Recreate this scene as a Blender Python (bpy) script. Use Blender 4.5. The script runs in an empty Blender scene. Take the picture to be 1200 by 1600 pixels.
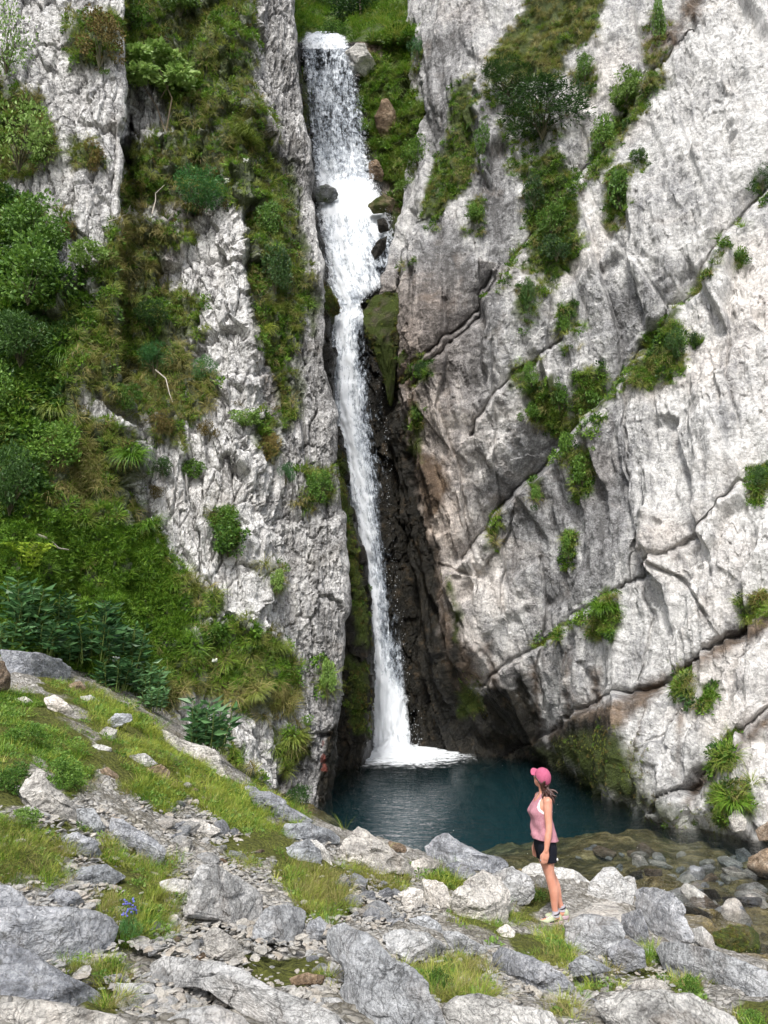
import bpy, math, random
import numpy as np
from mathutils import Vector, Matrix

# ------------------------------------------------------------------ camera, sky, sun, exposure
scene = bpy.context.scene
COL = scene.collection
FPX = 1202.0                       # focal length in pixels of a 1200x1600 frame
PITCH = math.radians(10.5)
CT, ST = math.cos(PITCH), math.sin(PITCH)
cam_data = bpy.data.cameras.new('camera')
cam_data.sensor_fit = 'VERTICAL'
cam_data.sensor_height = 24.0
cam_data.lens = 24.0 * FPX / 1600.0
cam_data.clip_start = 0.05
cam_data.clip_end = 1000.0
cam = bpy.data.objects.new('camera', cam_data)
cam.rotation_euler = (math.pi / 2 + PITCH, 0, 0)
COL.objects.link(cam)
scene.camera = cam

SUN_EL, SUN_AZ = math.radians(50), math.radians(191)     # azimuth clockwise from +Y
world = bpy.data.worlds.new("World")
scene.world = world
world.use_nodes = True
wn = world.node_tree
wn.nodes.clear()
w_out = wn.nodes.new('ShaderNodeOutputWorld')
w_bg = wn.nodes.new('ShaderNodeBackground')
w_sky = wn.nodes.new('ShaderNodeTexSky')
w_sky.sky_type = 'NISHITA'
w_sky.sun_disc = False
w_sky.sun_elevation = SUN_EL
w_sky.sun_rotation = SUN_AZ
w_sky.dust_density = 3.0
w_hs = wn.nodes.new('ShaderNodeHueSaturation')
w_hs.inputs['Saturation'].default_value = 0.5
w_bg.inputs['Strength'].default_value = 0.085
wn.links.new(w_sky.outputs[0], w_hs.inputs['Color'])
wn.links.new(w_hs.outputs[0], w_bg.inputs[0])
wn.links.new(w_bg.outputs[0], w_out.inputs[0])
sun_d = bpy.data.lights.new('sun', 'SUN')
sun_d.energy = 1.5
sun_d.angle = math.radians(10)
sun_d.color = (1.0, 0.975, 0.94)
sun = bpy.data.objects.new('sun', sun_d)
sd = Vector((math.sin(SUN_AZ) * math.cos(SUN_EL), math.cos(SUN_AZ) * math.cos(SUN_EL), math.sin(SUN_EL)))
sun.rotation_euler = sd.to_track_quat('Z', 'Y').to_euler()
COL.objects.link(sun)
scene.view_settings.view_transform = 'Standard'
scene.view_settings.look = 'None'
scene.view_settings.gamma = 1.0
scene.view_settings.use_curve_mapping = False
scene.view_settings.exposure = 1.5
scene.cycles.transparent_max_bounces = 24
scene.cycles.max_bounces = 8
scene.cycles.use_denoising = True
scene.cycles.use_adaptive_sampling = True
scene.cycles.adaptive_threshold = 0.025

rng = np.random.default_rng(7)
random.seed(7)

# ------------------------------------------------------------------ maths helpers
def at(px, py, Y):
    """world point(s) at forward distance Y that the photograph shows at pixel px, py"""
    px, py, Y = np.asarray(px, float), np.asarray(py, float), np.asarray(Y, float)
    cx, cy = (px - 600) / FPX, (800 - py) / FPX
    dy = CT - cy * ST
    t = Y / dy
    return np.stack([t * cx, Y + 0 * t, t * (ST + cy * CT)], -1)

def proj(P):
    dep = P[..., 1] * CT + P[..., 2] * ST
    dep = np.where(np.abs(dep) < 0.05, 0.05, dep)
    up = -P[..., 1] * ST + P[..., 2] * CT
    return 600 + FPX * P[..., 0] / dep, 800 - FPX * up / dep, dep

def _hash(*ints):
    h = np.zeros(np.broadcast(*ints).shape, np.uint32) + np.uint32(0x9E3779B9)
    for k, v in enumerate(ints):
        h = h ^ (np.asarray(v).astype(np.int64) & 0xFFFFFFFF).astype(np.uint32)
        h = h * np.uint32(0x85EBCA6B)
        h = h ^ (h >> np.uint32(13))
        h = h * np.uint32(0xC2B2AE35)
        h = h ^ (h >> np.uint32(16))
    return h.astype(np.float64) / 4294967296.0

def vnoise(P, seed=0):
    """value noise in [-1,1], P (n,3)"""
    i = np.floor(P).astype(np.int64)
    f = P - i
    f = f * f * f * (f * (f * 6 - 15) + 10)
    r = 0
    for dx in (0, 1):
        wx = f[:, 0] if dx else 1 - f[:, 0]
        for dy in (0, 1):
            wy = f[:, 1] if dy else 1 - f[:, 1]
            for dz in (0, 1):
                wz = f[:, 2] if dz else 1 - f[:, 2]
                r = r + wx * wy * wz * _hash(i[:, 0] + dx, i[:, 1] + dy, i[:, 2] + dz, np.int64(seed))
    return r * 2 - 1

def fbm(P, seed=0, octv=4, gain=0.5, lac=2.03):
    a, s, r = 1.0, 0.0, 0
    for o in range(octv):
        r = r + a * vnoise(P * (lac ** o) + 17.3 * o, seed + o)
        s += a
        a *= gain
    return r / s

def ridged(P, seed=0, octv=4, gain=0.5):
    a, s, r = 1.0, 0.0, 0
    for o in range(octv):
        r = r + a * (1 - np.abs(vnoise(P * (2.07 ** o) + 9.1 * o, seed + o)) * 2)
        s += a
        a *= gain
    return r / s

def facets(x, y, seed, amp=1.0, tilt=1.0, edge=0.0):
    """broken-block relief: every cell of a jittered grid is a tilted plane of its own height; also the distance to the joint"""
    ix, iy = np.floor(x).astype(np.int64), np.floor(y).astype(np.int64)
    best = np.full(x.shape, 1e9)
    sec = np.full(x.shape, 1e9)
    val = np.zeros(x.shape)
    for dx in (-1, 0, 1):
        for dy in (-1, 0, 1):
            cx, cy = ix + dx, iy + dy
            px = cx + 0.08 + 0.84 * _hash(cx, cy, np.int64(seed))
            py = cy + 0.08 + 0.84 * _hash(cx, cy, np.int64(seed + 1))
            ex, ey = x - px, y - py
            d = ex * ex + ey * ey
            h = _hash(cx, cy, np.int64(seed + 2)) - 0.5
            tx = _hash(cx, cy, np.int64(seed + 3)) - 0.5
            ty = _hash(cx, cy, np.int64(seed + 4)) - 0.5
            v = amp * h + tilt * (ex * tx + ey * ty)
            m = d < best
            sec = np.where(m, best, np.minimum(sec, d))
            val = np.where(m, v, val)
            best = np.where(m, d, best)
    joint = np.sqrt(sec) - np.sqrt(best)
    return val, joint

def sstep(a, b, x):
    t = np.clip((x - a) / (b - a), 0, 1)
    return t * t * (3 - 2 * t)

def poly_sd(px, py, poly):
    """signed pixel distance to a polygon, positive inside"""
    poly = np.asarray(poly, float)
    n = len(poly)
    d2 = np.full(px.shape, 1e12)
    ins = np.zeros(px.shape, bool)
    for k in range(n):
        x0, y0 = poly[k]
        x1, y1 = poly[(k + 1) % n]
        ex, ey = x1 - x0, y1 - y0
        wx, wy = px - x0, py - y0
        t = np.clip((wx * ex + wy * ey) / (ex * ex + ey * ey + 1e-9), 0, 1)
        d2 = np.minimum(d2, (wx - t * ex) ** 2 + (wy - t * ey) ** 2)
        c = ((y0 > py) != (y1 > py)) & (px < (x1 - x0) * (py - y0) / (y1 - y0 + 1e-12) + x0)
        ins ^= c
    d = np.sqrt(d2)
    return np.where(ins, d, -d)

def poly_mask(px, py, polys, soft=10, nz=0):
    m = np.zeros(px.shape)
    for p in polys:
        p = np.asarray(p, float)
        k = np.where((px > p[:, 0].min() - 60) & (px < p[:, 0].max() + 60) & (py > p[:, 1].min() - 60) & (py < p[:, 1].max() + 60))[0]
        if len(k) == 0:
            continue
        sdv = poly_sd(px[k], py[k], p)
        if np.ndim(nz):
            sdv = sdv + nz[k]
        m[k] = np.maximum(m[k], sstep(-soft, soft, sdv))
    return m

def line_sd(px, py, line):
    """distance to a polyline and the signed side (positive: right-hand / below for a line drawn left to right)"""
    line = np.asarray(line, float)
    best = np.full(px.shape, 1e9)
    side = np.zeros(px.shape)
    for (x0, y0), (x1, y1) in zip(line[:-1], line[1:]):
        ex, ey = x1 - x0, y1 - y0
        L = math.hypot(ex, ey)
        wx, wy = px - x0, py - y0
        t = np.clip((wx * ex + wy * ey) / (L * L), 0, 1)
        d = np.hypot(wx - t * ex, wy - t * ey)
        s = np.sign(ex * wy - ey * wx)
        m = d < best
        best = np.where(m, d, best)
        side = np.where(m, s, side)
    return best, side

# ------------------------------------------------------------------ mesh helpers
def mesh_from(name, V, F, attrs=None, smooth=True):
    """V (n,3); F (m,k) all faces alike, or a list of such arrays"""
    Fs = F if isinstance(F, list) else [F]
    Fs = [np.asarray(f, np.int32) for f in Fs if len(f)]
    me = bpy.data.meshes.new(name)
    V = np.asarray(V, np.float32)
    me.vertices.add(len(V))
    me.vertices.foreach_set('co', V.ravel())
    loops = np.concatenate([f.ravel() for f in Fs])
    tot = np.concatenate([np.full(len(f), f.shape[1], np.int32) for f in Fs])
    start = np.concatenate([[0], np.cumsum(tot)[:-1]]).astype(np.int32)
    me.loops.add(len(loops))
    me.loops.foreach_set('vertex_index', loops)
    me.polygons.add(len(tot))
    me.polygons.foreach_set('loop_start', start)
    me.update(calc_edges=True)
    me.polygons.foreach_set('use_smooth', np.full(len(tot), smooth, bool))
    for k, a in (attrs or {}).items():
        at_ = me.attributes.new(k, 'FLOAT', 'POINT')
        at_.data.foreach_set('value', np.asarray(a, np.float32))
    return me

def link(name, me, mat=None, parent=None, loc=None, **props):
    o = bpy.data.objects.new(name, me)
    COL.objects.link(o)
    if mat is not None and me is not None and not me.materials:
        me.materials.append(mat)
    if parent is not None:
        o.parent = parent
    if loc is not None:
        o.location = loc
    for k, v in props.items():
        o[k] = v
    return o

def thing(name, label, cat, loc, group=None):
    o = bpy.data.objects.new(name, None)
    COL.objects.link(o)
    o.location = loc
    o.empty_display_size = 0.1
    o['label'] = label
    o['category'] = cat
    if group:
        o['group'] = group
    return o

def grid_faces(nu, nv):
    i = np.arange(nu - 1)[:, None] * nv + np.arange(nv - 1)[None, :]
    i = i.ravel()
    return np.stack([i, i + nv, i + nv + 1, i + 1], -1)

def catmull(n_ctrl, counts):
    """weights (n_out, n_ctrl) of a Catmull-Rom curve with the given sample counts per segment"""
    rows = []
    for s in range(n_ctrl - 1):
        m = counts[s]
        last = s == n_ctrl - 2
        for t in np.linspace(0, 1, m + (1 if last else 0), endpoint=last):
            w = np.zeros(n_ctrl)
            c = (-0.5 * t + t * t - 0.5 * t ** 3, 1 - 2.5 * t * t + 1.5 * t ** 3, 0.5 * t + 2 * t * t - 1.5 * t ** 3, -0.5 * t * t + 0.5 * t ** 3)
            for q, cc in enumerate(c):
                w[min(max(s - 1 + q, 0), n_ctrl - 1)] += cc
            rows.append(w)
    return np.array(rows)

def loft(cols, step=2.0, far=9):
    """cols: per column a list of (px, py, Y). Returns the grid P (nu, nv, 3), finely sampled where it lies in the frame"""
    C = np.array([[at(*c) for c in col] for col in cols])
    A = np.array(cols, float)
    cu, cv = [], []
    for i in range(len(cols) - 1):
        w = np.abs(A[i + 1, :, 0] - A[i, :, 0]).mean() + 8 * np.abs(A[i + 1, :, 2] - A[i, :, 2]).mean() * 1.75
        x0, x1 = A[i, :, 0].mean(), A[i + 1, :, 0].mean()
        out = max(x0, x1) < -20 or min(x0, x1) > 1220
        cu.append(max(4, int(w / (step * (far if out else 1)))))
    for j in range(A.shape[1] - 1):
        h = np.abs(A[:, j + 1, 1] - A[:, j, 1]).max()
        out = A[:, [j, j + 1], 1].max() < -20
        cv.append(max(3, int(h / (step * (far if out else 1)))))
    Wu, Wv = catmull(len(cols), cu), catmull(A.shape[1], cv)
    return np.einsum('ui,ijk,vj->uvk', Wu, C, Wv)

def grid_normals(P):
    du = np.gradient(P, axis=0)
    dv = np.gradient(P, axis=1)
    N = np.cross(du, dv)
    N /= np.linalg.norm(N, axis=-1, keepdims=True) + 1e-9
    flip = (N * P).sum(-1) > 0            # the camera stands at the origin of the model
    if flip.mean() > 0.5:
        N = -N
    return N

# ------------------------------------------------------------------ node helpers
class NT:
    def __init__(s, mat):
        mat.use_nodes = True
        s.t = mat.node_tree
        s.t.nodes.clear()
        s.out = s.t.nodes.new('ShaderNodeOutputMaterial')
    def n(s, typ, ins=None, **props):
        nd = s.t.nodes.new('ShaderNode' + typ)
        for k, v in props.items():
            setattr(nd, k, v)
        for k, v in (ins or {}).items():
            s.set(nd.inputs[k], v)
        return nd
    def set(s, sock, v):
        if isinstance(v, bpy.types.NodeSocket):
            s.t.links.new(v, sock)
        elif isinstance(v, bpy.types.Node):
            s.t.links.new(v.outputs[0], sock)
        else:
            if sock.type == 'RGBA' and not np.isscalar(v) and len(v) == 3:
                v = (*v, 1)
            sock.default_value = v
    def math(s, op, a, b=None, c=None, clamp=False):
        nd = s.n('Math', operation=op, use_clamp=clamp)
        s.set(nd.inputs[0], a)
        if b is not None:
            s.set(nd.inputs[1], b)
        if c is not None:
            s.set(nd.inputs[2], c)
        return nd.outputs[0]
    def mix(s, fac, a, b, blend='MIX'):
        nd = s.n('Mix', data_type='RGBA', blend_type=blend)
        s.set(nd.inputs[0], fac)
        s.set(nd.inputs[6], a)
        s.set(nd.inputs[7], b)
        return nd.outputs[2]
    def noise(s, vec, scale, detail=5, rough=0.55, dist=0.0):
        nd = s.n('TexNoise')
        if vec is not None:
            s.set(nd.inputs['Vector'], vec)
        nd.inputs['Scale'].default_value = scale
        nd.inputs['Detail'].default_value = detail
        nd.inputs['Roughness'].default_value = rough
        nd.inputs['Distortion'].default_value = dist
        return nd.outputs[0]
    def vor(s, vec, scale, feature='DISTANCE_TO_EDGE'):
        nd = s.n('TexVoronoi', feature=feature)
        s.set(nd.inputs['Vector'], vec)
        nd.inputs['Scale'].default_value = scale
        return nd.outputs[0]
    def mapr(s, v, a, b, c=0.0, d=1.0):
        nd = s.n('MapRange', clamp=True)
        s.set(nd.inputs[0], v)
        for k, q in enumerate((a, b, c, d)):
            nd.inputs[k + 1].default_value = q
        return nd.outputs[0]
    def ramp(s, fac, stops):
        nd = s.n('ValToRGB')
        s.set(nd.inputs[0], fac)
        e = nd.color_ramp.elements
        while len(e) < len(stops):
            e.new(0.5)
        for el, (p, c) in zip(e, stops):
            el.position = p
            el.color = (*c, 1)
        return nd.outputs[0]
    def mapping(s, vec, scale=(1, 1, 1), rot=(0, 0, 0)):
        nd = s.n('Mapping')
        s.set(nd.inputs['Vector'], vec)
        nd.inputs['Scale'].default_value = scale
        nd.inputs['Rotation'].default_value = rot
        return nd.outputs[0]
    def attr(s, name, kind='GEOMETRY'):
        return s.n('Attribute', attribute_name=name, attribute_type=kind).outputs['Fac']
    def bump(s, h, strength=0.6, dist=0.05, normal=None):
        nd = s.n('Bump')
        nd.inputs['Strength'].default_value = strength
        nd.inputs['Distance'].default_value = dist
        s.set(nd.inputs['Height'], h)
        if normal is not None:
            s.set(nd.inputs['Normal'], normal)
        return nd.outputs[0]

def new_mat(name):
    m = bpy.data.materials.new(name)
    return m, NT(m)

def g3(v):
    return (v, v, v)

def rock_material(name, stops, streak=(1.6, 1.6, 0.3), rot=(0, 0, 0), crack=1.0, cracksc=0.9, warm=(0.40, 0.30, 0.21), bump=0.85, contrast=1.55, specks=0.7, sc=1.0, vary=False, hair=0.0, hairmap=(3.2, 3.2, 0.9)):
    m, t = new_mat(name)
    cm = t.n('VectorMath', operation='MULTIPLY_ADD')
    t.set(cm.inputs[0], t.n('TexCoord').outputs['Object'])
    cm.inputs[1].default_value = (sc, sc, sc)
    rnd = t.math('MULTIPLY', t.n('ObjectInfo').outputs['Random'], 60.0)
    t.set(cm.inputs[2], t.n('CombineXYZ', ins={0: rnd, 1: rnd, 2: rnd}))
    co = cm.outputs[0]
    big = t.noise(co, 0.32, 6, 0.6)
    st = t.noise(t.mapping(co, streak, rot), 1.1, 9, 0.68, 0.4)
    mid = t.noise(co, 2.4, 10, 0.72, 0.3)
    fine = t.noise(co, 16, 6, 0.7)
    tone = t.attr('tone')
    v = t.math('MULTIPLY_ADD', big, 0.6, t.math('MULTIPLY', st, 0.85))
    v = t.math('ADD', v, t.math('MULTIPLY', mid, 0.75))
    v = t.math('ADD', v, t.math('MULTIPLY', fine, 0.65))
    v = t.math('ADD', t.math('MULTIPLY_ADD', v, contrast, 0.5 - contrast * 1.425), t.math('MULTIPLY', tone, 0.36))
    col = t.ramp(v, stops)
    # joints and hairline cracks
    dv = t.n('VectorMath', operation='MULTIPLY_ADD')
    t.set(dv.inputs[0], t.n('TexNoise', ins={'Vector': co, 'Scale': 1.7, 'Detail': 6}).outputs['Color'])
    dv.inputs[1].default_value = (0.9, 0.9, 0.9)
    t.set(dv.inputs[2], t.mapping(co, (1, 1, 0.55), rot))
    e1 = t.vor(dv.outputs[0], cracksc)
    e2 = t.vor(dv.outputs[0], cracksc * 4.1)
    c1 = t.mapr(e1, 0.0, 0.020, 1, 0)
    c2 = t.mapr(e2, 0.0, 0.045, 1, 0)
    gate = t.mapr(t.noise(co, 0.9, 3), 0.45, 0.62)
    ck = t.math('MULTIPLY', t.math('MAXIMUM', c1, t.math('MULTIPLY', c2, t.math('MULTIPLY', gate, 0.7))), crack, clamp=True)
    col = t.mix(t.math('MULTIPLY', ck, 0.62), col, (0.05, 0.045, 0.04))
    if hair:
        hv = t.n('VectorMath', operation='MULTIPLY_ADD')
        t.set(hv.inputs[0], t.n('TexNoise', ins={'Vector': co, 'Scale': 3.5, 'Detail': 5}).outputs['Color'])
        hv.inputs[1].default_value = (0.8, 0.8, 0.8)
        t.set(hv.inputs[2], t.mapping(co, hairmap, rot))
        h1 = t.mapr(t.vor(hv.outputs[0], 1.0), 0.0, 0.05, 1, 0)
        h2 = t.mapr(t.vor(hv.outputs[0], 2.7), 0.0, 0.08, 1, 0)
        hg = t.mapr(t.noise(co, 1.6, 4, 0.6), 0.40, 0.58)
        hh = t.math('MULTIPLY', t.math('MAXIMUM', t.math('MULTIPLY', h1, 0.9), t.math('MULTIPLY', h2, hg)), hair)
        col = t.mix(hh, col, (0.055, 0.052, 0.048))
        ck = t.math('MAXIMUM', ck, t.math('MULTIPLY', hh, 0.7))
    # warm iron stain and black lichen specks
    wm = t.math('MULTIPLY', t.mapr(t.noise(co, 0.5, 7, 0.65, 0.5), 0.55, 0.72), 0.28)
    col = t.mix(wm, col, warm)
    sp = t.math('MULTIPLY', t.mapr(t.noise(co, 7.5, 8, 0.75), 0.54, 0.63), specks)
    col = t.mix(sp, col, (0.10, 0.10, 0.09))
    col = t.mix(t.attr('warm'), col, t.mix(1.0, col, (1.0, 0.85, 0.74), 'MULTIPLY'))
    if vary:
        r0 = t.n('ObjectInfo').outputs['Random']
        col = t.mix(1.0, col, t.ramp(r0, [(0.0, (0.84, 0.88, 0.94)), (0.4, (1.08, 1.08, 1.08)), (0.75, (1.25, 1.22, 1.16)), (1.0, (1.08, 1.0, 0.91))] if vary == 'warm' else [(0.0, (0.92, 0.92, 0.93)), (1.0, (1.2, 1.2, 1.2))]), 'MULTIPLY')
    # weathering laid down with the shape: brown wash, black wet film, moss
    n4 = t.noise(co, 1.3, 9, 0.7)
    def edge(a, lo=0.18, hi=0.78):
        return t.mapr(t.math('ADD', t.attr(a), t.math('MULTIPLY_ADD', n4, 0.8, -0.4)), lo, hi)
    brown = edge('brown')
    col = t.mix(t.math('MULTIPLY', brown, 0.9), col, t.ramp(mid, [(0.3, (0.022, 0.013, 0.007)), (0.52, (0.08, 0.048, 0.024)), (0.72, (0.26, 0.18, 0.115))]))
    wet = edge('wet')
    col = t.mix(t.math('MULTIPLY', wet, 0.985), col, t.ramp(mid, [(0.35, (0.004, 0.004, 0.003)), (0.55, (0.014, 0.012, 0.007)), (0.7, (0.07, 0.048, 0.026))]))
    moss = edge('moss')
    ms = t.noise(co, 30, 5, 0.75)
    col = t.mix(t.math('MULTIPLY', moss, 0.95), col, t.ramp(ms, [(0.3, (0.014, 0.022, 0.004)), (0.52, (0.05, 0.075, 0.010)), (0.72, (0.13, 0.16, 0.025))]))
    red = edge('red', 0.4, 0.6)
    col = t.mix(t.math('MULTIPLY', red, 0.5), col, (0.22, 0.06, 0.045))
    blk = t.vor(dv.outputs[0], cracksc * 6.0, 'F1')
    h = t.math('ADD', t.math('MULTIPLY', mid, 0.9), t.math('MULTIPLY', fine, 0.45))
    h = t.math('SUBTRACT', h, t.math('MULTIPLY', blk, 0.35))
    h = t.math('ADD', h, t.math('MULTIPLY', st, 0.8))
    h = t.math('SUBTRACT', h, t.math('MULTIPLY', ck, 0.22))
    h = t.math('ADD', h, t.math('MULTIPLY', t.math('MULTIPLY', moss, ms), 0.5))
    p = t.n('BsdfPrincipled')
    t.set(p.inputs['Base Color'], col)
    rg = t.math('SUBTRACT', 0.9, t.math('MULTIPLY', t.math('MULTIPLY', wet, t.math('SUBTRACT', 1.0, moss)), 0.5))
    t.set(p.inputs['Roughness'], rg)
    p.inputs['Specular IOR Level'].default_value = 0.3
    t.set(p.inputs['Normal'], t.bump(h, bump, 0.16 / sc ** 0.7))
    t.set(t.out.inputs[0], p)
    return m
# ------------------------------------------------------------------ materials of the setting
M = {}
M['left_rock'] = rock_material('left_rock', [(0.10, (0.08, 0.078, 0.075)), (0.33, (0.25, 0.245, 0.24)), (0.53, (0.47, 0.46, 0.45)), (0.77, (0.70, 0.69, 0.67))],
                               streak=(2.2, 2.2, 0.45), crack=1.0, cracksc=1.3, hair=0.5, contrast=1.7, hairmap=(3.6, 3.6, 0.8), warm=(0.34, 0.29, 0.23))
M['right_rock'] = rock_material('right_rock', [(0.06, (0.12, 0.118, 0.118)), (0.32, (0.285, 0.285, 0.288)), (0.56, (0.50, 0.495, 0.485)), (0.8, (0.72, 0.71, 0.69))],
                                streak=(2.6, 2.6, 0.5), rot=(0, math.radians(22), 0), crack=0.45, cracksc=0.55, contrast=1.5, hair=0.32, hairmap=(2.6, 2.6, 0.40), specks=0.5, warm=(0.44, 0.36, 0.29))
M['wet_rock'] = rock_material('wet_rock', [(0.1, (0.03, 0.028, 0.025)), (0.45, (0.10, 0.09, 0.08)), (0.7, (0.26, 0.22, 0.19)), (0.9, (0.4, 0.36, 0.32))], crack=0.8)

def ground_material():
    m, t = new_mat('ground_earth')
    co = t.n('TexCoord').outputs['Object']
    a = t.noise(co, 0.8, 8, 0.65)
    b = t.noise(co, 9, 8, 0.75)
    v = t.vor(t.n('VectorMath', ins={0: co, 1: t.math('MULTIPLY', b, 0.05)}, operation='ADD').outputs[0], 16, 'DISTANCE_TO_EDGE')
    st = t.n('TexVoronoi', ins={'Vector': co, 'Scale': 16})
    grey = t.ramp(t.math('ADD', t.math('MULTIPLY', st.outputs['Color'], 0.5), t.math('MULTIPLY', b, 0.5)), [(0.2, (0.13, 0.12, 0.10)), (0.5, (0.33, 0.315, 0.285)), (0.8, (0.55, 0.53, 0.50))])
    col = t.mix(t.mapr(v, 0, 0.09, 0.75, 0), grey, (0.06, 0.05, 0.035))
    earth = t.ramp(b, [(0.3, (0.03, 0.024, 0.012)), (0.6, (0.12, 0.10, 0.05))])
    col = t.mix(t.mapr(a, 0.5, 0.66, 0, 0.5), col, earth)
    turf = t.ramp(t.noise(co, 22, 6, 0.75), [(0.3, (0.03, 0.035, 0.008)), (0.65, (0.13, 0.14, 0.03))])
    col = t.mix(t.mapr(t.math('ADD', t.attr('moss'), t.math('MULTIPLY_ADD', b, 0.7, -0.35)), 0.3, 0.6), col, turf)
    bed = t.ramp(t.noise(t.mapping(co, (1, 1.6, 1)), 2.6, 9, 0.7), [(0.30, (0.025, 0.02, 0.007)), (0.48, (0.13, 0.10, 0.035)), (0.66, (0.40, 0.32, 0.16))])
    col = t.mix(t.attr('wet'), col, bed)
    p = t.n('BsdfPrincipled', ins={'Base Color': col, 'Roughness': 0.9})
    p.inputs['Specular IOR Level'].default_value = 0.2
    h = t.math('ADD', t.math('MULTIPLY', t.mapr(v, 0, 0.25), 0.7), b)
    t.set(p.inputs['Normal'], t.bump(h, 0.7, 0.05))
    t.set(t.out.inputs[0], p)
    return m
M['ground'] = ground_material()

def hill_material():
    m, t = new_mat('hillside_turf')
    co = t.n('TexCoord').outputs['Object']
    a = t.noise(co, 0.4, 8, 0.7)
    b = t.noise(co, 5, 8, 0.75)
    col = t.ramp(t.math('ADD', t.math('MULTIPLY', a, 0.5), t.math('MULTIPLY', b, 0.5)), [(0.3, (0.02, 0.03, 0.006)), (0.5, (0.07, 0.11, 0.02)), (0.7, (0.16, 0.2, 0.05))])
    p = t.n('BsdfPrincipled', ins={'Base Color': col, 'Roughness': 0.9})
    t.set(p.inputs['Normal'], t.bump(b, 0.8, 0.3))
    t.set(t.out.inputs[0], p)
    return m
M['hill'] = hill_material()

# ------------------------------------------------------------------ where plants, moss and wet rock are (outlines in photograph pixels, laid on the rock)
VEG_LEFT = [
    [(192, -60), (390, -60), (400, 60), (395, 130), (425, 200), (440, 290), (470, 380), (487, 440), (470, 490), (440, 475), (402, 440), (388, 380), (382, 330), (335, 300), (290, 312), (230, 330), (185, 330), (205, 235), (262, 200), (255, 135), (205, 130)],
    [(150, 420), (190, 335), (300, 350), (305, 385), (262, 390), (252, 440), (322, 470), (312, 520), (285, 545), (345, 590), (332, 640), (290, 655), (200, 640), (130, 620), (110, 540), (150, 480)],
    [(-200, 270), (0, 290), (60, 330), (85, 430), (140, 425), (142, 520), (132, 640), (222, 690), (232, 740), (200, 770), (240, 830), (290, 900), (300, 960), (270, 1010), (230, 1080), (130, 1100), (-200, 1100)],
    [(385, 340), (430, 340), (480, 430), (480, 490), (455, 560), (462, 660), (440, 680), (425, 580), (402, 540), (388, 440)],
    [(250, 1010), (320, 975), (380, 970), (440, 1000), (467, 1030), (457, 1110), (400, 1120), (345, 1090), (290, 1085), (255, 1150), (225, 1100)],
    [(110, 20), (180, 15), (190, 60), (165, 112), (110, 100)], [(110, 217), (158, 217), (160, 262), (112, 260)],
    [(430, 1140), (478, 1130), (487, 1180), (440, 1200)], [(478, 735), (520, 730), (524, 785), (470, 788)],
    [(235, 640), (295, 650), (290, 700), (245, 690)], [(372, 632), (438, 650), (428, 718), (400, 690)],
    [(320, 795), (370, 800), (385, 855), (345, 872)], [(412, 880), (438, 880), (440, 925), (420, 920)],
    [(502, 1022), (518, 1022), (518, 1098), (502, 1093)], [(280, 890), (345, 930), (340, 975), (300, 960)],
    [(100, 335), (122, 335), (122, 368), (100, 368)], [(-60, 120), (70, 150), (90, 240), (40, 280), (-60, 270)],
    [(340, 1130), (380, 1190), (420, 1230), (360, 1240), (300, 1180)],
]
VEG_RIGHT = [
    [(755, 95), (800, 40), (850, -40), (960, -40), (930, 50), (882, 90), (872, 130), (805, 125), (760, 115)],
    [(708, 130), (745, 115), (745, 200), (735, 292), (698, 320), (655, 345), (672, 260), (705, 200)],
    [(820, 262), (868, 232), (900, 290), (908, 390), (872, 440), (832, 420), (822, 330)],
    [(1020, 100), (1042, 120), (965, 228), (932, 282), (920, 262), (962, 190)],
    [(945, 272), (983, 257), (983, 308), (950, 328)], [(800, 450), (838, 432), (838, 488), (806, 500)],
    [(1000, 530), (1060, 472), (1070, 535), (1012, 608), (990, 600)], [(895, 582), (943, 572), (948, 638), (902, 640)],
    [(820, 602), (860, 592), (898, 640), (880, 698), (835, 650)], [(892, 710), (922, 702), (920, 748), (897, 748)],
    [(920, 962), (950, 922), (970, 960), (958, 1000), (922, 1000)], [(862, 472), (900, 472), (905, 538), (890, 530)],
    [(1060, 1050), (1080, 1050), (1080, 1100), (1062, 1095)], [(1100, 1070), (1118, 1065), (1110, 1112), (1092, 1112)],
    [(1120, 1230), (1170, 1230), (1172, 1280), (1125, 1290)], [(880, 830), (903, 832), (900, 868), (884, 866)],
    [(1170, 730), (1220, 720), (1220, 760), (1172, 762)], [(1155, 940), (1220, 915), (1220, 950), (1160, 965)],
    [(730, 310), (757, 310), (757, 348), (735, 346)], [(795, 570), (838, 560), (838, 590), (800, 605)],
    [(640, 560), (672, 565), (668, 600), (650, 600)], [(828, 750), (842, 750), (842, 780), (828, 780)],
    [(770, 800), (778, 800), (776, 860), (764, 856)], [(1120, 1170), (1142, 1150), (1140, 1200), (1110, 1205)],
]
VEG_BACK = [
    [(560, 112), (600, 80), (690, 60), (690, 250), (672, 312), (650, 345), (626, 340), (612, 285), (585, 255), (572, 180)],
    [(440, -20), (470, -20), (470, 50), (440, 60)],
]
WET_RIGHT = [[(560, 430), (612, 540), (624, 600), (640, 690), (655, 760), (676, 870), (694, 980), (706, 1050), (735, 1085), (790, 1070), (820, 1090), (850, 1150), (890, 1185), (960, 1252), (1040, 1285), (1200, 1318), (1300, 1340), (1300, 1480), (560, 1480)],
             [(700, 990), (716, 980), (722, 1060), (700, 1070)], [(850, 1160), (890, 1120), (940, 1115), (975, 1150), (985, 1215), (1040, 1270), (960, 1255)], [(800, 1060), (815, 1050), (845, 1120), (840, 1170), (815, 1150)]]
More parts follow.
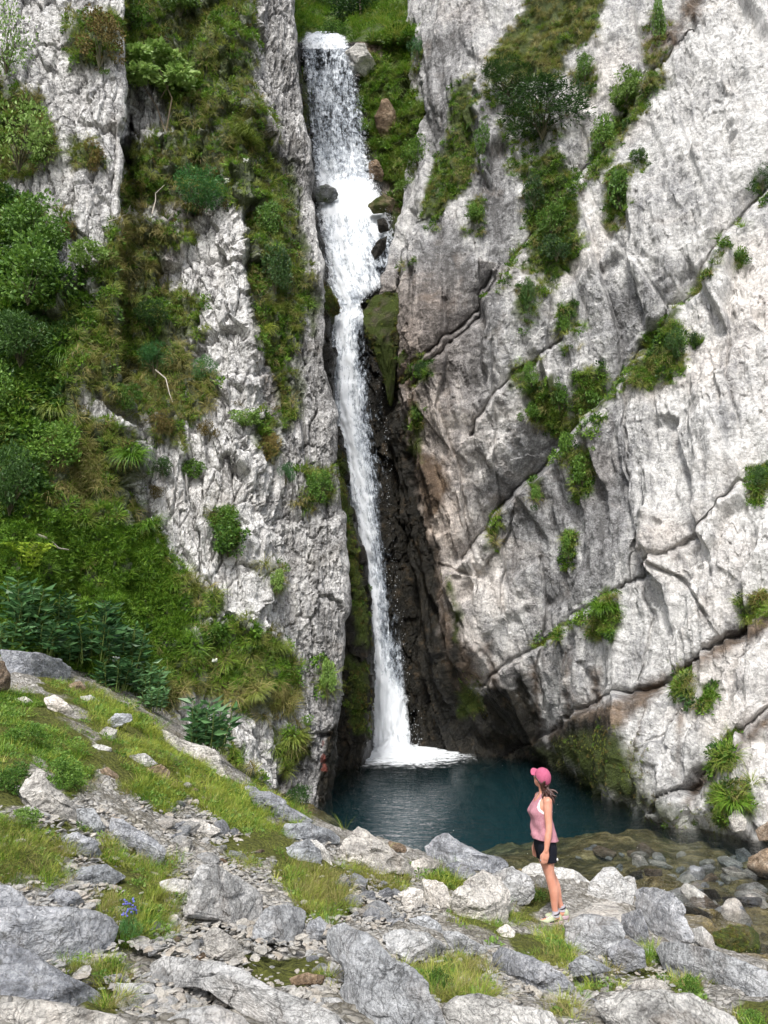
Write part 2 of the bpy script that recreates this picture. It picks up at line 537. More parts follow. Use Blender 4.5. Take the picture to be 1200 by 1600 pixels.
BROWN_RIGHT = [[(630, 560), (650, 600), (655, 690), (690, 720), (705, 760), (672, 830), (690, 900), (720, 1000), (760, 1060), (720, 1110), (690, 1060), (660, 860), (630, 680)],
               [(850, 1150), (900, 1105), (960, 1090), (1010, 1065), (1060, 1035), (1120, 1000), (1210, 945), (1210, 975), (1130, 1025), (1060, 1065), (1010, 1110), (960, 1150), (880, 1190)],
               [(1060, 1255), (1090, 1210), (1130, 1170), (1210, 1100), (1210, 1130), (1140, 1200), (1100, 1240), (1080, 1265)],
               [(757, 1010), (768, 1000), (800, 1165), (772, 1165)], [(828, 1040), (840, 1030), (852, 1150), (836, 1160)], [(878, 1020), (888, 1010), (896, 1120), (880, 1125)], [(925, 1050), (934, 1045), (946, 1105), (932, 1110)], [(1000, 1105), (1010, 1100), (985, 1215), (970, 1210)], [(1060, 1110), (1068, 1105), (1062, 1215), (1052, 1215)],
               [(1060, -40), (1110, -40), (1090, 40), (1060, 20)], [(1010, 60), (1080, 20), (1060, 70), (1010, 95)]]
MOSS_RIGHT = [[(840, 1175), (900, 1150), (960, 1130), (1000, 1170), (1010, 1235), (1080, 1275), (1130, 1290), (1120, 1310), (1000, 1280), (930, 1240)],
              [(715, 1065), (745, 1065), (757, 1110), (720, 1120)], [(700, 900), (720, 960), (712, 1000)], [(640, 640), (655, 630), (660, 720), (640, 700)],
              [(1060, 1040), (1084, 1050), (1070, 1110)]]
MOSS_LEFT = VEG_LEFT + [[(455, 240), (470, 330), (500, 470), (490, 520), (470, 470), (440, 330)], [(460, 560), (475, 560), (470, 660), (455, 640)]]

# ------------------------------------------------------------------ the ground
G = [(0, 1600, 3.4), (300, 1600, 3.8), (600, 1600, 4.1), (900, 1600, 4.5), (1200, 1600, 5.2), (-400, 1600, 3.2), (1700, 1600, 5.6),
     (100, 1450, 4.6), (300, 1450, 5.3), (500, 1450, 6.0), (700, 1450, 7.6), (860, 1440, 9.3), (1000, 1480, 8.6), (1100, 1520, 7.9), (1200, 1540, 7.2), (900, 1530, 6.6),
     (100, 1350, 5.6), (300, 1350, 7.0), (450, 1350, 8.3), (560, 1380, 8.4), (650, 1400, 8.6), (50, 1250, 6.6), (200, 1250, 8.3), (350, 1250, 10.2), (450, 1280, 11.2),
     (560, 1310, 10.8), (660, 1350, 10.8), (740, 1360, 11), (790, 1370, 10.8), (960, 1400, 10.4), (0, 1150, 8.8), (150, 1150, 10.5), (260, 1150, 13), (350, 1200, 14),
     (430, 1250, 15.5), (0, 1060, 12.5), (100, 1080, 13.5), (230, 1100, 16.5), (330, 1160, 18), (430, 1240, 19), (500, 1265, 19.2)]
GP = np.concatenate([np.array([at(*g) for g in G]), np.array([
    (-1.0, 17, -4.6), (-1, 22, -6.2), (0, 27, -6.4), (3, 26, -6.4), (3, 21, -5.4), (1.3, 16, -4.0), (3.3, 17.5, -3.95), (5.5, 18, -3.9), (3, 14, -3.74), (5, 14, -3.70), (7, 13, -3.66), (5, 11.8, -3.64), (5.5, 10.6, -3.66), (7.5, 9.7, -3.64),
    (9, 11, -3.62), (4.4, 10.5, -3.64), (12, 9, -3.8), (10, 7, -3.1), (0, -3, -1.5), (-6, 0, -0.9), (6, -1, -2.2), (-8, 8, -0.6), (-10, 12, 0.2), (-12, 5, -0.3), (12, 2, -2.9), (-3, 30, -6), (8, 24, -6),
    (10, 15, -4.2), (15, 14, -4), (-14, 16, 1.0), (-5, 22, -1)])])

def _tps_fit(P, lam=0.05):
    n = len(P)
    d2 = ((P[:, None, :2] - P[None, :, :2]) ** 2).sum(-1)
    K = 0.5 * d2 * np.log(d2 + 1e-9) + lam * np.eye(n)
    A = np.zeros((n + 3, n + 3))
    A[:n, :n] = K
    A[:n, n] = 1
    A[:n, n + 1:] = P[:, :2]
    A[n:, :n] = A[:n, n:].T
    return np.linalg.solve(A, np.concatenate([P[:, 2], np.zeros(3)]))
_W = _tps_fit(GP)
_gx, _gy = np.linspace(-24, 24, 481), np.linspace(-8, 40, 481)
_X, _Y = np.meshgrid(_gx, _gy, indexing='ij')
_Z = _W[-3] + _W[-2] * _X + _W[-1] * _Y
for k in range(len(GP)):
    d2 = (_X - GP[k, 0]) ** 2 + (_Y - GP[k, 1]) ** 2
    _Z += _W[k] * 0.5 * d2 * np.log(d2 + 1e-9)
_Z = np.clip(_Z, -7, 3)

def ground_z(x, y):
    fx = np.clip((np.asarray(x, float) + 24) * 10, 0, 479.999)
    fy = np.clip((np.asarray(y, float) + 8) * 10, 0, 479.999)
    i, j = fx.astype(int), fy.astype(int)
    a, b = fx - i, fy - j
    return _Z[i, j] * (1 - a) * (1 - b) + _Z[i + 1, j] * a * (1 - b) + _Z[i, j + 1] * (1 - a) * b + _Z[i + 1, j + 1] * a * b

def ground_hit(px, py, floor=-99.0):
    """forward distance at which the line of sight through a pixel meets the ground (or a level floor)"""
    px, py = np.atleast_1d(np.asarray(px, float)), np.atleast_1d(np.asarray(py, float))
    D = at(px, py, np.ones(px.shape))
    Ys = np.geomspace(2.2, 34, 420)
    out = np.full(px.shape, 34.0)
    done = np.zeros(px.shape, bool)
    for y in Ys:
        P = D * y
        hit = ~done & (P[:, 2] < np.maximum(ground_z(P[:, 0], P[:, 1]), floor))
        out[hit] = y
        done |= hit
    return out

WATER = -3.5
GRASS_GROUND = [
    [(-30, 1078), (60, 1090), (130, 1150), (152, 1200), (112, 1245), (60, 1195), (20, 1235), (-30, 1245)],
    [(60, 1065), (130, 1075), (230, 1118), (272, 1180), (352, 1212), (422, 1272), (412, 1312), (350, 1290), (290, 1230), (262, 1275), (190, 1232), (140, 1130)],
    [(-30, 1262), (60, 1300), (112, 1335), (100, 1382), (-30, 1382)], [(172, 1340), (225, 1345), (262, 1345), (272, 1460), (192, 1470), (150, 1420)],
    [(420, 1312), (470, 1345), (540, 1360), (550, 1422), (490, 1440), (440, 1390)], [(380, 1480), (468, 1480), (522, 1530), (470, 1542), (392, 1522)],
    [(600, 1500), (640, 1500), (742, 1498), (772, 1560), (690, 1572), (650, 1535)], [(790, 1470), (880, 1460), (892, 1510), (815, 1500)],
    [(890, 1522), (992, 1520), (962, 1552), (900, 1548)], [(795, 1408), (857, 1400), (850, 1432), (812, 1442)],
    [(662, 1360), (722, 1360), (722, 1386), (666, 1380)], [(592, 1362), (642, 1362), (640, 1398), (598, 1390)],
    [(862, 1568), (892, 1560), (905, 1610), (862, 1610)], [(1040, 1530), (1102, 1530), (1092, 1572), (1042, 1562)],
    [(1150, 1590), (1200, 1580), (1200, 1610), (1150, 1610)], [(-30, 1180), (30, 1190), (40, 1260), (-30, 1260)], [(100, 1510), (190, 1500), (180, 1600), (150, 1590)],
    [(380, 1225), (430, 1210), (480, 1250), (470, 1275), (420, 1260)], [(700, 1420), (800, 1440), (790, 1480), (720, 1450)], [(560, 1330), (600, 1345), (590, 1380), (550, 1360)],
    [(410, 1270), (475, 1275), (470, 1310), (415, 1310)], [(600, 1595), (650, 1590), (650, 1620), (605, 1620)], [(990, 1495), (1020, 1490), (1015, 1530), (985, 1520)],
    [(120, 1290), (200, 1330), (240, 1375), (200, 1380), (160, 1340)], [(60, 1290), (100, 1270), (140, 1300), (100, 1330)], [(330, 1320), (420, 1300), (440, 1340), (380, 1355)],
]
az = np.linspace(-math.radians(72), math.radians(72), 620)
ds = np.concatenate([np.linspace(0.3, 4.5, 20, endpoint=False), np.geomspace(4.5, 36, 520)])
A_, D_ = np.meshgrid(az, ds, indexing='ij')
gx, gy = np.sin(A_) * D_, np.cos(A_) * D_ - 2.0
gp = np.stack([gx, gy, ground_z(gx, gy)], -1).reshape(-1, 3)
q = gp.copy()
q[:, 2] = 0
fz, fj = facets(q[:, 0] / 0.34, q[:, 1] / 0.22, 91, 1.0, 1.2)
fz2, _ = facets(q[:, 0] / 0.11, q[:, 1] / 0.08, 95, 1.0, 1.0)
gpx, gpy, _ = proj(gp)
turfm = poly_mask(gpx, gpy, GRASS_GROUND, 12, 14 * vnoise(q * 2.2, 5))
gp[:, 2] += 0.10 * fbm(q * 0.9, 31, 4) + (1 - 0.7 * turfm) * (0.055 * fz + 0.022 * fz2) + turfm * 0.05 * fbm(q * 3, 8, 3)
below = sstep(-3.42, -3.56, gp[:, 2])
fz3, fj3 = facets(q[:, 0] / 0.7, q[:, 1] / 0.5, 45, 1.0, 1.0)
gp[:, 2] += below * (0.16 * fz3 * sstep(0, 0.25, fj3) + 0.05 * fbm(q * 2, 3, 3))
gme = mesh_from('ground', gp, grid_faces(len(az), len(ds)), {'moss': turfm * (1 - below), 'wet': below})
link('ground', gme, M['ground'], kind='structure')

# ------------------------------------------------------------------ the cliffs
def rows(pys, pxs, Ys):
    return [(x, y, d) for y, x, d in zip(pys, pxs, Ys)]

SURF = {}
def finish_sheet(name, P, N, mat, masks, kind_props):
    nu, nv = P.shape[:2]
    flat = P.reshape(-1, 3)
    px, py, dep = proj(flat)
    nz = 13 * fbm(flat * 1.1, 77, 4) + 5 * vnoise(flat * 6, 78)
    at_ = {}
    for k, (polys, soft) in masks.items():
        at_[k] = poly_mask(px, py, polys, soft, nz)
    SURF[name] = dict(P=flat, N=grid_normals(P).reshape(-1, 3), px=px, py=py)
    return px, py, at_

def save_sheet(name, P, mat, attrs):
    me = mesh_from(name, P.reshape(-1, 3), grid_faces(*P.shape[:2]), attrs, smooth=False)
    return link(name, me, mat, kind='structure')

def calm(P):
    """less relief where the sheet turns away and its mesh is stretched"""
    L = np.linalg.norm(np.gradient(P, axis=0), axis=-1).ravel()
    c = np.clip(0.13 / (L.reshape(P.shape[:2]) + 1e-6), 0.06, 1.0)
    m = c.copy()
    for k in range(-7, 8):
        m = np.minimum(m, np.roll(c, k, axis=0))
    for k in range(4):
        m = (m + np.roll(m, 2, 0) + np.roll(m, -2, 0)) / 3
    return m.ravel()

def blur(d, shape, n):
    b = d.reshape(shape)
    for k in range(n):
        b = (np.roll(b, 1, 1) + 2 * b + np.roll(b, -1, 1)) / 4
        b = (np.roll(b, 1, 0) + 2 * b + np.roll(b, -1, 0)) / 4
    return b.ravel()

def soften(d, shape, cl):
    """blur the relief where the mesh is too stretched to carry it"""
    g = d.reshape(shape)
    b = g.copy()
    for k in range(3):
        b = (np.roll(b, 1, 1) + 2 * b + np.roll(b, -1, 1)) / 4
        b = (np.roll(b, 1, 0) + 2 * b + np.roll(b, -1, 0)) / 4
    w = sstep(0.95, 0.75, cl).reshape(shape)
    return (g * (1 - w) + b * w).ravel()

def fold(px, py, w, line, recess, out, wid, groove, reach):
    """a joint: on its upper (left-hand) side the rock falls back into it, on the other it ends in an edge that stands out"""
    d, s = line_sd(px, py, line)
    sg = d * s + 3.0 * w
    up = sstep(4.0, -4.0, sg)
    return -recess * np.exp(-np.abs(sg) / reach) * up + out * np.exp(-np.abs(sg) / (reach * 0.8)) * (1 - up) - groove * np.exp(-(sg / wid) ** 2)

# left cliff
LPY = [1420, 1250, 1100, 950, 750, 500, 250, 0, -250, -500]
c8 = [500, 510, 524, 533, 522, 503, 478, 454, 440, 430]
Lc = [rows(LPY, [-520] * 10, [10.5, 11.5, 13, 14, 15.5, 17, 18.5, 20, 22, 25]),
      rows(LPY, [-120] * 10, [13, 13.6, 14.4, 15.2, 16.6, 18, 19.2, 20.5, 22.5, 25]),
      rows(LPY, [60] * 10, [14.5, 15, 15.6, 16.3, 17.4, 18.6, 19.6, 20.7, 22.5, 25]),
      rows(LPY, [180, 185, 190, 190, 185, 180, 187, 190, 190, 190], [16, 16.3, 16.8, 17.3, 18.2, 18.9, 19.7, 20.7, 22.5, 25]),
      rows(LPY, [192, 197, 202, 202, 198, 192, 192, 194, 195, 200], [16.1, 16.5, 17.1, 17.7, 18.8, 20.2, 21.3, 22.3, 24, 26.5]),
      rows(LPY, [300] * 10, [17.5, 17.7, 18, 18.4, 19.2, 20.5, 21.8, 22.8, 24.5, 27]),
      rows(LPY, [400, 395, 390, 385, 382, 377, 376, 380, 380, 380], [18.6, 18.7, 18.8, 19, 19.4, 20.3, 21.5, 22.8, 24.5, 27]),
      rows(LPY, [440, 440, 442, 445, 440, 430, 420, 410, 400, 400], [19.0, 19.2, 19.6, 19.9, 20.5, 21.4, 22.6, 23.7, 25.3, 27.6]),
      rows(LPY, c8, [19.5, 19.8, 20.2, 20.5, 21, 22, 23.3, 24.5, 26, 28]),
      rows(LPY, [x - 2 for x in c8], [20.8, 21.1, 21.5, 21.8, 22.3, 23.3, 24.5, 25.7, 27, 29]),
      rows(LPY, [x - 26 for x in c8], [25, 25.2, 25.5, 25.8, 26.2, 27.2, 28.3, 29.5, 31, 33]),
      rows(LPY, [x - 80 for x in c8], [33, 33.2, 33.5, 33.8, 34.2, 35, 36, 37, 39, 41])]
P = loft(Lc, 1.9)
N = grid_normals(P)
f = P.reshape(-1, 3)
px, py, dep = proj(f)
a, b = f[:, 0] * 0.93 + f[:, 1] * 0.36, f[:, 2] + 0.18 * f[:, 0]
w1, w2 = fbm(f * 0.6, 3, 4), fbm(f * 1.4, 4, 4)
rib = sstep(395, 430, px) * sstep(1150, 900, -py + 1150 * 0 + py * 0 + 1000)   # the finely split rib beside the water
rib = sstep(395, 440, px + 10 * w1)
F1, J1 = facets(a / 1.1 + w1 * 0.5, b / 2.6 + w2 * 0.4, 11, 1.0, 1.3)
F2, J2 = facets(a / 0.36 + w2 * 0.3 + b * 0.15, b / 1.2 + w1 * 0.5, 21, 1.0, 1.4)
F3, J3 = facets(a / 0.13 + w2 * 0.3 - b * 0.2, b / 0.5 + w1 * 0.5, 31, 1.0, 1.4)
F4, J4 = facets(a / 0.075 + w1, b / 0.42 + w2, 41, 1.0, 1.2)
slab = sstep(200, 170, px) * sstep(440, 380, py)
disp = (0.55 * F1 * (1 - 0.6 * rib) + 0.20 * F2 * (1 - 0.55 * rib) + 0.12 * F3 * (1 - 0.2 * rib) + rib * 0.10 * F4) * (1 - 0.45 * slab)
disp += 0.35 * fbm(f * 0.35, 51, 3) + 0.10 * ridged(f * np.array([1.4, 1.4, 0.5]), 61, 4) - 0.10 * np.exp(-(J2 / 0.06) ** 2) * (1 - rib) - 0.16 * np.exp(-(J1 / 0.03) ** 2)
disp += 0.06 * fbm(f * 5, 71, 4)
fdisp = 0 * disp
for line, rec, out, wid, groove, reach in [
        ([(440, 650), (410, 570), (392, 500), (383, 420), (385, 330)], -0.1, -0.55, 4, 0.3, 40), ([(206, 300), (203, 240), (205, 180)], 0.0, -0.3, 3, 0.4, 30),
        ([(192, 190), (208, 200), (225, 235)], 0.1, 0.0, 3, 0.3, 20), ([(270, 430), (300, 400), (340, 405), (380, 380)], 0.2, 0.1, 2, 0.2, 30),
        ([(300, 560), (340, 600), (400, 590)], 0.25, 0.1, 2, 0.2, 30), ([(330, 880), (350, 840), (370, 830)], 0.2, 0.1, 2, 0.2, 20), ([(430, 420), (440, 540), (470, 640), (480, 760)], 0.1, 0.25, 3, 0.25, 25),
        ([(470, 1175), (430, 1215), (412, 1240)], 0.3, 0.1, 4, 0.5, 25), ([(486, 1148), (510, 1148)], 0.0, -0.15, 3, 0.3, 20), ([(135, 400), (165, 395), (178, 370)], 0.25, 0.1, 3, 0.2, 30)]:
    fdisp += fold(px, py, w2, line, rec, out, wid, groove, reach)
veg0 = poly_mask(px, py, VEG_LEFT, 14, 12 * w2)
disp += veg0 * (0.12 + 0.25 * fbm(f * 1.2, 81, 3) + 0.10 * fbm(f * 4.0, 82, 3))
cl = calm(P)
disp = soften(disp, P.shape[:2], cl)
P = P + N * (disp * cl).reshape(P.shape[:2])[..., None] - P / np.linalg.norm(P, axis=-1, keepdims=True) * (fdisp * np.sqrt(cl)).reshape(P.shape[:2])[..., None]
px, py, am = finish_sheet('left', P, N, None, {
    'moss': (MOSS_LEFT, 14), 'brown': ([[(200, 440), (230, 380), (250, 300), (330, 300), (300, 380), (270, 440), (330, 600), (230, 640)], [(380, 340), (420, 480), (450, 640), (420, 660), (395, 560)]], 12),
    'wet': ([[(508, 1140), (540, 1120), (560, 1300), (500, 1330), (495, 1240)], [(196, 190), (210, 200), (208, 260), (198, 260)]], 7), 'red': ([[(499, 1152), (509, 1152), (508, 1205), (502, 1205)]], 3)}, None)  # the wet mask also serves to blacken the crack beside the slab
am['moss'] = am['moss'] * 0.72
am['brown'] = am['brown'] * 0.45
am['tone'] = 0.60 * sstep(240, 290, px) * sstep(455, 410, px) * sstep(270, 330, py) - 0.30 * rib + 0.15 + 0.35 * sstep(215, 190, px) * sstep(460, 420, py)  # paler rib and slab; shade on the right-facing rib put into the tone
save_sheet('left_cliff', P, M['left_rock'], am)

# right cliff
def rrows(foot):
    return [foot + 150, foot, foot - 50, 1000, 800, 650, 480, 250, 130, 0, -250, -500]
Rc = [rows(rrows(1180), [655, 652, 652, 645, 630, 602, 600, 645, 630, 640, 655, 670], [32, 31.5, 31.2, 30.8, 30.8, 31, 31.2, 33.5, 35, 36.5, 39, 42]),
      rows(rrows(1180), [734, 730, 724, 706, 680, 646, 640, 690, 668, 672, 680, 695], [28.5, 28.2, 27.8, 27.2, 27, 27.2, 27.6, 30, 31.6, 33.3, 36, 39]),
      rows(rrows(1184), [790, 785, 780, 770, 752, 735, 728, 752, 755, 760, 765, 770], [28.3, 27.8, 26.6, 25.8, 25.6, 25.7, 26.2, 28, 29, 30.2, 33, 36]),
      rows(rrows(1196), [860] * 12, [26.6, 26.0, 24.8, 24.3, 24.4, 24.7, 25.2, 26.8, 27.8, 29, 31.5, 34.5]),
      rows(rrows(1237), [940] * 12, [21.8, 21.2, 20.5, 21.6, 22.6, 23.2, 24, 25.7, 26.7, 27.8, 30, 33]),
      rows(rrows(1277), [1020] * 12, [18.6, 17.9, 17.5, 19.4, 20.8, 21.7, 22.6, 24.5, 25.5, 26.7, 29, 32]),
      rows(rrows(1302), [1110] * 12, [16.8, 16.3, 16.1, 17.9, 19.3, 20.3, 21.3, 23.3, 24.3, 25.5, 28, 31]),
      rows(rrows(1312), [1210] * 12, [16, 15.7, 15.4, 16.9, 18.3, 19.3, 20.3, 22.3, 23.3, 24.5, 27, 30]),
      rows(rrows(1330), [1500] * 12, [14.8, 14.6, 14.4, 15.8, 17, 18, 19, 21, 22, 23, 25.5, 28.5]),
      rows(rrows(1360), [2050] * 12, [13.6, 13.4, 13.2, 14.4, 15.6, 16.6, 17.6, 19.4, 20.4, 21.4, 24, 27])]
P = loft(Rc, 1.9)
N = grid_normals(P)
f = P.reshape(-1, 3)
px, py, dep = proj(f)
a, b = f[:, 0] * 0.51 - f[:, 1] * 0.86, f[:, 2]
ca, sa = math.cos(math.radians(56)), math.sin(math.radians(56))
u, v = a * ca + b * sa, -a * sa + b * ca
w1, w2 = fbm(f * 0.5, 103, 4), fbm(f * 1.3, 104, 4)
F1, J1 = facets(u / 4.2 + w1 * 0.35, v / 1.7 + w1 * 0.5, 111, 1.0, 1.3)
F2, J2 = facets(u / 1.6 + w2 * 0.3, v / 0.62 + w1 * 0.7, 121, 1.0, 1.4)
# steeper second set of joints
cb, sb = math.cos(math.radians(103)), math.sin(math.radians(103))
u2, v2 = a * cb + b * sb, -a * sb + b * cb
F3, J3 = facets(u2 / 1.4 + w2 * 0.5, v2 / 0.38 + w1 * 0.8, 131, 1.0, 1.4)
F4, J4 = facets(u2 / 0.42 + w2, v2 / 0.13 + w1, 141, 1.0, 1.2)
F5, J5 = facets(u2 / 5.0 + w1 * 0.4, v2 / 1.15 + w1 * 0.45, 145, 1.0, 1.5)
F6, J6 = facets(u2 / 2.2 + w2 * 0.3, v2 / 0.45 + w2 * 0.3, 147, 1.0, 1.5)
hack = sstep(0.0, 0.5, fbm(f * 0.45, 155, 3) + 0.25)
S_ = P.shape[:2]
disp = blur(0.20 * F1 + 0.08 * F2, S_, 6) + blur(0.50 * F5 + 0.15 * F6, S_, 3) + blur(0.10 * F3 * hack, S_, 2) + 0.05 * F4 * (0.5 + hack) + 0.30 * fbm(f * 0.3, 151, 3)
disp += 0.20 * ridged(np.stack([u2 * 0.35, v2 * 1.7, 0 * u2], -1), 161, 5) * (0.35 + 0.65 * hack)  + 0.05 * fbm(f * 5, 171, 4)
fdisp = 0 * disp
for line, rec, out, wid, groove, reach in [
        ([(640, 612), (700, 542), (760, 470), (812, 392), (870, 330), (922, 268), (962, 212), (1010, 130), (1082, 56)], 1.4, 0.45, 3.5, 0.45, 50),
        ([(735, 872), (780, 796), (850, 730), (900, 680), (960, 612), (1000, 560), (1060, 482), (1100, 430), (1152, 350), (1215, 285)], 2.1, 0.5, 3.5, 0.5, 70),
        ([(760, 1070), (792, 1040), (832, 1014), (900, 974), (960, 930), (1040, 876), (1110, 816), (1170, 756), (1215, 715)], 0.45, 0.15, 3, 0.4, 30),
        ([(850, 1152), (900, 1126), (960, 1096), (1000, 1076), (1040, 1046), (1100, 1014), (1150, 984), (1215, 932)], 0.9, 0.55, 7, 0.4, 60),
        ([(1030, 1262), (1075, 1226), (1110, 1190), (1150, 1150), (1215, 1098)], 0.6, 0.4, 6, 0.35, 40),
        ([(735, 676), (775, 620), (830, 570), (882, 538)], 0.5, 0.2, 3, 0.45, 30), ([(610, 610), (660, 560), (700, 520), (770, 440)], 0.4, 0.15, 2.5, 0.4, 28),
        ([(700, 300), (655, 370), (625, 430)], 0.0, 0.3, 3, 0.2, 30), ([(870, 700), (900, 690), (960, 620)], 0.2, 0.1, 3, 0.2, 30), ([(800, 800), (790, 840), (760, 880)], 0.1, 0.1, 2, 0.2, 20),
        ([(985, 860), (985, 700), (975, 600), (962, 520), (932, 400), (905, 300)], -0.1, -0.45, 4, 0.12, 45), ([(1140, 330), (1092, 250), (1060, 180)], 0.0, -0.2, 3, 0.08, 40),
        ([(930, 560), (900, 440), (860, 400)], 0.05, -0.3, 3, 0.12, 30), ([(1040, 480), (1000, 420), (950, 370), (920, 300)], 0.0, -0.35, 4, 0.12, 40),
        ([(748, 900), (722, 760), (690, 640), (702, 540), (690, 460)], 0.05, -0.3, 3, 0.18, 40), ([(790, 960), (782, 850), (776, 700), (770, 540)], 0.05, -0.25, 2.5, 0.16, 40),
        ([(740, 900), (700, 880), (672, 780)], 0.05, -0.2, 2.5, 0.16, 30), ([(860, 560), (862, 460), (850, 420)], 0.05, -0.2, 2.5, 0.18, 30),
        ([(1162, 690), (1142, 600), (1140, 480)], 0.05, -0.15, 2.5, 0.12, 40), ([(742, 300), (746, 220), (742, 130)], 0.3, 0.5, 5, 0.25, 40), ([(850, 1110), (842, 1040), (850, 960), (840, 870)], 0.05, -0.15, 2.5, 0.18, 30),
        ([(880, 1110), (890, 1060), (886, 1000)], 0.05, -0.1, 3, 0.25, 20), ([(942, 1100), (935, 1080), (925, 1040)], 0.05, -0.1, 3, 0.25, 20), ([(1010, 1180), (1040, 1140), (1060, 1110)], 0.25, 0.1, 3, 0.2, 25),
        ([(1000, 880), (1010, 960), (990, 1060)], 0.1, -0.1, 2.5, 0.18, 30), ([(1100, 960), (1060, 900), (1020, 890)], 0.1, 0.05, 2.5, 0.18, 25)]:
    fdisp += fold(px, py, w2, line, rec, out, wid, groove, reach)
veg0 = poly_mask(px, py, VEG_RIGHT, 10, 10 * w2)
disp += veg0 * (0.08 + 0.15 * fbm(f * 2.0, 181, 3))
cl = calm(P)
disp = soften(disp, P.shape[:2], cl)
P = P + N * (disp * cl).reshape(P.shape[:2])[..., None] - P / np.linalg.norm(P, axis=-1, keepdims=True) * (fdisp * np.sqrt(cl)).reshape(P.shape[:2])[..., None]
px, py, am = finish_sheet('right', P, N, None, {
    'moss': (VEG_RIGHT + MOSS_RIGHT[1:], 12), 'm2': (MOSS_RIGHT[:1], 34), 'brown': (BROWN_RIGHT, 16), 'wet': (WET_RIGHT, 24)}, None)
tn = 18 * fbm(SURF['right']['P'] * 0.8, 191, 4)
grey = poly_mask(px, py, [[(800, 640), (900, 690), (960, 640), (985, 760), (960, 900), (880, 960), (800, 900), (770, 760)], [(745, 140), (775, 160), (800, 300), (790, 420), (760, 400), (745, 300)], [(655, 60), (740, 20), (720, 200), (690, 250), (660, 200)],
                           [(940, 480), (1000, 420), (1060, 400), (1085, 430), (1000, 540), (960, 590)], [(620, 430), (690, 330), (770, 420), (790, 470), (740, 640), (640, 600)], [(1130, 500), (1165, 500), (1165, 640), (1130, 680)]], 25, tn)  # grey slabs; shade on the turned-away fold face is painted in too
am['tone'] = 0.40 * sstep(960, 1150, px) + 0.12 - 0.30 * sstep(830, 640, px) - 0.85 * grey  # cliff shading put into the tone: darker toward the gorge, paler outward
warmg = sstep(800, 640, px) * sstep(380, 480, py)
am['brown'] = am['brown'] * 0.8
am['warm'] = np.clip(0.75 * warmg + 0.25 * sstep(0.1, 0.5, fbm(SURF['right']['P'] * 0.35, 193, 4)), 0, 1)
dl, sl = line_sd(px, py, [(850, 1152), (960, 1100), (1040, 1050), (1150, 990), (1215, 936)])
am['moss'] = np.maximum(am['moss'] * 0.85, am.pop('m2') * 0.62)
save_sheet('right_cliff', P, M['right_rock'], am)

# the gorge wall behind the water
BPY = [1420, 1180, 1080, 950, 800, 650, 520, 470, 440, 380, 320, 290, 180, 66]
b1 = [565, 578, 575, 571, 551, 524, 514, 518, 508, 500, 492, 488, 478, 468]
Y1 = [25.5, 25.5, 25.5, 25.7, 26.5, 28, 29.3, 29.8, 30.3, 30.8, 31.3, 31.8, 32.8, 33.6]
Yc = [31, 30.9, 30.8, 30.8, 30.9, 31.2, 31.4, 31.7, 32.1, 32.6, 33.1, 33.6, 34.4, 35.2]
b4 = [700, 698, 690, 672, 652, 622, 598, 580, 622, 652, 644, 618, 594, 570]
b5 = [744, 742, 734, 722, 702, 668, 642, 644, 662, 690, 704, 702, 696, 692]
Y5 = [29.2, 29, 28.9, 28.7, 28.6, 28.7, 28.9, 29.1, 29.4, 29.9, 30.6, 31, 32.4, 34]
Bc = [rows(BPY, [x - 120 for x in b1], [y - 0.8 for y in Y1]), rows(BPY, [x - 30 for x in b1], [y - 0.4 for y in Y1]), rows(BPY, b1, Y1), rows(BPY, [x + 3 for x in b1], [y + 1.6 for y in Y1]),
      rows(BPY, [x + 16 for x in b1], Yc), rows(BPY, [(x + z) / 2 for x, z in zip(b1, b4)], [y + 0.3 for y in Yc]), rows(BPY, b4, [y - 0.1 for y in Yc]), rows(BPY, b5, Y5),
      rows(BPY, [x + 90 for x in b5], [y + 1.5 for y in Y5])]
P = loft(Bc, 2.0)
N = grid_normals(P)
f = P.reshape(-1, 3)
px, py, dep = proj(f)
w1, w2 = fbm(f * 0.6, 203, 4), fbm(f * 1.4, 204, 4)
F1, J1 = facets(f[:, 0] / 1.2 + w1 * 0.5, f[:, 2] / 2.0 + w2 * 0.4, 211, 1.0, 1.3)
F2, J2 = facets(f[:, 0] / 0.4 + w2 * 0.5, f[:, 2] / 0.7 + w1 * 0.4, 221, 1.0, 1.4)
F3, J3 = facets(f[:, 0] / 0.14 + w2 * 0.5, f[:, 2] / 0.25 + w1 * 0.4, 231, 1.0, 1.4)
inchute = sstep(0.9, 0.2, np.abs(dep - np.interp(py, BPY[::-1], Yc[::-1])) * 0)
lip = sstep(66, 110, py)
disp = (0.35 * F1 + 0.16 * F2 + 0.06 * F3 + 0.25 * fbm(f * 0.5, 251, 4) + 0.05 * fbm(f * 3, 261, 4)) * (0.35 + 0.65 * lip)
P = P + N * (disp * calm(P)).reshape(P.shape[:2])[..., None]
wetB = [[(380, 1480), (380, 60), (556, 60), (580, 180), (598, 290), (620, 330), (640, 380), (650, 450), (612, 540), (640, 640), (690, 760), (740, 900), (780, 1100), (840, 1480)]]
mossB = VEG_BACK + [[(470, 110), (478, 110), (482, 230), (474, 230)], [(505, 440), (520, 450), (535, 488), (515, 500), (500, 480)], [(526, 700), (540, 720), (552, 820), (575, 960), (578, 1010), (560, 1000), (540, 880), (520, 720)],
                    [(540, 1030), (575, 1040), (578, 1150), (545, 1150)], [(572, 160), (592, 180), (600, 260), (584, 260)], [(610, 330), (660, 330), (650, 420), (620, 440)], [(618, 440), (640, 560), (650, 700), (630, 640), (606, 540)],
                    [(650, 720), (668, 800), (690, 900), (672, 900), (652, 800)], [(600, 300), (625, 300), (622, 330), (590, 332)]]
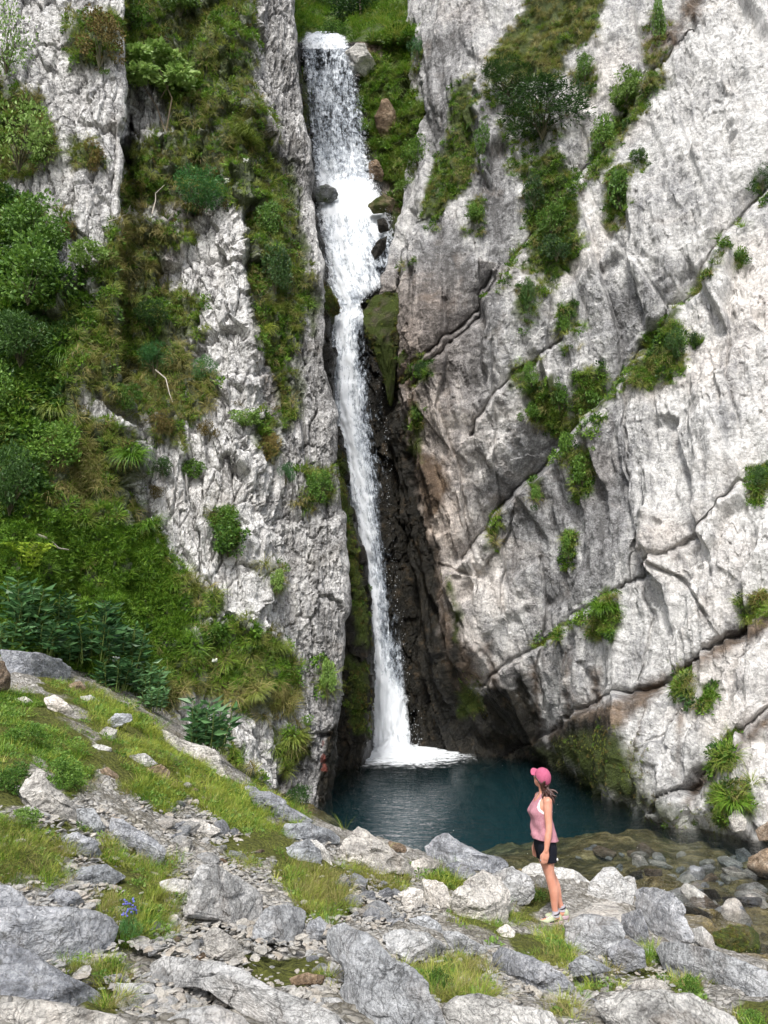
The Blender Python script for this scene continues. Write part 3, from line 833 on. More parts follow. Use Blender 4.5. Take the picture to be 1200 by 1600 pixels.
px, py, am = finish_sheet('back', P, N, None, {'moss': (mossB, 10), 'brown': ([[(585, 130), (612, 180), (602, 260), (570, 180)], [(600, 260), (660, 330), (660, 420), (630, 430), (610, 330)], [(600, 100), (570, 110), (540, 60), (600, 70)]], 10), 'wet': (wetB, 14)}, None)
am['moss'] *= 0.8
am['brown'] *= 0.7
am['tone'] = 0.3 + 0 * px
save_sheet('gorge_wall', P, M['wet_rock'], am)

# green slope above the brink
TPY = [92, 64, 52, 40, 20, -10, -70, -200]
Tc = [rows(TPY, [330] * 8, [33.5, 34, 36, 38, 41, 45, 52, 66]), rows(TPY, [440] * 8, [34, 34.6, 36, 38, 41, 46, 54, 70]), rows(TPY, [470] * 8, [35.2, 36, 38.5, 41, 44, 48, 56, 72]),
      rows(TPY, [505] * 8, [35.6, 37.5, 41, 44, 48, 54, 62, 76]), rows(TPY, [545] * 8, [35.2, 36.2, 39.5, 43, 48, 54, 62, 76]), rows(TPY, [580] * 8, [37.5, 34.7, 37, 40, 45, 52, 60, 74]),
      rows(TPY, [640] * 8, [37.5, 33.6, 34.6, 35.8, 38.5, 43, 52, 66]), rows(TPY, [760] * 8, [37.5, 33.5, 34.4, 35.4, 37.5, 41, 50, 64])]
P = loft(Tc, 2.2)
N = grid_normals(P)
f = P.reshape(-1, 3)
P = P + N * (0.5 * fbm(f * 0.35, 301, 4) * sstep(72, 55, proj(f)[1])).reshape(P.shape[:2])[..., None]
px, py, am = finish_sheet('top', P, N, None, {}, None)
save_sheet('hillside', P, M['hill'], {'tone': 0 * px})

# ------------------------------------------------------------------ the pool
def water_material():
    m, t = new_mat('pool_water')
    co = t.n('TexCoord').outputs['Object']
    r1 = t.noise(t.mapping(co, (1.0, 1.7, 1)), 2.4, 5, 0.6, 0.8)
    r2 = t.noise(co, 6.5, 3, 0.6, 0.5)
    h = t.math('ADD', t.math('MULTIPLY', r1, 1.0), t.math('MULTIPLY', r2, 0.25))
    nrm = t.bump(h, 1.0, 0.16)
    fr = t.n('Fresnel', ins={'IOR': 1.33, 'Normal': nrm})
    gl = t.n('BsdfGlossy', ins={'Roughness': 0.04, 'Normal': nrm, 'Color': (1, 1, 1)})
    tr = t.n('BsdfTransparent', ins={'Color': (1, 1, 1)})
    mx = t.n('MixShader', ins={0: fr, 1: tr, 2: gl})
    t.set(t.out.inputs[0], mx)
    va = t.n('VolumeAbsorption', ins={'Color': (0.06, 0.60, 0.62), 'Density': 0.21})
    vs = t.n('VolumeScatter', ins={'Color': (0.04, 0.42, 0.55), 'Density': 0.03})
    ad = t.n('AddShader', ins={0: va, 1: vs})
    t.set(t.out.inputs[1], ad)
    return m
M['water'] = water_material()
px0, px1, py0, py1 = -8.0, 18.0, 7.4, 33.0
V = [(px0, py0, WATER), (px1, py0, WATER), (px1, py1, WATER), (px0, py1, WATER), (px0, py0, -8), (px1, py0, -8), (px1, py1, -8), (px0, py1, -8)]
link('pool_water', mesh_from('pool_water', V, np.array([(0, 1, 2, 3), (7, 6, 5, 4), (0, 4, 5, 1), (1, 5, 6, 2), (2, 6, 7, 3), (3, 7, 4, 0)]), smooth=False), M['water'], kind='structure')

# ------------------------------------------------------------------ the waterfall
def fall_material(seed):
    m, t = new_mat('falling_water')
    cv = t.n('CombineXYZ', ins={0: t.attr('wu'), 1: t.attr('ws'), 2: float(seed)}).outputs[0]
    n1 = t.noise(t.mapping(cv, (2.4, 0.55, 1)), 1.0, 6, 0.65, 0.5)
    n2 = t.noise(t.mapping(cv, (7.0, 3.6, 1)), 1.0, 7, 0.75, 0.4)
    n3 = t.noise(t.mapping(cv, (20, 1.6, 1)), 1.0, 3, 0.6, 0.3)
    d = t.attr('dens')
    s = t.math('ADD', t.math('MULTIPLY', n1, 0.9), t.math('MULTIPLY', n2, 1.15))
    s = t.math('ADD', s, t.math('MULTIPLY', n3, 0.45))
    s = t.math('ADD', s, t.math('MULTIPLY', d, 0.9))
    al = t.mapr(s, 1.80, 2.14)
    edge = t.mapr(t.math('ADD', t.attr('edge'), t.math('MULTIPLY_ADD', n2, 0.5, -0.25)), 0.02, 0.14)
    al = t.math('MULTIPLY', al, edge)
    col = t.ramp(t.math('ADD', s, -1.45), [(0.36, (0.34, 0.41, 0.50)), (0.74, (0.90, 0.93, 0.96))])
    df = t.n('BsdfPrincipled', ins={'Base Color': col, 'Roughness': 0.55, 'Normal': t.bump(t.math('ADD', n2, n3), 0.4, 0.10)})
    tl = t.n('BsdfTranslucent', ins={'Color': (0.85, 0.9, 0.95)})
    mx = t.n('MixShader', ins={0: 0.22, 1: df, 2: tl})
    tr = t.n('BsdfTransparent')
    t.set(t.out.inputs[0], t.n('MixShader', ins={0: al, 1: tr, 2: mx}))
    return m
M['fall1'] = fall_material(0)
M['fall2'] = fall_material(7)
FALL = np.array([(48, 482, 528, 43), (53, 476, 536, 38), (58, 472, 541, 35.2), (64, 470, 546, 34.3), (90, 472, 553, 33.9), (130, 474, 560, 33.7), (180, 478, 568, 33.5), (230, 484, 576, 33.2), (270, 488, 583, 32.9), (300, 490, 594, 32.3),
                 (320, 491, 602, 31.9), (345, 493, 612, 31.6), (380, 497, 620, 31.3), (410, 503, 622, 31.0), (435, 508, 610, 30.8), (455, 513, 588, 30.6), (468, 519, 568, 30.5), (480, 521, 565, 30.4), (500, 515, 576, 30.3),
                 (560, 513, 590, 30.0), (650, 514, 602, 29.8), (700, 526, 606, 29.7), (780, 540, 609, 29.6), (850, 554, 614, 29.5), (950, 568, 623, 29.4), (1050, 574, 634, 29.35), (1120, 577, 640, 29.3), (1182, 578, 648, 29.2)], float)
def fall_sheet(py_a, py_b, off, seed, name, mat, parent, shrink=0.0, sparse=0.0):
    pys = np.arange(py_a, py_b + 0.1, 2.0)
    nu = 44
    lx, rx, yy = (np.interp(pys, FALL[:, 0], FALL[:, k]) for k in (1, 2, 3))
    us = np.linspace(0, 1, nu)
    X = lx[:, None] + shrink * 3 + us[None] * (rx - lx - shrink * 6)[:, None]
    bulge = 0.28 * np.sin(np.pi * us)[None]
    Pw = at(X, np.repeat(pys[:, None], nu, 1), yy[:, None] + off - bulge)
    arc = np.concatenate([[0], np.cumsum(np.linalg.norm(np.diff(Pw[:, nu // 2], axis=0), axis=1))])
    wu = us[None] * (rx - lx)[:, None] / FPX * 30
    ws = np.repeat(arc[:, None], nu, 1)
    q = np.stack([wu * 2.2, ws * 0.5, 0 * ws + seed], -1).reshape(-1, 3)
    q2 = np.stack([wu * 6, ws * 2.2, 0 * ws + seed], -1).reshape(-1, 3)
    dsp = 0.20 * fbm(q, 400 + seed, 3) + 0.10 * fbm(q2, 410 + seed, 3)
    Pw = Pw.reshape(-1, 3)
    Pw[:, 1] -= dsp
    U, PYS = np.repeat(us[None], len(pys), 0).ravel(), np.repeat(pys[:, None], nu, 1).ravel()
    dens = 0.74 + 0 * U
    dens += 0.25 * sstep(200, 320, PYS) * sstep(480, 440, PYS)
    dens += 0.45 * sstep(275, 300, PYS) * sstep(345, 320, PYS)
    dens += 0.30 * np.exp(-((PYS - 490) / 25) ** 2)
    low = sstep(480, 520, PYS)
    dens += low * (0.32 * np.exp(-((U - 0.33) / 0.22) ** 2) - 0.30 * sstep(0.55, 0.9, U) * sstep(1080, 900, PYS))
    dens += 0.55 * sstep(1040, 1130, PYS)
    dens -= 0.30 * sstep(350, 400, PYS) * sstep(450, 420, PYS) * sstep(0.6, 0.75, U)
    dens += 0.25 * (PYS < 75)
    edge = np.minimum(U, 1 - U)
    me = mesh_from(name, Pw, grid_faces(len(pys), nu), {'wu': wu.ravel(), 'ws': ws.ravel(), 'dens': dens - sparse, 'edge': edge})
    return link(name, me, mat, parent)
fall = thing('waterfall', 'tall white waterfall dropping down the dark cleft into the pool', 'waterfall', (0, 0, 0))
for a0, a1, nm in ((48, 306, 'upper_curtain'), (300, 474, 'cascade'), (470, 1182, 'lower_curtain')):
    pt = fall_sheet(a0, a1, 0.0, 0, nm, M['fall1'], fall)
    fall_sheet(a0, a1, 0.35, 7, 'back_strands', M['fall2'], pt, 0.4, 0.05)
# drops thrown off the edges and the landing places
def droplets(name, P, size, parent, mat):
    n = len(P)
    o = np.array([(1, 0, 0), (-1, 0, 0), (0, 1, 0), (0, -1, 0), (0, 0, 1.6), (0, 0, -1.6)], float)
    Fo = np.array([(0, 2, 4), (2, 1, 4), (1, 3, 4), (3, 0, 4), (2, 0, 5), (1, 2, 5), (3, 1, 5), (0, 3, 5)])
    V = (P[:, None] + o[None] * size[:, None, None]).reshape(-1, 3)
    F = (Fo[None] + 6 * np.arange(n)[:, None, None]).reshape(-1, 3)
    ob = link(name, mesh_from(name, V, F), mat, parent)
    ob['kind'] = 'stuff'
    return ob
def foam_mat():
    m, t = new_mat('white_water')
    p = t.n('BsdfPrincipled', ins={'Base Color': (0.9, 0.93, 0.96), 'Roughness': 0.5})
    t.set(t.out.inputs[0], t.n('MixShader', ins={0: 0.3, 1: p, 2: t.n('BsdfTranslucent', ins={'Color': (0.9, 0.93, 0.96)})}))
    return m
M['foam'] = foam_mat()
dp = []
for k in range(2400):
    py_ = rng.choice([rng.uniform(62, 300), rng.uniform(285, 345), rng.uniform(380, 480), rng.uniform(480, 1120), rng.uniform(1100, 1185)], p=[0.17, 0.26, 0.15, 0.22, 0.2])
    lx, rx, yy = (np.interp(py_, FALL[:, 0], FALL[:, k_]) for k_ in (1, 2, 3))
    e = rng.normal(0, 0.5)
    wdt = rx - lx
    side = rng.random()
    x_ = (lx + rng.normal(0, 3)) if side < 0.35 else (rx + rng.normal(-1, 3)) if side < 0.75 else rng.uniform(lx, rx)
    if py_ > 1100:
        x_ = rng.uniform(lx - 4, rx + 16)
        py_ = 1182 - abs(rng.normal(0, 26))
    dp.append(at(x_, py_, yy - 0.3 - abs(rng.normal(0, 0.25))))
droplets('spray', np.array(dp), rng.uniform(0.004, 0.014, len(dp)), fall, M['foam'])

def foam_sheet_mat():
    m, t = new_mat('pool_foam')
    co = t.n('TexCoord').outputs['Object']
    n1 = t.noise(t.mapping(co, (1.2, 2.2, 1)), 2.2, 7, 0.7, 1.2)
    a = t.mapr(t.math('ADD', t.math('MULTIPLY', n1, 1.2), t.attr('dens')), 1.15, 1.32)
    p = t.n('BsdfPrincipled', ins={'Base Color': (0.86, 0.9, 0.93), 'Roughness': 0.6})
    t.set(t.out.inputs[0], t.n('MixShader', ins={0: a, 1: t.n('BsdfTransparent'), 2: p}))
    return m
cx_, cy_ = at(612, 1180, 29.0)[:2]
nr, na = 50, 120
rr, aa = np.meshgrid(np.linspace(0.02, 1, nr), np.linspace(0, 2 * np.pi, na), indexing='ij')
fx = cx_ + 0.35 + 3.6 * rr * np.cos(aa)
fy = cy_ - 0.6 + 5.0 * rr * np.sin(aa)
q = np.stack([fx * 2.2, fy * 2.2, 0 * fx], -1).reshape(-1, 3)
fzz = WATER + 0.012 + (1 - rr) * 0.10 * (1 + fbm(q, 500, 3).reshape(rr.shape))
link('foam', mesh_from('foam', np.stack([fx, fy, fzz], -1).reshape(-1, 3), grid_faces(nr, na), {'dens': (1.05 * (1 - rr) ** 0.6).ravel()}), foam_sheet_mat(), fall)
# a low mound of boiling water where it lands
nm = 64
aa, rr = np.meshgrid(np.linspace(0, 2 * np.pi, nm), np.linspace(0, 1, 24), indexing='ij')
q = np.stack([np.cos(aa) * rr * 3, np.sin(aa) * rr * 3, 0 * rr], -1).reshape(-1, 3)
hh = 0.75 * (1 - rr ** 1.4) * (0.75 + 0.5 * fbm(q * 1.4, 510, 4).reshape(rr.shape)) + 0.12 * fbm(q * 5, 520, 3).reshape(rr.shape) * (1 - rr)
fmx = cx_ + 0.1 + np.cos(aa) * rr * (0.95 + 0.2 * fbm(q * 0.9, 530, 2).reshape(rr.shape))
fmy = cy_ - 0.1 + np.sin(aa) * rr * 0.9
link('boil', mesh_from('boil', np.stack([fmx, fmy, WATER - 0.02 + hh], -1).reshape(-1, 3), grid_faces(nm, 24)), M['foam'], fall)
# ------------------------------------------------------------------ boulders
M['pale_boulder'] = rock_material('pale_boulder', [(0.08, (0.14, 0.14, 0.138)), (0.36, (0.38, 0.38, 0.375)), (0.58, (0.58, 0.575, 0.565)), (0.82, (0.76, 0.75, 0.735))],
                                  streak=(0.5, 1.2, 2.4), rot=(0.3, 0.45, 0.2), crack=0.8, cracksc=1.0, bump=0.9, contrast=1.5, specks=0.6, sc=3.2, vary='warm', hair=0.45, hairmap=(0.7, 1.6, 3.0))
M['grey_boulder'] = rock_material('grey_boulder', [(0.1, (0.085, 0.09, 0.10)), (0.38, (0.23, 0.24, 0.26)), (0.6, (0.40, 0.41, 0.43)), (0.86, (0.62, 0.62, 0.635))],
                                  streak=(0.5, 1.2, 2.6), rot=(0.2, 0.5, 0.2), crack=0.7, cracksc=0.9, bump=0.9, contrast=1.45, specks=0.65, warm=(0.26, 0.23, 0.2), sc=3.2, vary='cool', hair=0.45, hairmap=(0.7, 1.6, 3.0))
M['brown_boulder'] = rock_material('brown_boulder', [(0.1, (0.05, 0.035, 0.022)), (0.4, (0.16, 0.11, 0.07)), (0.65, (0.32, 0.24, 0.17)), (0.9, (0.5, 0.42, 0.34))],
                                   streak=(0.6, 1.2, 2.0), crack=0.8, cracksc=1.0, bump=0.9, contrast=1.5, specks=0.4, sc=3.2, vary='warm', hair=0.45, hairmap=(0.7, 1.6, 3.0))
_ico = {}
def ico(level):
    if level not in _ico:
        import bmesh
        bm = bmesh.new()
        bmesh.ops.create_icosphere(bm, subdivisions=level, radius=1.0)
        V = np.array([v.co for v in bm.verts])
        bm.verts.index_update()
        F = np.array([[v.index for v in f_.verts] for f_ in bm.faces])
        bm.free()
        _ico[level] = (V, F)
    return _ico[level]

def boulder_mesh(name, R_of, D, size, seed, level, basis, shear=0.0, cuts=9, attrs=None, hack=1.0):
    r_, u_, w_ = basis
    d, F = ico(level)
    rg = np.random.default_rng(seed)
    ro = np.hypot(d[:, 0], d[:, 1]) + 1e-9
    phi = np.arctan2(d[:, 1], d[:, 0])
    lat = R_of(phi) * ro ** 0.55
    fw = D * np.sign(d[:, 2]) * np.abs(d[:, 2]) ** 0.7
    X, Y = lat * np.cos(phi), lat * np.sin(phi)
    L = np.stack([X, Y, fw], -1)
    for k in range(cuts):
        n = np.array([rg.uniform(-1, 1), rg.uniform(-0.7, 1), -rg.uniform(0.7, 1.2)])
        n /= np.linalg.norm(n)
        s = L @ n
        h = s.max() * rg.uniform(0.58, 0.84)
        L = L - np.outer(np.maximum(s - h, 0) * 0.94, n)
    for k in range(3):
        n = rg.normal(size=3)
        n[2] = abs(n[2])
        n /= np.linalg.norm(n)
        s = L @ n
        h = s.max() * rg.uniform(0.8, 0.92)
        L = L - np.outer(np.maximum(s - h, 0) * 0.9, n)
    nd = L / (np.linalg.norm(L, axis=1, keepdims=True) + 1e-9)
    q = L / size + seed * 3.7
    bed = rg.normal(size=3)
    bed /= np.linalg.norm(bed)
    fr = q @ bed
    f1, j1 = facets(q[:, 0] * 2.2 + q[:, 2] * 1.3, q[:, 1] * 3.6 + q[:, 2], seed, 1.0, 1.3)
    f2, j2 = facets(q[:, 0] * 7 + q[:, 2] * 5, q[:, 1] * 10 - q[:, 2] * 4, seed + 50, 1.0, 1.3)
    dd = 0.055 * fbm(q * 1.4, seed, 4) + 0.05 * f1 * hack + 0.02 * f2 * hack + 0.025 * fbm(q * 7, seed + 3, 3)
    dd = dd + 0.02 * hack * ridged(np.stack([fr * 9, q[:, 0] * 0.8, q[:, 1] * 0.8], -1), seed + 7, 3)
    L = L + nd * (dd * size)[:, None]
    L[:, 2] += shear * L[:, 0]
    V = L[:, :1] * r_ + L[:, 1:2] * u_ + L[:, 2:] * w_
    return V, F

def view_basis(c):
    w_ = np.array(c) / np.linalg.norm(c)
    r_ = np.cross(w_, (0, 0, 1))
    r_ /= np.linalg.norm(r_)
    return r_, np.cross(r_, w_), w_

def boulder(label, outline, mat='pale_boulder', Y=None, thick=0.55, moss=0.0, wet=0.0, seed=None, hack=1.0, group='boulders and rocks lying on the slope', name='boulder', cat='boulder'):
    boulder.n += 1
    seed = seed or 1000 + boulder.n * 13
    O = np.array(outline, float)
    x0, x1 = O[:, 0].min(), O[:, 0].max()
    c = np.array([(O[:, 0]).mean(), (O[:, 1]).mean()])
    bot = O[O[:, 1].argmax()]
    shear = 0.0
    if Y is None:
        lowm = (poly_sd(O[:, 0], O[:, 1] + 4, O) < 0) & (poly_sd(O[:, 0], O[:, 1] - 5, O) > 0)
        lowm |= O[:, 1] == O[:, 1].max()
        hy = ground_hit(O[lowm, 0], np.minimum(O[lowm, 1], 1680), WATER - 0.25)
        Yb = float(ground_hit(bot[0], min(bot[1], 1680), WATER - 0.25)[0])
        if lowm.sum() >= 3 and np.ptp(O[lowm, 0]) > 20:
            slope, icpt = np.polyfit(O[lowm, 0], hy, 1)           # metres of distance per pixel to the right
            shear = float(np.clip(slope * FPX / Yb, -1.6, 1.6)) * 0.9
        wid = (x1 - x0) / FPX * Yb
        hei = np.ptp(O[:, 1]) / FPX * Yb
        D = float(np.clip(thick * (0.5 * min(wid, 2.2 * hei) + 0.2 * wid), 0.04, 2.0))
        Yc = Yb + 0.55 * D + shear * (c[0] - bot[0]) / FPX * Yb
        if shear:
            Yc = 0.35 * Yc + 0.65 * (slope * c[0] + icpt + 0.5 * D)
    else:
        Yc = Y
        D = thick * 0.5 * (x1 - x0) / FPX * Y
    C = at(c[0], c[1], Yc)
    bs = view_basis(C)
    W = at(O[:, 0], O[:, 1], np.full(len(O), Yc)) - C
    a_, b_ = W @ bs[0], W @ bs[1]
    ang = np.linspace(-np.pi, np.pi, 361)
    R = np.zeros(361)
    for k in range(len(O)):
        p0, p1 = np.array((a_[k], b_[k])), np.array((a_[(k + 1) % len(O)], b_[(k + 1) % len(O)]))
        e = p1 - p0
        dx, dy = np.cos(ang), np.sin(ang)
        den = dx * e[1] - dy * e[0]
        den = np.where(np.abs(den) < 1e-9, 1e-9, den)
        t_ = (p0[0] * e[1] - p0[1] * e[0]) / den
        s_ = (p0[0] * dy - p0[1] * dx) / den
        R = np.where((s_ >= -1e-6) & (s_ <= 1 + 1e-6) & (t_ > 0), np.maximum(R, t_), R)
    R[R == 0] = R[R > 0].mean()
    ker = np.array([1, 2, 3, 2, 1]) / 9.0
    R = np.convolve(np.concatenate([R[-5:-1], R, R[1:5]]), ker, 'same')[4:-4]
    wpx = x1 - x0
    level = 6 if wpx > 230 else 5 if wpx > 62 else 4
    size = math.sqrt(max(np.ptp(a_) * np.ptp(b_), 1e-4))
    V, F = boulder_mesh(name, lambda ph: np.interp(ph, ang, R), D, size, seed, level, bs, shear, hack=hack)
    base = C.copy()
    base[2] = (V[:, 2] + C[2]).min()
    V = V + C - base
    wz = V[:, 2] + base[2]
    at_ = {}
    if moss:
        h = (wz - wz.min()) / np.ptp(wz)
        at_['moss'] = np.clip(moss * (0.4 + 0.8 * fbm(V * 3, seed, 4) + 0.2 * (1 - h)) + max(0, moss - 0.7) * 1.2, 0, 1)
    if 'white' in label:
        at_['tone'] = np.full(len(V), 0.6)
    if wet or wz.min() < WATER + 0.1:
        at_['wet'] = np.clip(sstep(WATER + 0.22, WATER + 0.02, wz) * 0.75 + wet, 0, 1)
    o = link(name, mesh_from(name, V, F, at_, smooth=False), M[mat], loc=base, label=label, category=cat, group=group)
    boulder.info.append((O, Yc))
    if moss >= 0.9:
        boulder.mossy.append(V + base)
    return o
boulder.n = 0
boulder.info = []
boulder.mossy = []

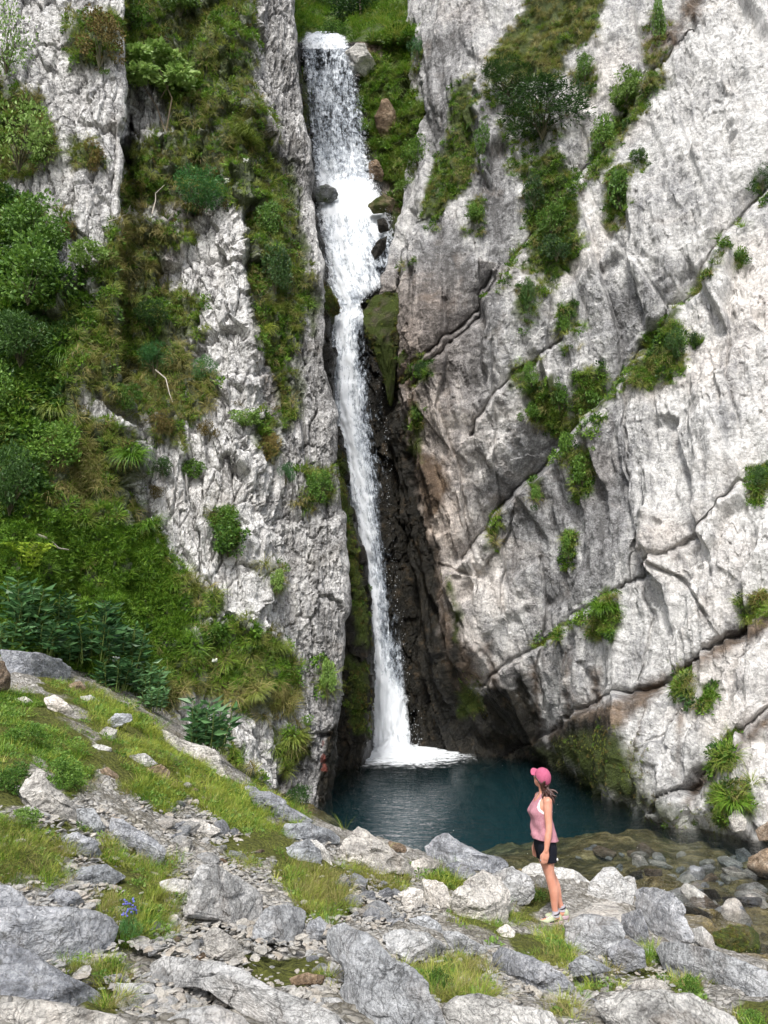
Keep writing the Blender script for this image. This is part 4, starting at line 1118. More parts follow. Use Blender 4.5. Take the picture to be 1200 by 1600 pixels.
P_, Gm, B_ = 'pale_boulder', 'grey_boulder', 'brown_boulder'
BOULDERS = [
 ('smooth bluish grey boulder lying under the dark leafy plants on the slope', [(2, 1016), (20, 1017), (93, 1030), (115, 1043), (113, 1058), (93, 1071), (67, 1070), (43, 1058), (13, 1050)], Gm, {}),
 ('tan lumpy rock tucked against the left end of the bluish boulder', [(-25, 1034), (5, 1033), (17, 1052), (15, 1076), (-25, 1088)], B_, {}),
 ('small white stone poking out of the lush grass', [(22, 1092), (40, 1088), (53, 1097), (50, 1104), (30, 1101)], P_, {}),
 ('lichen spotted grey rock below the white stone in the grass', [(66, 1090), (85, 1087), (103, 1095), (115, 1112), (100, 1121), (75, 1109)], P_, {'moss': 0.4}),
 ('brownish stone just right of the bluish boulder', [(107, 1069), (125, 1063), (135, 1075), (125, 1085), (110, 1081)], B_, {}),
 ('narrow pale stone in bright grass below the dark leafy plants', [(124, 1088), (143, 1086), (158, 1096), (140, 1099), (127, 1098)], P_, {}),
 ('dark capped rock at the top of the yellow grass patch', [(165, 1128), (180, 1115), (205, 1115), (208, 1125), (190, 1133), (172, 1138)], P_, {'moss': 0.5}),
 ('broken grey rock below the dark capped rock', [(152, 1150), (165, 1135), (183, 1140), (183, 1155), (160, 1156)], P_, {}),
 ('low whitish rock in turf above the large wedge rock', [(140, 1168), (150, 1162), (175, 1168), (177, 1177), (160, 1181), (145, 1175)], P_, {}),
 ('rust stained stone in the middle of the grassy bank', [(147, 1206), (167, 1199), (188, 1210), (180, 1224), (155, 1216)], B_, {}),
 ('flat grey stone half buried in grass over the brown rock', [(200, 1181), (227, 1178), (247, 1193), (220, 1201)], P_, {}),
 ('brown hollowed rock in the grass of the bank', [(228, 1201), (250, 1193), (267, 1207), (262, 1223), (235, 1221)], B_, {}),
 ('long thin slab edging the grass bank below the round leafy clump', [(250, 1135), (280, 1158), (333, 1172), (346, 1195), (362, 1227), (345, 1222), (320, 1192), (275, 1172), (255, 1152)], P_, {}),
 ('small grey block at the low end of the thin slab', [(383, 1228), (400, 1230), (412, 1245), (400, 1251), (385, 1241)], Gm, {}),
 ('tall tilted grey wedge rock pointing up out of the grass', [(50, 1192), (62, 1200), (82, 1226), (124, 1264), (128, 1288), (100, 1284), (55, 1266), (30, 1236)], P_, {'thick': 0.5}),
 ('pale knob shaped rock at the low end of the tilted wedge', [(118, 1264), (145, 1264), (165, 1292), (166, 1313), (145, 1307), (124, 1291)], P_, {}),
 ('dark speckled bluish rock leaning right below the yellow grass', [(170, 1278), (192, 1280), (210, 1292), (240, 1308), (258, 1326), (262, 1338), (240, 1358), (225, 1351), (210, 1326), (175, 1311)], Gm, {}),
 ('flat bluish slab below the knob shaped rock', [(92, 1306), (120, 1300), (145, 1312), (160, 1335), (150, 1346), (105, 1329)], Gm, {}),
 ('layered low rock overhanging dark grass roots', [(108, 1368), (130, 1355), (165, 1350), (198, 1370), (170, 1387), (110, 1381)], P_, {}),
 ('small bluish stone just above the big oval boulder', [(72, 1403), (90, 1388), (118, 1393), (135, 1412), (100, 1419), (75, 1413)], Gm, {}),
 ('dark smooth rock half out of view above the oval boulder', [(-25, 1386), (10, 1384), (30, 1395), (46, 1412), (20, 1425), (-25, 1428)], Gm, {'hack': 0.5}),
 ('big oval blue grey boulder with a dark underside', [(-40, 1425), (43, 1413), (90, 1416), (140, 1421), (180, 1433), (188, 1449), (180, 1475), (150, 1498), (110, 1509), (87, 1507), (50, 1491), (-40, 1466)], Gm, {'thick': 0.75, 'hack': 0.6}),
 ('large pointed grey slab wedged under the oval boulder', [(-60, 1458), (27, 1477), (60, 1493), (97, 1520), (143, 1543), (168, 1558), (157, 1581), (117, 1581), (60, 1573), (-60, 1578)], Gm, {'thick': 0.6, 'hack': 0.8}),
 ('flat pale slab at the bottom corner under the pointed slab', [(-40, 1572), (50, 1564), (107, 1573), (187, 1585), (214, 1602), (180, 1650), (-40, 1650)], P_, {'thick': 0.6, 'hack': 0.5}),
 ('long pale beam shaped boulder running down to the bottom edge', [(178, 1476), (215, 1478), (280, 1495), (350, 1505), (390, 1520), (425, 1545), (480, 1565), (530, 1590), (575, 1640), (450, 1650), (390, 1592), (355, 1568), (330, 1549), (280, 1533), (230, 1529), (185, 1511)], P_, {'thick': 0.35, 'hack': 0.6}),
 ('lumpy pale rock at the bottom edge below the beam shaped boulder', [(248, 1602), (300, 1578), (340, 1575), (380, 1588), (402, 1612), (380, 1650), (260, 1650)], P_, {}),
 ('upright whitish block leaning on the beam shaped boulder', [(315, 1455), (340, 1452), (370, 1470), (383, 1490), (382, 1507), (345, 1504), (325, 1496)], P_, {}),
 ('large layered pale outcrop with wavy ridges beside the gravel path', [(310, 1360), (340, 1355), (370, 1370), (405, 1388), (416, 1405), (415, 1428), (395, 1441), (370, 1449), (320, 1437), (288, 1428), (300, 1405)], P_, {'hack': 1.5}),
 ('small cracked rock touching the upper side of the layered outcrop', [(250, 1379), (275, 1372), (305, 1378), (308, 1395), (280, 1406), (258, 1406)], P_, {}),
 ('curved pale rock right of the layered outcrop', [(395, 1449), (420, 1416), (450, 1414), (480, 1420), (479, 1443), (467, 1474), (420, 1471), (395, 1461)], P_, {}),
 ('dark grey stone squeezed between two pale rocks', [(480, 1440), (500, 1433), (512, 1445), (500, 1469), (478, 1471)], Gm, {'wet': 0.1}),
 ('large rough pale boulder spreading down the middle of the foreground', [(503, 1453), (513, 1437), (540, 1433), (557, 1453), (587, 1473), (603, 1497), (633, 1513), (657, 1537), (663, 1557), (683, 1570), (690, 1600), (660, 1650), (590, 1650), (540, 1592), (535, 1558), (533, 1508), (510, 1488)], P_, {'thick': 0.5, 'hack': 1.2}),
 ('low pale boulder half hidden in dry grass near the pool', [(425, 1332), (480, 1312), (500, 1330), (506, 1346), (490, 1356), (455, 1350)], P_, {}),
 ('bright white broken block on the end of the low pale boulder', [(482, 1312), (495, 1311), (510, 1327), (523, 1365), (508, 1353), (498, 1335)], P_, {}),
 ('long rough pale ridge rock along the edge of the pool', [(533, 1322), (560, 1293), (573, 1297), (600, 1317), (633, 1340), (658, 1364), (647, 1373), (613, 1363), (587, 1373), (555, 1352), (532, 1342)], P_, {'hack': 1.2}),
 ('flat whitish shelf of rock at the near corner of the pool', [(425, 1286), (480, 1286), (510, 1294), (534, 1308), (530, 1320), (490, 1316), (440, 1311)], P_, {}),
 ('dark ridged rock at the foot of the left cliff by the pool', [(388, 1236), (425, 1238), (455, 1262), (492, 1283), (478, 1290), (440, 1282), (400, 1266)], Gm, {}),
 ('small brown wet stone at the pool rim', [(605, 1313), (625, 1318), (638, 1325), (632, 1334), (608, 1327)], B_, {'wet': 0.3}),
 ('dark boulder lying in the shallow pool with a wet brown side', [(655, 1326), (678, 1305), (700, 1302), (720, 1320), (750, 1333), (783, 1340), (798, 1350), (783, 1362), (745, 1367), (715, 1356), (690, 1353), (664, 1343)], Gm, {'wet': 0.15, 'thick': 0.5}),
 ('grey rock against the near side of the dark pool boulder', [(642, 1346), (665, 1340), (694, 1350), (692, 1364), (665, 1370), (645, 1361)], P_, {}),
 ('round grey rock under the dark pool boulder beside a grass cushion', [(697, 1351), (715, 1346), (738, 1355), (746, 1369), (720, 1377), (700, 1367)], Gm, {}),
 ('bright white square block in the gravel below the ridge rock', [(620, 1397), (640, 1387), (660, 1390), (662, 1417), (635, 1419)], P_, {}),
 ('split grey rock left of the tall white patched block', [(661, 1371), (690, 1376), (704, 1400), (702, 1432), (680, 1422), (663, 1402)], P_, {}),
 ('tall white patched block of rock in the middle of the bank', [(702, 1397), (735, 1375), (755, 1360), (780, 1366), (794, 1390), (798, 1420), (795, 1440), (770, 1447), (735, 1444), (708, 1434)], P_, {}),
 ('small white and black stone at the left corner of the standing slab', [(774, 1456), (790, 1443), (806, 1455), (798, 1474), (776, 1473)], P_, {}),
 ('rounded pale rock below the white square block', [(633, 1436), (665, 1430), (688, 1445), (692, 1462), (655, 1457)], P_, {}),
 ('broad flat topped rock above the clump of green grass', [(595, 1458), (633, 1450), (667, 1457), (698, 1479), (683, 1494), (643, 1505), (612, 1494)], P_, {}),
 ('long sloping grey slab right of the broad flat topped rock', [(690, 1453), (717, 1457), (760, 1480), (764, 1488), (720, 1499), (700, 1477)], P_, {}),
 ('dark striped slab overhanging a black hollow', [(766, 1487), (785, 1480), (825, 1495), (875, 1520), (892, 1541), (870, 1556), (840, 1551), (800, 1531), (772, 1507)], Gm, {'hack': 1.4}),
 ('wide pale domed boulder on the bottom edge below the striped slab', [(672, 1590), (710, 1556), (750, 1552), (810, 1570), (862, 1580), (890, 1605), (860, 1660), (690, 1660)], P_, {'hack': 0.5}),
 ('flat cream slab spreading along the bottom edge of the foreground', [(930, 1567), (980, 1550), (1030, 1545), (1090, 1556), (1150, 1576), (1190, 1605), (1120, 1650), (970, 1640)], P_, {'thick': 0.45, 'hack': 0.8}),
 ('wide flat grey slab sloping toward the stream', [(1013, 1482), (1030, 1470), (1065, 1472), (1125, 1490), (1155, 1502), (1240, 1542), (1240, 1564), (1160, 1549), (1120, 1537), (1050, 1529), (1013, 1502)], P_, {'thick': 0.5, 'hack': 0.7}),
 ('cracked pale block under the toes of the standing slab', [(883, 1446), (910, 1428), (970, 1430), (979, 1460), (962, 1486), (938, 1499), (895, 1497), (883, 1471)], P_, {}),
 ('bluish grey block on the stream side of the cracked block', [(968, 1424), (1000, 1420), (1013, 1450), (1011, 1482), (985, 1472), (970, 1450)], Gm, {}),
 ('grey wedge stone in front of the bluish grey block', [(948, 1483), (980, 1466), (1008, 1482), (1009, 1512), (985, 1522), (960, 1508)], Gm, {}),
 ('pointed bright white rock standing by the water', [(921, 1380), (943, 1355), (960, 1357), (975, 1375), (990, 1370), (994, 1390), (987, 1421), (960, 1414), (921, 1410)], P_, {}),
 ('large dark speckled boulder beside the pointed white rock', [(990, 1385), (1020, 1383), (1050, 1397), (1068, 1420), (1084, 1471), (1060, 1475), (1027, 1472), (1008, 1447), (992, 1422)], Gm, {}),
 ('low brown rimmed rock at the water line by the speckled boulder', [(1058, 1414), (1085, 1417), (1114, 1430), (1108, 1445), (1080, 1444)], P_, {'wet': 0.1}),
 ('smooth white stone at the stream edge above the wide flat slab', [(1080, 1450), (1097, 1447), (1114, 1463), (1119, 1489), (1100, 1482), (1085, 1469)], P_, {'hack': 0.3}),
 ('mossy grass topped rock sitting in the stream', [(1113, 1457), (1143, 1445), (1177, 1447), (1194, 1470), (1184, 1494), (1140, 1489), (1119, 1477)], B_, {'moss': 0.9}),
 ('rounded grey rock behind the legs of the person', [(815, 1358), (830, 1348), (850, 1350), (870, 1356), (900, 1360), (923, 1378), (920, 1407), (880, 1410), (840, 1402), (820, 1387)], P_, {'Y': 10.9}),
 ('pale rock left of the person between two other rocks', [(752, 1368), (800, 1354), (826, 1370), (838, 1395), (826, 1413), (800, 1419), (790, 1400)], P_, {}),
 ('crumbled pale rock between the dry grass and the cream slab', [(973, 1537), (1000, 1530), (1035, 1532), (1049, 1546), (1040, 1561), (1008, 1557)], P_, {}),
 ('small tan rock beside the grass under the cracked block', [(888, 1507), (910, 1493), (940, 1505), (957, 1516), (930, 1522), (893, 1527)], P_, {}),
 ('flat grey stone among the gravel below the tan lying stone', [(500, 1558), (533, 1560), (541, 1581), (513, 1579)], P_, {}),
 ('tan lying stone in the grass behind the beam shaped boulder', [(450, 1528), (480, 1520), (508, 1524), (503, 1538), (457, 1541)], B_, {}),
 ('tiny white upright stone below the tan lying stone', [(465, 1546), (478, 1543), (479, 1557), (467, 1558)], P_, {}),
 ('flat oblong stone on the gravel below the beam shaped boulder', [(175, 1536), (240, 1537), (243, 1551), (187, 1553)], P_, {'hack': 0.4}),
 ('pale rounded stone at the tip of the oval boulder', [(160, 1526), (190, 1520), (196, 1533), (165, 1538)], P_, {'hack': 0.4}),
 ('square pale stone in the gravel by the flat bottom slab', [(217, 1553), (240, 1554), (241, 1568), (218, 1567)], P_, {'hack': 0.4}),
 ('slender flat rock in the turf above the gravel path', [(262, 1279), (310, 1280), (346, 1296), (325, 1309), (280, 1297)], P_, {}),
 ('tan flat stone in the stream behind the pointed white rock', [(1005, 1357), (1034, 1358), (1036, 1369), (1008, 1369)], B_, {'Y': 13.5}),
 ('rusty stone at the water line behind the pointed white rock', [(978, 1368), (1003, 1358), (1006, 1376), (985, 1380)], B_, {'wet': 0.1}),
 ('wet brown stone rising from the stream', [(1088, 1391), (1117, 1389), (1129, 1404), (1100, 1407)], B_, {'Y': 12.4, 'wet': 0.1}),
 ('long flat stone just above the stream surface', [(1125, 1401), (1190, 1402), (1192, 1413), (1130, 1409)], Gm, {'Y': 12.0}),
 ('reddish brown wet boulder at the far right of the stream', [(1163, 1337), (1200, 1328), (1240, 1340), (1240, 1374), (1190, 1373), (1168, 1357)], B_, {'Y': 13.2, 'wet': 0.15}),
 ('dark rock against the cliff foot at the stream', [(1178, 1297), (1200, 1283), (1228, 1298), (1216, 1315), (1184, 1314)], B_, {'Y': 14.9, 'wet': 0.2}),
 ('grey pointed rock on the mossy foot of the right cliff', [(1138, 1277), (1152, 1261), (1166, 1280), (1166, 1299), (1144, 1299)], P_, {'Y': 15.3}),
 ('pinkish smooth rock beside the brink of the waterfall', [(535, 84), (556, 68), (572, 68), (588, 100), (597, 122), (580, 128), (556, 112), (542, 100)], P_, {'Y': 34.0, 'hack': 1.0, 'thick': 0.4}),
 ('reddish upright rock in the grass right of the upper fall', [(596, 150), (606, 146), (618, 175), (622, 215), (600, 225), (585, 190)], B_, {'Y': 33.2, 'thick': 0.4}),
 ('orange brown stone at the side of the upper fall', [(572, 250), (585, 244), (600, 268), (598, 285), (577, 280)], B_, {'Y': 32.9, 'thick': 0.4}),
 ('dark mossy rock splitting the cascade on its left', [(490, 292), (505, 286), (525, 296), (531, 308), (515, 317), (494, 314)], Gm, {'Y': 31.5, 'moss': 0.7, 'wet': 0.4}),
 ('dark mossy ledge stone right of the cascade', [(574, 320), (600, 304), (617, 312), (613, 331), (583, 334)], B_, {'Y': 31.2, 'moss': 0.8, 'wet': 0.4}),
 ('black wet rock showing between the threads of the cascade', [(588, 342), (604, 338), (608, 360), (592, 366)], B_, {'Y': 31.0, 'wet': 0.9}),
 ('slanting black rock under the thin threads of the cascade', [(592, 372), (606, 366), (603, 390), (580, 412), (572, 405)], B_, {'Y': 30.7, 'wet': 0.9}),
 ('mossy green boulder pinching the fall on its right', [(562, 479), (585, 456), (612, 446), (626, 480), (620, 560), (612, 650), (601, 600), (585, 540)], B_, {'Y': 29.3, 'moss': 0.95, 'wet': 0.6, 'thick': 0.9}),
 ('mossy dark rock pinching the fall on its left', [(500, 440), (516, 452), (534, 486), (516, 497), (498, 494)], B_, {'Y': 29.5, 'moss': 0.9, 'wet': 0.6}),
]
for lb, ol, mt, kw in BOULDERS:
    boulder(lb, ol, mt, **kw)
# the flat slab that the person stands on: its top is level with the soles
FOOT = at(862, 1441, 9.3)
def standing_slab():
    ol = np.array([(800, 1452), (836, 1430), (880, 1411), (950, 1406), (982, 1424), (965, 1446), (905, 1462), (860, 1470), (822, 1466)], float)
    t_ = FOOT[2] / at(ol[:, 0], ol[:, 1], np.ones(len(ol)))[:, 2]
    top = at(ol[:, 0], ol[:, 1], t_)[:, :2]
    c = top.mean(0)
    n = 72
    ang = np.linspace(0, 2 * np.pi, n, endpoint=False)
    pa = np.arctan2(top[:, 1] - c[1], top[:, 0] - c[0])
    pr = np.hypot(top[:, 1] - c[1], top[:, 0] - c[0])
    o_ = np.argsort(pa)
    r = np.interp(ang, pa[o_], pr[o_], period=2 * np.pi)
    rings = [(0.0, 0.0), (0.25, 0.0), (0.5, 0.0), (0.72, 0.0), (0.88, -0.005), (0.97, -0.02), (1.02, -0.06), (1.03, -0.14), (1.0, -0.3), (0.95, -0.6)]
    V = []
    for k, (s, z) in enumerate(rings):
        p = np.stack([np.cos(ang) * r * s, np.sin(ang) * r * s, np.full(n, z)], -1)
        p[:, 2] += 0.008 * fbm(p * 5 + 3, 71, 3) + (0.05 * fbm(p * 3, 72, 3) if s > 0.95 else 0)
        p[:, :2] *= 1 + (0.06 * fbm(p * 4, 73, 3)[:, None] if s > 0.9 else 0)
        V.append(p)
    V = np.concatenate(V)
    F = []
    for k in range(len(rings) - 1):
        i = k * n + np.arange(n)
        j = k * n + (np.arange(n) + 1) % n
        F.append(np.stack([i, j, j + n, i + n], -1))
    link('boulder', mesh_from('boulder', V, np.concatenate(F), smooth=False), M['pale_boulder'], loc=(c[0], c[1], FOOT[2]),
         label='flat topped slab that the person stands on', category='boulder', group='boulders and rocks lying on the slope')
standing_slab()

# small loose stones: eight shapes, copied
stone_meshes = []
for k in range(8):
    rg = np.random.default_rng(300 + k)
    asp = rg.uniform(0.55, 1.0)
    V, F = boulder_mesh('stone', lambda ph: 0.5 * (1 + 0.18 * np.cos(2 * ph + k) + 0.12 * np.cos(3 * ph + 2 * k)), 0.5 * asp, 0.9, 700 + k, 3, np.eye(3), cuts=6)
    V = V @ np.array(Matrix.Rotation(rg.uniform(0, 6), 3, 'Y')) * np.array([1, 1, rg.uniform(0.45, 0.8)])
    me = mesh_from('stone', V, F, smooth=False)
    me.materials.append(M[[P_, Gm, P_, B_, P_, Gm, P_, P_][k]])
    stone_meshes.append(me)
STONES = [
 ('small stone in the gravel between the beam shaped boulder and the bottom slab', 'loose stones below the beam shaped boulder', [(170, 1520), (330, 1545), (400, 1600), (220, 1600)], 34, (0.03, 0.12)),
 ('small stone on the gravel path beside the blue flower', 'loose stones of the path by the blue flower', [(225, 1440), (290, 1420), (330, 1500), (230, 1495)], 34, (0.03, 0.085)),
 ('small stone on the gravel between the dry grass and the rough middle boulder', 'loose stones of the open middle', [(510, 1375), (640, 1380), (630, 1450), (560, 1440)], 40, (0.05, 0.26)),
 ('small stone scattered above the layered outcrop', 'loose stones above the layered outcrop', [(255, 1250), (420, 1310), (430, 1350), (330, 1350), (250, 1320)], 40, (0.05, 0.26)),
 ('small stone lying around the flat bluish slab', 'loose stones around the flat bluish slab', [(60, 1280), (170, 1330), (230, 1370), (90, 1390)], 30, (0.03, 0.10)),
 ('small stone in the gravel by the cream slab', 'loose stones by the cream slab', [(890, 1540), (980, 1520), (1010, 1560), (900, 1600)], 24, (0.03, 0.09)),
 ('small stone by the tan lying stone at the middle boulder', 'loose stones left of the middle boulder', [(470, 1470), (540, 1500), (560, 1600), (500, 1590)], 20, (0.03, 0.09)),
 ('stone lying on the shallow bed of the stream', 'stones on the stream bed', [(860, 1330), (1200, 1340), (1200, 1460), (1090, 1430), (1000, 1375)], 64, (0.12, 0.55)),
 ('small stone on the grassy bank beside the thin slab', 'loose stones on the grassy bank', [(190, 1150), (260, 1170), (360, 1240), (300, 1260), (220, 1200)], 22, (0.05, 0.16)),
]
for lb, gp_, poly, n, (s0, s1) in STONES:
    poly = np.array(poly, float)
    k = 0
    while k < n:
        x_, y_ = rng.uniform(poly[:, 0].min(), poly[:, 0].max()), rng.uniform(poly[:, 1].min(), poly[:, 1].max())
        if poly_sd(np.array([x_]), np.array([y_]), poly)[0] < 0:
            continue
        yh = ground_hit(x_, y_)[0]
        p = at(x_, y_, yh)
        s = s0 + (s1 - s0) * rng.random() ** 2
        o = link('stone', stone_meshes[rng.integers(8)], None, None, (p[0], p[1], p[2] + 0.10 * s), label=lb, category='stone', group=gp_)
        o.rotation_euler = (rng.normal(0, 0.25), rng.normal(0, 0.25), rng.uniform(0, 6.28))
        o.scale = (s, s * rng.uniform(0.6, 1), s * rng.uniform(0.7, 1.1))
        k += 1
# ------------------------------------------------------------------ plants
def leaf_material(name, stops, rough=0.5, transl=0.3, spec=0.35):
    m, t = new_mat(name)
    r = t.math('ADD', t.math('MULTIPLY', t.attr('rnd'), 0.55), t.math('MULTIPLY', t.n('ObjectInfo').outputs['Random'], 0.45))
    col = t.ramp(r, stops)
    p = t.n('BsdfPrincipled', ins={'Base Color': col, 'Roughness': rough})
    p.inputs['Specular IOR Level'].default_value = spec
    tl = t.n('BsdfTranslucent', ins={'Color': col})
    t.set(t.out.inputs[0], t.n('MixShader', ins={0: transl, 1: p, 2: tl}))
    return m

M['dry_grass'] = leaf_material('dry_grass', [(0.1, (0.10, 0.11, 0.022)), (0.45, (0.20, 0.20, 0.05)), (0.75, (0.34, 0.29, 0.11)), (1.0, (0.42, 0.33, 0.17))], 0.6)
M['olive_grass'] = leaf_material('olive_grass', [(0.1, (0.08, 0.125, 0.016)), (0.5, (0.19, 0.25, 0.04)), (0.9, (0.34, 0.36, 0.08))], 0.55)
M['green_grass'] = leaf_material('green_grass', [(0.1, (0.045, 0.11, 0.008)), (0.5, (0.11, 0.23, 0.018)), (0.9, (0.24, 0.37, 0.04))], 0.5)
M['bright_grass'] = leaf_material('bright_grass', [(0.1, (0.10, 0.15, 0.014)), (0.45, (0.24, 0.30, 0.035)), (0.75, (0.38, 0.42, 0.07)), (1.0, (0.48, 0.46, 0.14))], 0.55)
M['herb'] = leaf_material('herb', [(0.1, (0.035, 0.09, 0.009)), (0.5, (0.095, 0.20, 0.02)), (0.9, (0.20, 0.32, 0.04))])
M['shrub_green'] = leaf_material('shrub_green', [(0.1, (0.035, 0.09, 0.012)), (0.5, (0.09, 0.19, 0.026)), (0.95, (0.19, 0.32, 0.05))])
M['pale_leaf'] = leaf_material('pale_leaf', [(0.1, (0.09, 0.17, 0.03)), (0.5, (0.18, 0.30, 0.06)), (0.95, (0.30, 0.42, 0.12))])
M['dark_leaf'] = leaf_material('dark_leaf', [(0.1, (0.018, 0.05, 0.01)), (0.5, (0.045, 0.105, 0.02)), (0.95, (0.10, 0.19, 0.04))])
M['blue_leaf'] = leaf_material('blue_leaf', [(0.1, (0.025, 0.07, 0.025)), (0.5, (0.065, 0.155, 0.05)), (0.95, (0.15, 0.28, 0.11))], 0.4)
M['fern'] = leaf_material('fern', [(0.1, (0.16, 0.26, 0.02)), (0.5, (0.28, 0.40, 0.03)), (0.95, (0.40, 0.50, 0.06))])
M['umbel_leaf'] = leaf_material('umbel_leaf', [(0.1, (0.03, 0.11, 0.03)), (0.5, (0.07, 0.20, 0.05)), (0.95, (0.15, 0.32, 0.10))])
M['brown_moss'] = leaf_material('brown_moss', [(0.1, (0.05, 0.04, 0.01)), (0.5, (0.13, 0.10, 0.025)), (0.95, (0.24, 0.18, 0.05))], 0.8, 0.1)
def plain(name, col, rough=0.7, spec=0.3):
    m, t = new_mat(name)
    co = t.n('TexCoord').outputs['Object']
    n = t.noise(co, 14, 6, 0.7)
    c = t.mix(t.mapr(n, 0.3, 0.7), tuple(0.65 * v for v in col), tuple(min(1.15 * v, 1) for v in col))
    p = t.n('BsdfPrincipled', ins={'Base Color': c, 'Roughness': rough})
    p.inputs['Specular IOR Level'].default_value = spec
    t.set(t.out.inputs[0], p)
    return m
M['bark'] = plain('bark', (0.16, 0.12, 0.08))
M['green_stem'] = plain('green_stem', (0.06, 0.055, 0.025))
M['pale_twig'] = plain('pale_twig', (0.42, 0.38, 0.32))
M['white_flower'] = plain('white_flower', (0.75, 0.76, 0.68))
M['blue_flower'] = plain('blue_flower', (0.13, 0.14, 0.40))
M['stem'] = plain('stem', (0.10, 0.14, 0.03))

def grass_mesh(name, n, length, lean, droop, width, seed, rad=0.12, seg=4):
    """a tuft of curved tapering blades growing along +Z"""
    rg = np.random.default_rng(seed)
    V, F3, F4, R = [], [], [], []
    for k in range(n):
        ph = rg.uniform(0, 2 * np.pi)
        L = length * rg.uniform(0.5, 1.15)
        d = np.array([math.cos(ph), math.sin(ph), 0])
        p = d * rad * rg.random() + np.array([0, 0, -0.03])
        ang = lean * rg.uniform(0.2, 1.2)
        side = np.array([-math.sin(ph + rg.normal(0, 0.5)), math.cos(ph), 0])
        b = len(V)
        w = width * rg.uniform(0.7, 1.2)
        r = rg.random()
        for q in range(seg):
            ww = w * (1 - q / seg) ** 0.7
            V += [p - side * ww / 2, p + side * ww / 2]
            R += [r, r]
            p = p + L / seg * (d * math.sin(ang) + np.array([0, 0, math.cos(ang)]))
            ang = min(ang + droop / seg * rg.uniform(0.7, 1.4), 3.0)
        V.append(p)
        R.append(r)
        for q in range(seg - 1):
            F4.append((b + 2 * q, b + 2 * q + 1, b + 2 * q + 3, b + 2 * q + 2))
        F3.append((b + 2 * seg - 2, b + 2 * seg - 1, b + 2 * seg))
    return mesh_from(name, np.array(V), [np.array(F4), np.array(F3)], {'rnd': R}, smooth=True)

def leaves_arrays(C, D, size, rg, aspect=0.5, fold=0.25):
    """leaf blades (two folded halves) at points C pointing along D"""
    n = len(C)
    D = D / (np.linalg.norm(D, axis=1, keepdims=True) + 1e-9)
    up = np.cross(D, rg.normal(size=(n, 3)))
    up /= np.linalg.norm(up, axis=1, keepdims=True) + 1e-9
    sd = np.cross(D, up)
    s = (size * rg.uniform(0.6, 1.25, n))[:, None]
    tip, mid = C + D * s, C + D * s * 0.45
    V = np.stack([C, mid + sd * s * aspect * 0.5 + up * s * fold * 0.3, tip - up * s * 0.12, mid - sd * s * aspect * 0.5 + up * s * fold * 0.3], 1).reshape(-1, 3)
    i = np.arange(n)[:, None] * 4
    F = np.concatenate([i + np.array([[0, 1, 2]]), i + np.array([[0, 2, 3]])])
    return V, F, np.repeat(rg.random(n), 4)

def leaf_cluster(name, n, radius, size, seed, aspect=0.6, flat=0.7):
    rg = np.random.default_rng(seed)
    d = rg.normal(size=(n, 3))
    d[:, 2] = np.abs(d[:, 2])
    d /= np.linalg.norm(d, axis=1, keepdims=True)
    C = d * radius * rg.uniform(0.3, 1, (n, 1)) * np.array([1, 1, flat])
    V, F, R = leaves_arrays(C, d + rg.normal(size=(n, 3)) * 0.6, size, rg, aspect)
    return mesh_from(name, V, F, {'rnd': R}, smooth=False)

protos = bpy.data.collections.new('plant_kinds')
PROTO = []
def proto(me, mat):
    o = bpy.data.objects.new('kind_%02d' % len(PROTO), me)
    me.materials.append(mat)
    protos.objects.link(o)
    PROTO.append(o)
    return len(PROTO) - 1
K = {}
for nm_, mt, n_, ln, le, dr, wd in [('dry', 'dry_grass', 44, 0.58, 0.9, 2.3, 0.017), ('olive', 'olive_grass', 46, 0.46, 0.85, 2.0, 0.018), ('green', 'green_grass', 44, 0.42, 0.75, 1.6, 0.019)]:
    K[nm_] = [proto(grass_mesh(nm_, n_, ln, le, dr, wd, 600 + 7 * k + len(PROTO)), M[mt]) for k in range(3)]
for nm_, mt, n_, ln, le, dr, wd in [('fine_dry', 'dry_grass', 44, 0.17, 0.9, 1.5, 0.004), ('fine_bright', 'bright_grass', 50, 0.15, 0.85, 1.4, 0.0045), ('fine_green', 'green_grass', 50, 0.16, 0.8, 1.2, 0.005)]:
    K[nm_] = [proto(grass_mesh(nm_, n_, ln, le, dr, wd, 650 + 7 * k + len(PROTO), rad=0.13), M[mt]) for k in range(3)]
K['herb'] = [proto(leaf_cluster('herb', 60, 0.24, 0.11, 670 + k), M['herb']) for k in range(3)]
K['dark_herb'] = [proto(leaf_cluster('dark_herb', 60, 0.26, 0.12, 680 + k), M['dark_leaf']) for k in range(2)]
K['moss'] = [proto(leaf_cluster('moss', 70, 0.18, 0.045, 690 + k, 0.8, 0.5), M['brown_moss' if k else 'olive_grass']) for k in range(2)]
K['low_herb'] = [proto(leaf_cluster('low_herb', 46, 0.10, 0.035, 695 + k, 0.7, 0.6), M['shrub_green' if k else 'pale_leaf']) for k in range(2)]
M['gravel_stone'] = rock_material('gravel_stone', [(0.08, (0.13, 0.125, 0.11)), (0.4, (0.29, 0.28, 0.26)), (0.8, (0.52, 0.50, 0.47))], crack=0.3, bump=0.5, specks=0.3, sc=1.5, vary='warm')
K['gravel'] = []
for k in range(5):
    me = stone_meshes[k].copy()
    me.materials.clear()
    K['gravel'].append(proto(me, M['gravel_stone']))

def euler_from_axes(X, Y, Z):
    ry = np.arcsin(np.clip(-X[:, 2], -1, 1))
    return np.stack([np.arctan2(Y[:, 2], Z[:, 2]), ry, np.arctan2(X[:, 1], X[:, 0])], -1)

